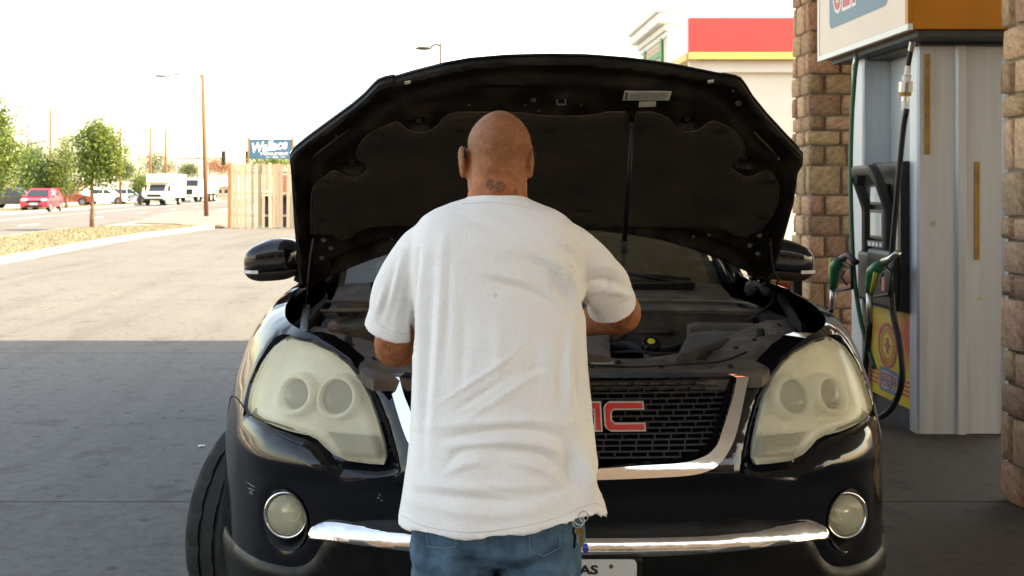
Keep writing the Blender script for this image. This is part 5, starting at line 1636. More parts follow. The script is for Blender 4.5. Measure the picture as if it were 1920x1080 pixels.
# hinge brackets
for (pts_, bolts) in (([(588, 437), (616, 437), (618, 505), (612, 520), (586, 528)], ((607, 445), (604, 478), (621, 460))), ([(1441, 431), (1414, 431), (1411, 495), (1416, 510), (1436, 520)], ((1423, 436), (1420, 470), (1405, 455)))):
    hb = sheet('hinge', HM, HXL(pts_), (), .02, .012, .0, .003, .006, m_inner, hood)
    for (u, v) in bolts:
        mm = frame(HM(*HX_(u, v), .011), H1, H2)
        MB().lathe([(.010, 0), (.010, .002), (.0065, .0022), (.006, .008), (.003, .009)], mm, 6 * 2).build('bolt', m_gunk, hb)
# washer hoses along the left and right hem
for pts_ in (((588, 440), (583, 470), (580, 500), (577, 530), (574, 560), (572, 600)), ((1443, 440), (1444, 470), (1448, 500), (1458, 516), (1452, 530))):
    MB().tube([HM(*HX_(u, v), .018) for u, v in pts_], .0035, 6).build('washer_hose', m_piping if pts_[0][0] < 900 else m_grime, hood, smooth=True)
# the strut holding it up
s0 = HM(*HX_(1183, 222), .028); s1 = P(1163, 575, 3.42)
m1 = s0.lerp(s1, (462 - 222) / (575 - 222.))
pr = MB().tube([s0, m1], .0082, 12).build('hood_strut', m_cblk, car, smooth=True)
MB().tube([m1.lerp(s0, .10), m1], .0115, 12).build('collar', m_grime, pr, smooth=True)
MB().tube([m1, s1], .0058, 10).build('rod', m_grime, pr, smooth=True)
MB().ball(s0, .010, 10, 6).build('ball_joint', m_grime, pr, smooth=True)
MB().ball(s1, .013, 10, 6).build('ball_joint', m_gunk, pr, smooth=True)

# ---- engine bay
def zw(xc): return 1.0 + .075 * max(0., min(1., (abs(xc) - .40) / .38)) ** 1.2
def PW(u, v):
    z = 1.0
    for _ in range(12):
        p = PZ(u, v, z); z = zw(p.x - CX)
    return (p.x - CX, p.y)
def WM(x, y, h=0.): return Vector((CX + x, y, zw(x) + h))
cover_px = [(571, 634), (579, 612), (590, 604), (622, 616), (660, 628), (700, 640), (745, 652), (800, 662), (900, 668), (1000, 672), (1100, 672), (1200, 668), (1262, 661), (1290, 655), (1335, 636), (1380, 618), (1420, 604), (1448, 597), (1478, 597), (1492, 612), (1475, 629), (1458, 651), (1448, 674), (1443, 690), (1428, 700), (1380, 703), (1300, 705), (1200, 706), (1040, 707), (900, 707), (770, 707), (700, 707), (690, 702), (671, 685), (640, 662), (604, 646), (580, 640)]
cov_o = [PW(u, v) for u, v in cover_px]
HOLES = [(*PW(u, v), a, b) for u, v, a, b in ((1189, 674, .018, .012), (1325, 672, .020, .012), (727, 697, .018, .012), (1405, 687, .022, .014), (1440, 627, .016, .010), (632, 632, .02, .010), (860, 690, .018, .012))]
def cov_relief(x, y, d):
    h = .005 * mnoise.noise(Vector((x * 5, y * 5, 2))) - .010 * max(0, 1 - d / .03) ** 2
    h += .008 * math.exp(-((d - .055) / .012) ** 2)
    return h
cover = sheet('radiator_cover', WM, cov_o, [circ(a, b, c, d, 16) for a, b, c, d in HOLES], .014, 0, -.035, 0, 0, m_dust, car, relief=cov_relief)
pts_ = []
# bay tub: floor, inner wings, bulkhead
MB().box((CX - .66, 2.78, .45), (CX + .66, 3.78, .60)).build('engine_bay_floor', m_grime, car)
for sx in (-1, 1):
    a, b = sorted((CX + sx * .765, CX + sx * .79))
    MB().box((a, 3.22, .60), (b, 4.0, 1.07), bev=.01).build('inner_wing', m_grime, car)
MB().box((CX - .76, 3.70, .6), (CX + .76, 3.74, 1.04)).build('bulkhead', m_grime, car)
MB().box((CX - .50, 2.735, .60), (CX + .50, 2.765, .962)).build('radiator', m_grime, car)
# cowl: stepped profile swept across the car
prof = [(3.53, .95), (3.545, 1.045), (3.555, 1.066), (3.575, 1.073), (3.66, 1.078), (3.675, 1.090), (3.69, 1.098), (3.78, 1.104), (3.80, 1.112), (3.90, 1.128), (3.99, 1.134), (4.0, 1.0), (3.9, .95)]
rings = []
for k in range(25):
    x = -.74 + 1.48 * k / 24
    bow = .16 * (abs(x) / .74) ** 2
    rings.append([Vector((CX + x, y + (bow if y > 3.6 else bow * .55), z - (.02 * (abs(x) / .74) ** 4))) for y, z in prof])
cowl = autosmooth(MB().rings(rings).build('cowl_panel', m_dustd, car), 30)
mb = MB()
for k in range(120):
    x = -.60 + 1.2 * k / 119; bow = .16 * (abs(x) / .74) ** 2
    mb.box((CX + x - .0032, 3.812 + bow, 1.112), (CX + x + .0032, 3.885 + bow, 1.1345))
mb.build('cowl_vent', m_cblk, cowl)
# ducts and boxes inside the bay
def block(name, px, z, depth, mat, edge=.006, step=.012, relief=None, parent=None):
    o_ = [tuple(PZ(u, v, z)[:2]) for u, v in px]
    return sheet(name, lambda x, y, h: Vector((x, y, z + h)), o_, (), step, 0, -depth, edge, edge * 2.2, mat, parent or car, relief=relief)
block('engine_cover', [(1060, 668), (1060, 612), (1128, 612), (1142, 622), (1146, 668)], 1.02, .2, m_dust, .012)
block('air_box', [(1268, 664), (1280, 640), (1290, 622), (1330, 617), (1395, 619), (1376, 634), (1345, 646), (1312, 656), (1305, 664)], 1.03, .16, m_dustd, .01)
block('fuse_box', [(1288, 606), (1300, 603), (1430, 605), (1428, 613), (1295, 612)], 1.04, .12, m_dust, .006)
block('intake_duct', [(600, 612), (604, 598), (690, 594), (770, 592), (770, 606), (680, 610), (640, 616)], 1.045, .1, m_dustd, .01)
block('engine_cover', [(840, 665), (840, 612), (960, 606), (1050, 610), (1054, 665)], 1.03, .25, m_dustd, .015)
hs = [PZ(u, v, 1.075) for u, v in ((640, 582), (665, 577), (690, 570), (720, 566), (760, 566))]
MB().tube([Vector(p) for p in catmull([tuple(p) for p in hs], 5)], .022, 10).build('air_hose', m_dustd, car, smooth=True)
# reservoir neck with a knobbed cap
c = P(1221, 640, 3.14)
ax = Vector((0, -.62, .80)).normalized()
mm = frame(c - ax * .03, (1, 0, 0), Vector((1, 0, 0)).cross(ax) * -1)
if (mm.to_3x3() @ Vector((0, 0, 1))).dot(ax) < 0: mm = mm @ Matrix.Rotation(math.pi, 4, 'X')
cap = MB()
rs_ = []
for r, h in ((.024, .0), (.027, .004), (.027, .022), (.024, .028), (.012, .030)):
    rs_.append([mm @ Vector(((r + (.0022 if k % 4 < 2 and r > .025 else 0)) * math.cos(2 * math.pi * k / 32), (r + (.0022 if k % 4 < 2 and r > .025 else 0)) * math.sin(2 * math.pi * k / 32), h)) for k in range(32)])
cap.rings(rs_)
cp = autosmooth(cap.build('reservoir_cap', m_cblk, car), 40)
MB().lathe([(.0115, .0295), (.011, .0315), (.005, .032)], mm, 20).build('cap_symbol', m_capyel, cp)
MB().tube([c - ax * .03, c - ax * .03 + Vector((0, .005, -.03)), c - ax * .03 + Vector((0, .01, -.12))], [.020, .018, .018], 14).build('neck', m_gunk, cp, smooth=True)
# seals, hoses, looms, clips that fill the bay
def bay_tube(name, pts_, r, mat, z=None):
    q = [Vector(p) for p in catmull([tuple(PZ(u, v, zz)) for u, v, zz in pts_], 6)]
    return MB().tube(q, r, 10).build(name, mat, car, smooth=True)
bay_tube('cowl_seal', [(600, 583, 1.078), (700, 581, 1.08), (860, 580, 1.08), (1040, 580, 1.08), (1200, 580, 1.08), (1340, 581, 1.08), (1440, 584, 1.076)], .007, m_dust)
bay_tube('cowl_seal', [(610, 566, 1.10), (800, 563, 1.10), (1040, 562, 1.10), (1240, 563, 1.10), (1380, 566, 1.10), (1420, 575, 1.095)], .005, m_dust)
bay_tube('coolant_hose', [(1145, 650, .99), (1180, 648, 1.0), (1215, 660, .99), (1262, 655, .99), (1285, 645, 1.0)], .013, m_grime)
bay_tube('coolant_hose', [(1150, 640, .98), (1170, 628, .99), (1205, 622, 1.0), (1260, 622, 1.0)], .010, m_dustd)
bay_tube('wiring_loom', [(1150, 662, 1.0), (1190, 659, 1.008), (1240, 664, 1.005), (1290, 662, 1.004)], .005, m_grime)
bay_tube('wiring_loom', [(1400, 600, 1.06), (1420, 590, 1.08), (1445, 570, 1.10), (1452, 550, 1.12)], .005, m_grime)
bay_tube('wiring_loom', [(580, 600, 1.08), (592, 585, 1.09), (606, 570, 1.10), (612, 555, 1.12)], .005, m_grime)
bay_tube('hood_cable', [(1100, 684, 1.006), (1180, 688, 1.008), (1270, 684, 1.008), (1350, 678, 1.012), (1400, 660, 1.03)], .0028, m_grime)
for (u, v) in ((1110, 690), (1160, 682), (1240, 690), (1290, 678), (1370, 690), (1380, 655), (1415, 640), (1460, 612), (600, 630), (660, 660), (700, 676), (740, 690), (755, 668)):
    x, y = PW(u, v)
    MB().lathe([(.0085, 0), (.008, .0035), (.0045, .0045), (.004, .0075), (.0015, .008)], Matrix.Translation(WM(x, y, .002)), 10).build('push_clip', m_grime, cover, smooth=False)
q = [WM(*PW(u, v), .0035) for u, v in ((1108, 680), (1150, 679), (1152, 685), (1109, 686))]
obj('label', q, [(0, 1, 2, 3)], MATS['label_paper'], cover)
for (u, v, w_, h_, zz) in ((1170, 606, .05, .02, 1.02), (1250, 604, .06, .02, 1.02), (700, 600, .05, .02, 1.05)):
    p = PZ(u, v, zz)
    autosmooth(MB().box((p.x - w_ / 2, p.y - .02, zz - .05), (p.x + w_ / 2, p.y + .02, zz + .01), bev=.006).build('connector', m_dustd, car), 40)
# rubber bump stops and the dusty ball on the wing
for (u, v, r, h) in ((653, 646, .013, .028), (1426, 632, .013, .026)):
    x, y = PW(u, v); b0_ = WM(x, y, -.004)
    bs_ = MB().lathe([(r * 1.5, 0), (r * 1.45, .004), (r, .008), (r * .82, h), (r * .6, h + .003)], Matrix.Translation(b0_), 16).build('bump_stop', m_grime, car)
    autosmooth(bs_, 40)
x, y = PW(625, 624)
m_oldball = M('dusty_knob', (.16, .10, .08), .9, var=.2, scale=20)
MB().ball(WM(x, y, .018), .018, 14, 9).build('dusty_knob', m_oldball, car, smooth=True)
MB().lathe([(.020, 0), (.018, .006), (.008, .008)], Matrix.Translation(WM(*PW(627, 637), -.002)), 14).build('fastener', m_gunk, car)
MB().lathe([(.018, 0), (.016, .006), (.008, .008)], Matrix.Translation(WM(*PW(1452, 624), -.002)), 14).build('fastener', m_gunk, car)
# hinge rails beside the fenders
for pts_, zz in ((((562, 618), (575, 618), (581, 570), (568, 570)), 1.085), (((1486, 592), (1502, 604), (1470, 545), (1458, 548)), 1.10)):
    block('hinge_rail', list(pts_), zz, .03, m_gunk if pts_[0][0] < 900 else m_grime, .003)
# crumpled cowl end on the right, harness
random.seed(2)
for k in range(3):
    p0 = [PZ(1400 + 12 * q + random.uniform(-5, 5), 536 + random.uniform(-5, 7) + k * 5, 1.135) for q in range(4)]
    MB().tube([Vector(p) for p in catmull([tuple(p) for p in p0], 5)], [.012, .016] * 8, 8).build('wiring_loom', m_grime, car, smooth=True)

# ---- windshield, cabin, mirrors
m_wsglass = bpy.data.materials.new('windshield_glass'); m_wsglass.use_nodes = True
nt = m_wsglass.node_tree; nt.nodes.remove(nt.nodes['Principled BSDF'])
gl = nt.nodes.new('ShaderNodeBsdfGlossy'); gl.inputs['Roughness'].default_value = .03; gl.inputs[0].default_value = (.85, .9, .88, 1)
trn = nt.nodes.new('ShaderNodeBsdfTransparent'); trn.inputs[0].default_value = (.45, .48, .42, 1)
df = nt.nodes.new('ShaderNodeBsdfDiffuse'); df.inputs[0].default_value = (.22, .19, .11, 1)  # dusty film; its olive tone paints a reflection into the glass
md = nt.nodes.new('ShaderNodeMixShader'); md.inputs[0].default_value = .20; nt.links.new(trn.outputs[0], md.inputs[1]); nt.links.new(df.outputs[0], md.inputs[2])
fr = nt.nodes.new('ShaderNodeFresnel'); fr.inputs[0].default_value = 1.55
mx = nt.nodes.new('ShaderNodeMixShader'); nt.links.new(fr.outputs[0], mx.inputs[0]); nt.links.new(md.outputs[0], mx.inputs[1]); nt.links.new(gl.outputs[0], mx.inputs[2]); nt.links.new(mx.outputs[0], nt.nodes['Material Output'].inputs[0])
def WS(s, t):
    """windshield: s -1..1 across, t 0..1 up"""
    hw = .76 - .10 * t
    y = 3.93 + .86 * t + .17 * s * s * (1 - .5 * t) + .0
    z = 1.12 + .60 * t + .03 * math.sin(math.pi * t) - .03 * s * s * (1 - t) - .035 * s * s * t
    return Vector((CX + hw * s, y, z))
n1_, n2_ = 24, 12
V = [WS(-1 + 2 * i / n1_, j / n2_) for j in range(n2_ + 1) for i in range(n1_ + 1)]
Fc = [(j * (n1_ + 1) + i, j * (n1_ + 1) + i + 1, (j + 1) * (n1_ + 1) + i + 1, (j + 1) * (n1_ + 1) + i) for j in range(n2_) for i in range(n1_)]
wsh = obj('windshield', V, Fc, m_wsglass, car, smooth=True)
m_frit = M('glass_band', (.01, .01, .011), .3)
for j0, j1 in ((-.01, .035), (.93, 1.0)):
    V = []; Fc = []
    for i in range(25):
        s_ = -1 + 2 * i / 24
        V += [WS(s_, j0) + Vector((0, .004, -.003)), WS(s_, j1) + Vector((0, .004, -.003))]
        if i: Fc.append((2 * i - 2, 2 * i, 2 * i + 1, 2 * i - 1))
    obj('glass_band', V, Fc, m_frit, wsh, smooth=True)
m_glint = M('pale_green_glint', (.45, .55, .45), .5, var=.15, scale=40)  # pale green reflections in the windshield, painted as flat patches
for (u, v, w, h) in ((1345, 497, 24, 6), (724, 497, 12, 8)):
    best = min(((WS(a / 60 - 1, b / 60), a, b) for a in range(121) for b in range(20)), key=lambda q: (proj(q[0])[0] - u) ** 2 + (proj(q[0])[1] - v) ** 2)
    s_, t_ = best[1] / 60 - 1, best[2] / 60
    q = [WS(s_ + dx / 100., t_ + dt / 100.) + Vector((0, .004, -.003)) for dx, dt in ((-5, -2.5), (5, -2.5), (5, 2.5), (-5, 2.5))]
    obj('sticker_and_glint', q, [(0, 1, 2, 3)], m_glint, wsh)
# interior
m_int = M('dark_interior', (.05, .045, .04), .8, var=.2, scale=6)
dash = []
for k in range(13):
    x = -.70 + 1.4 * k / 12; bow = .12 * (x / .7) ** 2
    dash.append([Vector((CX + x, y + bow, z)) for y, z in ((3.99, 1.10), (4.25, 1.14), (4.45, 1.13), (4.55, 1.05), (4.55, .80), (3.99, .80))])
autosmooth(MB().rings(dash).build('dashboard', m_int, car), 35)
for sx in (-1, 1):
    st_ = autosmooth(MB().box((CX + sx * .38 - .25, 5.15, .55), (CX + sx * .38 + .25, 5.32, 1.28), bev=.07).build('seat', m_int, car), 40)
    autosmooth(MB().box((CX + sx * .38 - .13, 5.18, 1.31), (CX + sx * .38 + .13, 5.29, 1.48), bev=.04).build('headrest', m_int, st_), 40)
sw = MB()
sw.tube([Vector((CX + .38 + .18 * math.cos(2 * math.pi * k / 24), 4.72 + .06 * math.sin(2 * math.pi * k / 24), 1.10 + .17 * math.sin(2 * math.pi * k / 24))) for k in range(25)], .016, 8)
sw.tube([Vector((CX + .38, 4.70, 1.10)), Vector((CX + .38, 4.52, 1.04))], .03, 8)
sw.build('steering_wheel', m_cblk, car, smooth=True)
# cabin shell: roof, pillars, sides to the tail
def sec(y, hb, zb, hr, zr):
    return [Vector((CX + sx * w, y, z)) for sx, w, z in ((-1, hb, zb), (-1, hb - .03, zb + .06), (-1, (hb + hr) / 2 + .03, (zb + zr) / 2), (-1, hr, zr - .07), (-1, hr - .07, zr - .01), (-1, hr * .5, zr + .015), (1, hr * .5, zr + .015), (1, hr - .07, zr - .01), (1, hr, zr - .07), (1, (hb + hr) / 2 + .03, (zb + zr) / 2), (1, hb - .03, zb + .06), (1, hb, zb))]
rg = [sec(4.86, .90, 1.13, .67, 1.735), sec(5.3, .91, 1.13, .69, 1.77), sec(6.0, .91, 1.14, .69, 1.77), sec(6.8, .90, 1.15, .67, 1.74), sec(7.25, .87, 1.15, .63, 1.70), sec(7.52, .82, 1.15, .60, 1.45)]
autosmooth(MB().rings(rg).build('roof', m_cpaint, car), 40)
for sx in (-1, 1):
    for k in range(2):
        pass
    MB().tube([Vector((CX + sx * .80, 4.08, 1.10)), Vector((CX + sx * .745, 4.45, 1.42)), Vector((CX + sx * .69, 4.86, 1.70))], [.045, .038, .04], 10).build('pillar', m_cpaint, car, smooth=True)
    for (y0, y1) in ((4.35, 5.25), (5.33, 6.2), (6.3, 7.1)):
        q = [Vector((CX + sx * w, y, z)) for (y, w, z) in ((y0, .907, 1.19), (y1, .910, 1.19), (y1 - .02, .755, 1.62), (y0 + (.42 if y0 < 4.5 else .02), .755, 1.62))]
        fix_normals(MB().prism(q, (-sx * .012, 0, 0)).build('side_window', m_carglass, car))
# rear sides as one panel run round the tail
aa = list(np.arange(AD + .004, ALEN, .06)) + [ALEN]
ARr = a_at_y(3.56) + 2.99
V = []; Fc = []
for sx in (-1, 1):
    o_ = [(a, 1.163) for a in aa] + [(ALEN, .28), (ARr + .445, .28)] + [(ARr + .445 * math.cos(R(t)), .36 + .445 * math.sin(R(t))) for t in range(9, 180, 9)] + [(ARr - .445, .28), (AD + .004, .28)]
    P3, T3, D3 = fill2d(o_, (), .06)
    autosmooth(obj('door_side', [S(sx * a, z) for a, z in P3], [tuple(t) for t in T3], m_cpaint, car), 50)
MB().box((CX - .86, 3.95, .26), (CX + .86, 7.5, .45)).build('underbody', m_grime, car)
# mirrors
for sx in (-1, 1):
    c = Vector((CX + sx * 1.005, 4.14, 1.205))
    def ms(zlo, zhi, grow=0.):
        rg = []
        for i in range(13):
            ph = zlo + (zhi - zlo) * i / 12
            r = []
            for k in range(28):
                th = 2 * math.pi * k / 28
                cx_, sy_ = math.cos(th), math.sin(th)
                e = lambda q, n: math.copysign(abs(q) ** n, q)
                rr = max(.02, 1 - abs(ph) ** 3.2) ** (1 / 3.2)
                x = e(cx_, .62) * .112 * rr; y = e(sy_, .75) * .075 * rr; z = ph * .083
                if cx_ * sx > 0: z *= 1 - .28 * max(0, x * sx / .112) * (1 if ph > 0 else .2)
                z += .010 * (-x * sx / .112)
                r.append(c + Vector((x * (1 + grow), y * (1 + grow), z)))
            rg.append(r)
        return rg
    mr_ = MB().rings(ms(-.52, .99)).build('mirror', m_cpaint, car, smooth=True)
    MB().rings(ms(-.97, -.53, .01)).build('lower_shell', M('mirror_base', (.035, .022, .016), .4, var=.2) if 'mirror_base' not in MATS else MATS['mirror_base'], mr_, smooth=True)
    q0 = c + Vector((sx * .108, -.045, -.044)); q1 = c + Vector((sx * .075, -.071, -.044)); q2 = c + Vector((sx * .045, -.0755, -.044))
    mb = MB()
    mb.rings([[q + Vector((0, .0, -.006)), q + Vector((0, -.001, .007)), q + Vector((0, .01, .007)), q + Vector((0, .01, -.006))] for q in (q0, q1, q2)])
    mb.build('turn_signal', m_headl, mr_)
    MB().tube([c + Vector((-sx * .09, .01, -.05)), Vector((CX + sx * .87, 4.16, 1.14))], [.035, .045], 10).build('stalk', m_cblk, mr_, smooth=True)
# wipers
for (xa, xb, ya) in ((.62, .02, .0), (.02, -.55, .0)):
    pts_ = [WS((xa + (xb - xa) * k / 8) / .76, .035 + .015 * math.sin(math.pi * k / 8)) + Vector((0, -.012, .012)) for k in range(9)]
    w_ = MB().tube(pts_, .007, 6).build('wiper', m_cblk, car, smooth=True)
    MB().tube([pts_[4] + Vector((0, -.005, .012)), WS(xa / .76, .0) + Vector((0, -.05, .015))], [.006, .010], 8).build('arm', m_cblk, w_, smooth=True)

# ---- wheels
def tyre_mesh(r=.372, w=.255, n=88):
    prof = [(.60, -.50), (.80, -.54), (.93, -.53), (.975, -.47), (.992, -.40), (.997, -.26), (.975, -.255), (.975, -.215), (.999, -.21), (1., -.035), (.977, -.03), (.977, .03), (1., .035), (.999, .21), (.975, .215), (.975, .255), (.997, .26), (.992, .40), (.975, .47), (.93, .53), (.80, .54), (.60, .50)]
    rg = []
    for k in range(n):
        an = 2 * math.pi * k / n
        ring = []
        for (pr_, pw) in prof:
            q = pr_
            if k % 4 == 0 and abs(pw) > .25 and abs(pw) < .5 and pr_ > .95: q -= .022
            if k % 4 == 2 and .03 < abs(pw) < .22 and pr_ > .99: q -= .014
            ring.append(Vector((pw * w, q * r * math.cos(an), q * r * math.sin(an))))
        rg.append(ring)
    return MB().rings(rg, closed=True)
def put_wheel(x, y, steer):
    mm = Matrix.Translation((CX + x, y, .368)) @ Matrix.Rotation(steer, 4, 'Z')
    t_ = tyre_mesh(); t_.v = [mm @ v for v in t_.v]
    wt = t_.build('wheel', m_tyre, car); autosmooth(wt, 28)
    sx = 1 if x > 0 else -1
    rot = mm @ Matrix.Rotation(R(90) * sx, 4, 'Y')
    autosmooth(MB().lathe([(.235, -.11), (.232, .10), (.222, .112), (.21, .095), (.19, -.02), (.06, .02), (.05, .05), (.02, .055)], rot, 40).build('rim', m_rim, wt), 40)
    sp = MB()
    for k in range(6):
        sp.box((-.022, .05, .03), (.022, .215, .085), rot @ Matrix.Rotation(2 * math.pi * k / 6, 4, 'Z'), bev=.008)
    sp.build('spokes', m_rim, wt)
for sx in (-1, 1):
    put_wheel(sx * .86, 3.56, R(-27))
    put_wheel(sx * .865, 6.56, 0)
    # arch liner
    V = []; Fc = []
    for k in range(0, 19):
        an = R(10 * k)
        for x in (.62, .985):
            V.append(Vector((CX + sx * x, 3.56 + .45 * math.cos(an), .36 + .45 * math.sin(an))))
        if k: Fc.append((2 * k - 2, 2 * k - 1, 2 * k + 1, 2 * k))
    obj('arch_liner', V, Fc, m_grime, car, smooth=True)
    V2 = [v + Vector((0, 3.0, 0)) for v in V]
    obj('arch_liner', V2, Fc, m_grime, car, smooth=True)

# ================================================================== THE PERSON LEANING OVER THE ENGINE BAY
from mathutils.bvhtree import BVHTree
def mat_masked(m, spots, ink, nscale=60., thr=(.42, .55)):
    """adds small prints or stains of their own shape to a material: spots = (x, z, rx, rz, strength)"""
    nt = m.node_tree; b = nt.nodes['Principled BSDF']
    src = b.inputs['Base Color'].links[0].from_socket
    tc = nt.nodes.new('ShaderNodeTexCoord'); sep = nt.nodes.new('ShaderNodeSeparateXYZ'); nt.links.new(tc.outputs['Object'], sep.inputs[0])
    nz = nt.nodes.new('ShaderNodeTexNoise'); nz.inputs['Scale'].default_value = nscale; nz.inputs['Detail'].default_value = 4; nt.links.new(tc.outputs['Object'], nz.inputs[0])
    rn = nt.nodes.new('ShaderNodeMapRange'); rn.inputs[1].default_value = thr[0]; rn.inputs[2].default_value = thr[1]; nt.links.new(nz.outputs[0], rn.inputs[0])
    def mt(op, a, b_=None, clamp=False):
        x = nt.nodes.new('ShaderNodeMath'); x.operation = op; x.use_clamp = clamp
        for i, q in enumerate((a, b_)):
            if q is None: continue
            if isinstance(q, (int, float)): x.inputs[i].default_value = q
            else: nt.links.new(q, x.inputs[i])
        return x.outputs[0]
    tot = None
    for (cx, cz, rx, rz, st) in spots:
        dx = mt('DIVIDE', mt('SUBTRACT', sep.outputs[0], cx), rx); dz_ = mt('DIVIDE', mt('SUBTRACT', sep.outputs[2], cz), rz)
        d2 = mt('ADD', mt('MULTIPLY', dx, dx), mt('MULTIPLY', dz_, dz_))
        f = mt('MULTIPLY', mt('MULTIPLY', mt('SUBTRACT', 1.15, d2), 3.), st, False)
        f = mt('MINIMUM', mt('MAXIMUM', f, 0.), st)
        tot = f if tot is None else mt('MAXIMUM', tot, f)
    fac = mt('MULTIPLY', tot, rn.outputs[0], True)
    x = nt.nodes.new('ShaderNodeMix'); x.data_type = 'RGBA'; nt.links.new(fac, x.inputs[0]); nt.links.new(src, x.inputs[6]); x.inputs[7].default_value = (*ink, 1)
    nt.links.new(x.outputs[2], b.inputs['Base Color'])

m_skin = M('skin', (.33, .108, .042), .58, var=.26, scale=48, bump=.30, bscale=200, sss=.04, col2=(.44, .148, .060), spec=.32)
mat_masked(m_skin, [(P(919, 346, 2.40).x, P(0, 346, 2.40).z, .0095, .013, .75), (P(938, 348, 2.40).x, P(0, 350, 2.40).z, .013, .013, .7), (P(966, 360, 2.42).x, P(0, 359, 2.42).z, .006, .009, .7), (P(722, 648, 2.46).x, P(0, 648, 2.46).z, .006, .004, .6), (P(731, 655, 2.46).x, P(0, 655, 2.46).z, .003, .008, .6)], (.055, .038, .03), 260., (.40, .50))
# stubble shade over the shaved crown
_nt = m_skin.node_tree; _b = _nt.nodes['Principled BSDF']; _src = _b.inputs['Base Color'].links[0].from_socket
_tc = _nt.nodes.new('ShaderNodeTexCoord'); _sp = _nt.nodes.new('ShaderNodeSeparateXYZ'); _nt.links.new(_tc.outputs['Object'], _sp.inputs[0])
_mr = _nt.nodes.new('ShaderNodeMapRange'); _mr.inputs[1].default_value = 1.50; _mr.inputs[2].default_value = 1.56; _nt.links.new(_sp.outputs[2], _mr.inputs[0])
_n = _nt.nodes.new('ShaderNodeTexNoise'); _n.inputs['Scale'].default_value = 300; _nt.links.new(_tc.outputs['Object'], _n.inputs[0])
_rr = _nt.nodes.new('ShaderNodeMapRange'); _rr.inputs[1].default_value = .36; _rr.inputs[2].default_value = .66; _nt.links.new(_n.outputs[0], _rr.inputs[0])
_ml = _nt.nodes.new('ShaderNodeMath'); _ml.operation = 'MULTIPLY'; _nt.links.new(_mr.outputs[0], _ml.inputs[0]); _nt.links.new(_rr.outputs[0], _ml.inputs[1])
_mx = _nt.nodes.new('ShaderNodeMix'); _mx.data_type = 'RGBA'; _nt.links.new(_ml.outputs[0], _mx.inputs[0]); _nt.links.new(_src, _mx.inputs[6]); _mx.inputs[7].default_value = (.17, .085, .045, 1)
_nt.links.new(_mx.outputs[2], _b.inputs['Base Color'])

m_shirt = M('white_cotton', (.83, .80, .775), .9, var=.025, scale=160, bump=.28, bscale=280, sheen=.1, detail=3)
mat_masked(m_shirt, [(P(1054, 520, 2.29).x, P(0, 522, 2.29).z, .034, .040, .20), (P(1066, 510, 2.29).x, P(0, 512, 2.29).z, .016, .010, .30), (P(929, 552, 2.26).x, P(0, 552, 2.26).z, .0035, .006, .7), (P(1075, 460, 2.32).x, P(0, 460, 2.32).z, .016, .008, .3)], (.34, .23, .13), 60., (.38, .70))
m_denim = M('blue_denim', (.030, .082, .145), .9, var=.35, scale=22, bump=.5, bscale=260, col2=(.085, .17, .25), detail=10)
m_stitch = M('denim_stitch', (.16, .26, .30), .9)
m_thread = M('shirt_seam', (.66, .64, .62), .9)
m_shoe = M('dark_shoe', (.03, .025, .02), .7)

man = thing('person', (.10, 2.32, 0), 'bald person in white T-shirt and jeans leaning over the open engine bay', 'person')

def ell(c, rx, ry, n=36, sq=2., tilt=None, zf=None):
    out = []
    for k in range(n):
        t = 2 * math.pi * k / n; ct, st = math.cos(t), math.sin(t)
        x = math.copysign(abs(ct) ** (2 / sq), ct) * rx; y = math.copysign(abs(st) ** (2 / sq), st) * ry
        z = zf(c[0] + x, y) if zf else c[2]
        out.append(Vector((c[0] + x, c[1] + y, z)))
    return out
def limb(pts, rad, n=20):
    pp = catmull([tuple(p) for p in pts], 6)
    k = np.linspace(0, len(rad) - 1, len(pp)); rr = np.interp(k, range(len(rad)), rad)
    m_ = MB().tube([Vector(p) for p in pp], list(rr), n)
    return m_.v, m_.f

# ---- head and neck
HYc = 2.50; HC = 936.
def zv(v, Y): return H - (v - V0) * Y / F
rows = [(209, 9, 2.465, 2.525), (212, 18, 2.445, 2.545), (218, 29, 2.425, 2.565), (227, 40, 2.408, 2.585), (240, 50.5, 2.396, 2.602), (256, 58, 2.389, 2.615), (270, 59.5, 2.387, 2.622), (286, 55, 2.391, 2.624), (304, 52, 2.396, 2.624), (320, 52.5, 2.399, 2.622), (336, 55.5, 2.403, 2.618), (352, 55, 2.407, 2.612), (368, 50, 2.415, 2.605), (384, 42, 2.44, 2.595), (396, 26, 2.48, 2.58)]
head = MB().rings([ell(((HC - (0 if v < 275 else 4 if v > 298 else 2) - U0) * HYc / F, (a + b) / 2, zv(v, HYc)), hw * HYc / F, (b - a) / 2, 36, 2.15) for v, hw, a, b in rows])
neck = MB().rings([ell(((cu - U0) * 2.46 / F, yc_, zv(v, 2.46)), hw * 2.46 / F, hd, 32, 2.2) for v, cu, hw, yc_, hd in ((300, 936, 46, 2.49, .072), (325, 935, 52.5, 2.475, .073), (345, 934, 55, 2.467, .073), (362, 933, 55.5, 2.46, .074), (378, 932, 58, 2.455, .076), (400, 930, 66, 2.45, .078), (430, 928, 82, 2.44, .085))])
face = MB()
hx = (HC - U0) * HYc / F
face.ball((hx, 2.632, zv(322, HYc)), (.017, .022, .026), 12, 8)                 # nose
face.ball((hx, 2.618, zv(290, HYc)), (.050, .016, .010), 12, 8)                 # brow
face.ball((hx, 2.622, zv(352, HYc)), (.024, .010, .006), 12, 8)                 # lips
face.ball((hx, 2.623, zv(359, HYc)), (.021, .010, .006), 12, 8)
face.ball((hx, 2.598, zv(382, HYc)), (.026, .018, .018), 12, 8)                 # chin
for sx in (-1, 1): face.ball((hx + sx * .031, 2.612, zv(303, HYc)), (.012, .009, .008), 12, 8)
ears = []
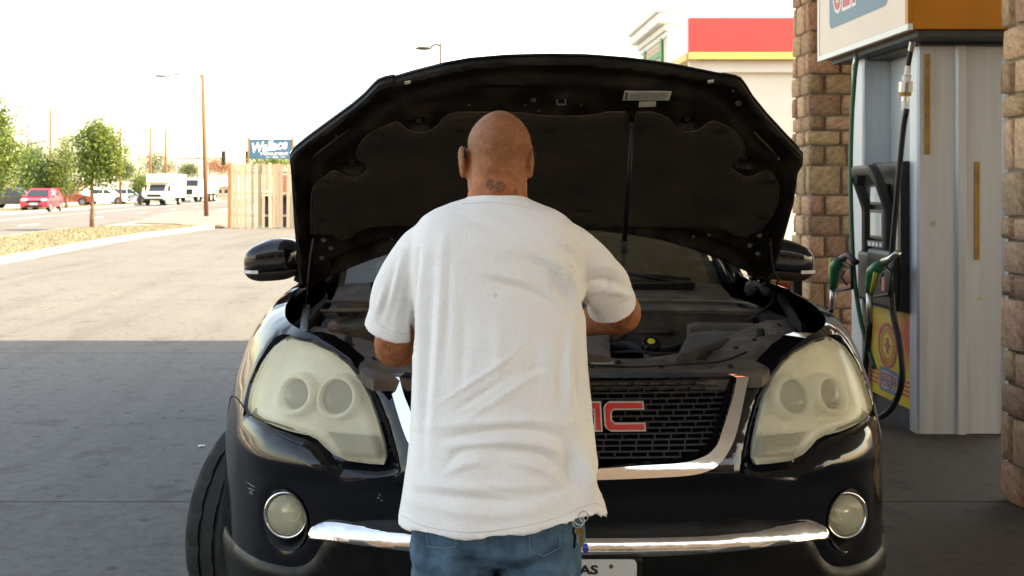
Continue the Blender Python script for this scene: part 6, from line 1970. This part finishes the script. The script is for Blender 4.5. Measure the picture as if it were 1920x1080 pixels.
for sx, uu, top in ((-1, 867.5, 274), (1, 994.5, 274)):
    ec = Vector(((uu - U0) * 2.485 / F, 2.485, zv(305, 2.485)))
    m_ = Matrix.Translation(ec) @ Matrix.Rotation(sx * R(-20), 4, 'Z') @ Matrix.Rotation(sx * R(4), 4, 'Y')
    e = MB()
    e.rings([[m_ @ Vector((x * th, y * wd + off, z)) for x, y in [(math.cos(2 * math.pi * k / 16), math.sin(2 * math.pi * k / 16)) for k in range(16)]] for z, th, wd, off in ((.040, .003, .006, 0), (.036, .006, .014, 0), (.022, .0075, .0195, .002), (.004, .0075, .019, .003), (-.014, .007, .014, .004), (-.028, .0065, .010, .005), (-.037, .005, .006, .005))])
    ears.append((e.v, e.f))
    r = MB()
    r.ball(ec + Vector((-sx * .010, .014, -.004)), (.012, .012, .022), 12, 8)
    ears.append((r.v, r.f))
# ---- trunk, arms, hands (inside the clothes where covered)
def row_(v, a, b, Yc, hd, sq=2.2): return ell(((( a + b) / 2 - U0) * Yc / F, Yc, zv(v, Yc)), (b - a) / 2 * Yc / F, hd, 40, sq)
trunk = MB().rings([row_(405, 850, 1010, 2.44, .07), row_(430, 800, 1060, 2.43, .09), row_(520, 795, 1072, 2.41, .105), row_(640, 795, 1078, 2.375, .11), row_(760, 795, 1080, 2.34, .115), row_(880, 795, 1085, 2.31, .12), row_(960, 800, 1075, 2.30, .12)])
LS, LE, LW, LH = P(825, 458, 2.43), P(737, 646, 2.505), P(822, 652, 2.78), P(850, 655, 2.90)
RS, RE, RW, RH = P(1035, 458, 2.43), P(1166, 584, 2.56), P(1085, 610, 2.82), P(1050, 622, 2.93)
arms = [limb([LS, LS.lerp(LE, .5) + Vector((-.012, 0, 0)), LE, LE.lerp(LW, .3), LE.lerp(LW, .7), LW], [.040, .046, .046, .047, .038, .029]),
        limb([RS, RS.lerp(RE, .5) + Vector((.014, 0, 0)), RE, RE.lerp(RW, .3), RE.lerp(RW, .7), RW], [.040, .047, .047, .047, .038, .029])]
hands = []
for (w, h, sx) in ((LW, LH, -1), (RW, RH, 1)):
    d = (h - w).normalized(); side = d.cross(Vector((0, 0, 1))).normalized(); up = side.cross(d)
    pm = MB()
    pm.rings([[w + d * l + side * (math.cos(2 * math.pi * k / 16) * wd) + up * (math.sin(2 * math.pi * k / 16) * th) for k in range(16)] for l, wd, th in ((-.01, .027, .022), (.02, .034, .019), (.06, .042, .017), (.095, .041, .014))])
    hands.append((pm.v, pm.f))
    for q, (off, ln) in enumerate(((-.030, .072), (-.010, .082), (.011, .078), (.030, .062))):
        b0_ = w + d * .088 + side * off
        k1 = b0_ + d * ln * .45 + up * -.006; k2 = k1 + d * ln * .30 - up * .022; k3 = k2 + d * ln * .12 - up * .022
        hands.append(limb([b0_ - d * .02, b0_, k1, k2, k3], [.010, .010, .009, .0085, .0075], 12))
    th0 = w + d * .025 - side * sx * .028 * (-1)
    hands.append(limb([th0, th0 + side * sx * .022 + d * .03 - up * .008, th0 + side * sx * .026 + d * .062 - up * .016], [.014, .0115, .009], 12))
legs_b = []
for sx, uu in ((-1, 846), (1, 1012)):
    x0_ = (uu - U0) * 2.28 / F
    legs_b.append(limb([Vector((x0_, 2.30, .80)), Vector((x0_ + sx * .005, 2.275, .46)), Vector((x0_ + sx * .01, 2.28, .07))], [.078, .056, .04]))
pelv = MB().ball(((928 - U0) * 2.29 / F, 2.295, .84), (.16, .11, .12), 24, 12)
VB, FB, NB = remesh([(head.v, head.f), (neck.v, neck.f), (face.v, face.f)] + ears + [(trunk.v, trunk.f)] + arms + hands + legs_b + [(pelv.v, pelv.f)], .0048, 5)
# nape folds and skull relief
U_ = U0 + F * VB[:, 0] / VB[:, 1]; V_ = V0 - F * (VB[:, 2] - H) / VB[:, 1]
back = np.clip(-NB[:, 1], 0, 1)
hd_ = (V_ < 372) & (U_ > 850) & (U_ < 1010)
VB += NB * (np.where(hd_, -.0022 * np.exp(-((V_ - (343 + .004 * (U_ - 933) ** 2)) / 3.0) ** 2) * back - .0016 * np.exp(-((V_ - (324 + .004 * (U_ - 933) ** 2)) / 3.5) ** 2) * back, 0))[:, None]
body = obj('body', VB, FB, m_skin, man, smooth=True)
# glasses: temples over the ears, frame on the face
gm = MB()
for sx in (-1, 1):
    gm.tube([Vector((hx + sx * .082, 2.46, zv(296, 2.46))), Vector((hx + sx * .083, 2.478, zv(279, 2.478))), Vector((hx + sx * .082, 2.52, zv(276, 2.52))), Vector((hx + sx * .074, 2.635, zv(290, 2.63)))], .0028, 8)
    gm.tube([Vector((hx + sx * (.036 + .028 * math.cos(2 * math.pi * k / 16)), 2.645, zv(303, 2.63) + .02 * math.sin(2 * math.pi * k / 16))) for k in range(17)], .0022, 6)
gm.tube([Vector((hx - .01, 2.648, zv(300, 2.63))), Vector((hx + .01, 2.648, zv(300, 2.63)))], .002, 6)
gm.build('glasses', m_cblk, man, smooth=True)

# ---- T-shirt
hem_x = [((u - U0) * Y / F) for u, Y in ((748, 2.28), (800, 2.18), (880, 2.15), (960, 2.15), (1040, 2.17), (1090, 2.2), (1118, 2.24), (1142, 2.285))]
hem_z = [H - (v - V0) * Y / F for v, Y in ((979, 2.28), (1000, 2.18), (1012, 2.15), (1003, 2.15), (985, 2.17), (964, 2.2), (955, 2.24), (965, 2.285))]
def hemz(x, y=None): return float(np.interp(x, hem_x, hem_z))
SR = [(366, 882, 985, 2.455, .079), (372, 872, 992, 2.452, .084), (380, 846, 1010, 2.445, .090), (392, 815, 1038, 2.438, .100), (406, 792, 1060, 2.43, .110), (426, 776, 1080, 2.42, .120), (460, 770, 1090, 2.41, .130), (510, 769, 1095, 2.40, .137), (570, 771, 1097, 2.385, .141), (640, 774, 1099, 2.365, .145), (700, 774, 1102, 2.345, .147), (760, 771, 1107, 2.33, .147), (820, 767, 1112, 2.315, .148), (880, 760, 1120, 2.30, .149), (935, 753, 1132, 2.29, .150)]
sr = [row_(*q, 2.35) for q in SR]
hc = ((748 + 1141) / 2 - U0) * 2.285 / F; hr = (1141 - 748) / 2 * 2.285 / F
sr.append(ell((hc, 2.283, 0), hr, .152, 40, 2.35, zf=lambda x, y: hemz(x)))
sr.append(ell((hc, 2.283, 0), hr - .035, .117, 40, 2.35, zf=lambda x, y: hemz(x) + .012))
torso = MB().rings(sr)
def sleeve(pts, rad):
    pp = [Vector(p) for p in catmull([tuple(p) for p in pts], 6)]
    k = np.linspace(0, len(rad) - 1, len(pp)); rr = list(np.interp(k, range(len(rad)), rad))
    d = (pp[-1] - pp[-2]).normalized()
    pp2 = pp + [pp[-1] - d * .004, pp[-1] - d * .05]; 
    m_ = MB()
    # walk the outside, then fold in for an open cuff
    t0 = (pp[1] - pp[0]).normalized(); nrm = t0.cross(Vector((0, 1, 0))).normalized()
    rgs = []
    for i, p in enumerate(pp):
        t = (pp[min(i + 1, len(pp) - 1)] - pp[max(i - 1, 0)]).normalized()
        nrm = (nrm - t * nrm.dot(t)).normalized(); b = t.cross(nrm)
        rgs.append([p + (nrm * math.cos(2 * math.pi * q / 28) + b * math.sin(2 * math.pi * q / 28)) * rr[i] for q in range(28)])
    for back_, r_ in ((.0, rr[-1] - .011), (.05, rr[-1] - .013)):
        rgs.append([pp[-1] - d * back_ + (nrm * math.cos(2 * math.pi * q / 28) + b * math.sin(2 * math.pi * q / 28)) * r_ for q in range(28)])
    m_.rings(rgs)
    return m_.v, m_.f
sl = sleeve([P(842, 452, 2.41), P(796, 472, 2.425), P(750, 545, 2.455), P(739, 590, 2.47), P(728, 624, 2.48)], [.054, .063, .0640, .061, .0615])
sr_ = sleeve([P(1015, 452, 2.41), P(1064, 472, 2.43), P(1124, 528, 2.48), P(1140, 556, 2.51), P(1147, 578, 2.53)], [.054, .064, .066, .062, .0605])
VS, FS, NS = remesh([(torso.v, torso.f), sl, sr_], .0050, 9)
# drape: folds drawn as soft ridges and creases over the cloth, plus gentle unevenness
U_ = U0 + F * VS[:, 0] / VS[:, 1]; V_ = V0 - F * (VS[:, 2] - H) / VS[:, 1]
UV = np.stack([U_, V_], 1)
FOLDS = [  # (pixels, height in mm, half width in px)
    ([(786, 470), (777, 540), (775, 600), (776, 660)], -7, 5), ([(797, 470), (789, 560), (788, 680), (782, 800)], 4.5, 8), ([(812, 500), (806, 620), (798, 760), (792, 880)], -3.5, 7), ([(828, 500), (822, 640), (812, 780)], 3, 8), ([(845, 480), (838, 600), (832, 700)], -2, 7),
    ([(1000, 470), (1040, 492), (1072, 530), (1090, 580)], 6, 8), ([(990, 484), (1030, 508), (1060, 548), (1078, 600)], -6, 7), ([(1040, 455), (1078, 482), (1098, 530)], -4, 7), ([(1020, 445), (1060, 462), (1090, 490)], 3.5, 8),
    ([(1090, 590), (1080, 680), (1086, 780)], -5, 7), ([(1075, 600), (1066, 690), (1070, 790)], 4, 8), ([(1058, 620), (1050, 700), (1052, 780)], -2.5, 7),
    ([(905, 522), (950, 534), (1000, 550), (1050, 580)], -4.5, 8), ([(905, 508), (955, 520), (1008, 535)], 3, 9),
    ([(822, 758), (880, 720), (935, 685), (990, 640)], 2.6, 5), ([(850, 772), (910, 735), (970, 690)], -2.4, 6), ([(870, 790), (940, 745), (1010, 700)], 2.2, 6), ([(935, 720), (990, 695), (1040, 685)], -2, 7),
    ([(830, 822), (900, 812), (980, 806), (1050, 818)], -5.5, 8), ([(800, 800), (900, 795), (1000, 790), (1080, 800)], 4, 10), ([(840, 838), (930, 828), (1010, 834), (1070, 856)], 5, 8), ([(935, 846), (1000, 852), (1045, 872), (1080, 905)], -6, 8), ([(960, 866), (1010, 878), (1050, 900)], 4, 8),
    ([(1062, 838), (1070, 870), (1078, 910)], -9, 11), ([(1090, 846), (1098, 890), (1112, 945)], 8, 12), ([(1118, 880), (1128, 930)], -5, 8), ([(840, 868), (858, 850), (890, 842)], -3.5, 7), ([(835, 890), (870, 872), (910, 866)], 3, 8),
    ([(790, 925), (880, 935), (980, 938), (1080, 910)], -3.2, 8), ([(780, 908), (880, 915), (990, 915)], 3, 10), ([(770, 940), (850, 958), (950, 965), (1050, 945)], 2.5, 10), ([(880, 905), (960, 925), (1040, 920)], -2.2, 7),
    ([(1100, 528), (1140, 526), (1178, 540)], -6, 7), ([(1105, 548), (1145, 545), (1186, 556)], 4, 7), ([(1108, 500), (1140, 500), (1168, 515)], 4, 8), ([(1112, 566), (1135, 545), (1150, 520)], -5, 6), ([(1095, 560), (1100, 585)], -7, 6),
    ([(758, 470), (742, 530), (728, 590)], 4, 8), ([(745, 490), (728, 550), (712, 602)], -3.5, 6), ([(768, 520), (760, 570), (756, 630)], -4, 6), ([(752, 560), (742, 600), (740, 632)], 3, 6), ([(722, 540), (706, 590)], 3, 6),
    ([(870, 560), (868, 660), (862, 760)], -1.8, 10), ([(930, 580), (935, 660), (930, 760)], 1.8, 12), ([(1000, 600), (1008, 680), (1004, 770)], -1.8, 10), ([(860, 400), (900, 420), (950, 425), (1000, 415)], -1.5, 9),
    ([(900, 440), (940, 470), (1000, 455)], 1.8, 12), ([(840, 430), (830, 470), (828, 520)], 2, 9)]
disp = np.zeros(len(VS))
front_f = np.clip((.45 - NS[:, 1]) / .5, 0, 1)
for line, amp, w in FOLDS:
    cv = np.array(catmull(line, 6)); m_ = len(cv)
    best = np.full(len(VS), 1e9); bt = np.zeros(len(VS))
    for i in range(m_ - 1):
        a, b = cv[i], cv[i + 1]; ab = b - a; L2 = ab @ ab + 1e-9
        t = np.clip(((UV - a) @ ab) / L2, 0, 1)
        dd_ = np.hypot(*(UV - (a + t[:, None] * ab)).T)
        k = dd_ < best; best[k] = dd_[k]; bt[k] = (i + t[k]) / (m_ - 1)
    fade = np.sin(np.pi * np.clip(bt, .06, .94)) ** .7
    disp += amp * .0019 * np.exp(-(best / w) ** 2) * fade * front_f
hem_l = np.array([hemz(x) for x in VS[:, 0]])
amp_n = np.array([mnoise.noise(Vector((p[0] * 9, p[1] * 9, p[2] * 3.2))) * .0032 + mnoise.noise(Vector((p[0] * 22, p[1] * 22, p[2] * 9 + 4))) * .0012 + mnoise.noise(Vector((p[0] * 14 + 9, p[1] * 10, p[2] * 30))) * .0010 for p in VS])
disp += amp_n * np.clip((VS[:, 2] - hem_l) / .05, .4, 1)
low = np.clip((VS[:, 2] - hem_l) / .25, 0, 1)
_nearhem = np.clip((VS[:, 2] - hem_l) / .03, 0, 1)
disp *= .35 + .65 * _nearhem
disp += (1 - low) ** 2 * np.sin(VS[:, 0] * 46 + 1.0) * .0035
VS = VS + NS * disp[:, None]
shirt = obj('t_shirt', VS, FS, m_shirt, man, smooth=True)
bvh = BVHTree.FromPolygons([Vector(p) for p in VS], FS)
def on_cloth(tree, u, v, lift=.0008):
    d = (P(u, v, 1.) - Vector((0, 0, H))).normalized()
    hit, nn, i, dist = tree.ray_cast(Vector((0, 0, H)), d)
    if hit is None or hit.y > 2.7: return None
    return hit - d * lift
def seam_(tree, pix, r, mat, parent, name, per=10):
    pts_ = [on_cloth(tree, u, v) for u, v in catmull(pix, per)]
    pts_ = [p for p in pts_ if p is not None]
    if len(pts_) > 2: MB().tube(pts_, r, 5).build(name, mat, parent)
seam_(bvh, [(752, 966), (800, 987), (880, 998), (960, 990), (1040, 972), (1088, 952), (1115, 944), (1136, 952)], .0009, m_thread, shirt, 'hem_seam')
seam_(bvh, [(690, 594), (712, 609), (742, 623), (770, 627)], .0009, m_thread, shirt, 'cuff_seam')
seam_(bvh, [(1189, 552), (1165, 566), (1130, 577), (1103, 580)], .0009, m_thread, shirt, 'cuff_seam')
seam_(bvh, [(866, 383), (890, 381), (932, 380), (970, 384), (996, 392)], .0010, m_thread, shirt, 'collar_seam')

# ---- jeans and shoes
jl = []
jr = MB().rings([row_(925, 785, 1085, 2.30, .125), row_(975, 772, 1094, 2.295, .130), row_(1010, 768, 1096, 2.29, .128), row_(1035, 790, 1080, 2.29, .10)])
jl.append((jr.v, jr.f))
for sx, uu in ((-1, 849), (1, 1011)):
    x0_ = (uu - U0) * 2.28 / F
    jl.append(limb([Vector((x0_ + sx * -.002, 2.285, .80)), Vector((x0_, 2.275, .70)), Vector((x0_ + sx * .006, 2.262, .46)), Vector((x0_ + sx * .012, 2.28, .22)), Vector((x0_ + sx * .014, 2.29, .06))], [.090, .092, .080, .074, .078], 28))
VJ, FJ, NJ = remesh(jl, .0055, 6)
dj = np.array([mnoise.noise(Vector((p[0] * 14, p[1] * 14, p[2] * 24))) * .005 + mnoise.noise(Vector((p[0] * 6, p[1] * 6, p[2] * 40))) * .004 for p in VJ])
VJ = VJ + NJ * dj[:, None]
jeans = obj('jeans', VJ, FJ, m_denim, man, smooth=True)
bj = BVHTree.FromPolygons([Vector(p) for p in VJ], FJ)
for px_ in ([(795, 985), (857, 985), (857, 1026), (838, 1030), (800, 1026)], [(990, 985), (1052, 985), (1052, 1028), (1020, 1046), (992, 1034)]):
    P2, T2, D2 = fill2d(px_, (), 6.)
    vv = [on_cloth(bj, a, b, .0035 if d > 1 else .0006) for (a, b), d in zip(P2, D2)]
    ok = [t for t in T2 if all(vv[i] is not None for i in t)]
    vv2 = [v if v is not None else Vector((0, 2.3, .7)) for v in vv]
    pk = obj('pocket', vv2, [tuple(t) for t in ok], m_denim, jeans, smooth=True)
    sh_ = [(a + (sum(p[0] for p in px_) / len(px_) - a) * .07, b + (sum(p[1] for p in px_) / len(px_) - b) * .09) for a, b in px_]
    pts_ = [on_cloth(bj, u, v, .0045) for u, v in resample(sh_, 4)]
    pts_ = [p for p in pts_ if p is not None]
    MB().tube(pts_ + [pts_[0]], .0008, 5, cap=False).build('stitching', m_stitch, pk)
for sx, uu in ((-1, 849), (1, 1011)):
    x0_ = (uu - U0) * 2.28 / F + sx * .014
    sh_ = MB().rings([[Vector((x0_ + sx * .3 * l * .1 + math.cos(2 * math.pi * k / 20) * w, 2.22 + l, max(.0, zc_2 + math.sin(2 * math.pi * k / 20) * hh))) for k in range(20)] for l, w, hh, zc_2 in ((-.02, .02, .03, .035), (0, .038, .045, .045), (.06, .042, .05, .05), (.12, .046, .045, .045), (.2, .05, .032, .032), (.25, .04, .024, .024), (.275, .015, .012, .016))])
    autosmooth(sh_.build('shoe', m_shoe, man), 60)

# ---- keys clipped at the belt, hanging free below the shirt
ky = thing('key_ring', tuple(P(1086, 975, 2.20)), 'bunch of keys on steel rings hanging under the T-shirt hem', 'keys')
m_brass = M('brass_key', (.42, .26, .08), .35, .9, var=.2, scale=60)
def loop(u, v, ru, rv, Y, r, tw=0.):
    c_ = P(u, v, Y); s_ = Y / F
    return MB().tube([c_ + Vector((ru * s_ * math.cos(2 * math.pi * k / 24), tw * math.sin(2 * math.pi * k / 24), rv * s_ * math.sin(2 * math.pi * k / 24))) for k in range(25)], r, 6)
loop(1083, 980, 9, 8, 2.165, .0011, .006).build('ring', m_steel, ky, smooth=True)
loop(1094, 968, 9, 11, 2.17, .0011, -.004).build('ring', m_steel, ky, smooth=True)
loop(1086, 976, 10, 5, 2.16, .0011, .012).build('ring', m_steel, ky, smooth=True)
def key(u0, v0, u1, v1, mat, w=.009, Y=2.16):
    a = P(u0, v0, Y); b = P(u1, v1, Y); d = (b - a).normalized(); s_ = d.cross(Vector((0, 1, 0))).normalized(); L = (b - a).length
    out = [(0, 0), (.10, w * .8), (.25, w), (.38, w * .8), (.42, w * .35), (.75, w * .35), (.80, w * .5), (.86, w * .3), (.92, w * .45), (1, 0), (.92, -w * .35), (.42, -w * .35), (.38, -w * .8), (.25, -w), (.10, -w * .8)]
    return fix_normals(MB().prism([a + d * (t * L) + s_ * q for t, q in out], (0, .0022, 0)).build('key', mat, ky))
key(1086, 988, 1092, 1024, m_brass, .008); key(1083, 988, 1084, 1020, m_steel, .007, 2.168); key(1080, 986, 1076, 1030, m_cblk, .007, 2.174)
MB().ball(P(1098, 1028, 2.17), (.0065, .006, .010), 12, 8).build('fob', M('blue_fob', (.02, .04, .35), .25), ky, smooth=True)

bpy.context.view_layer.update()
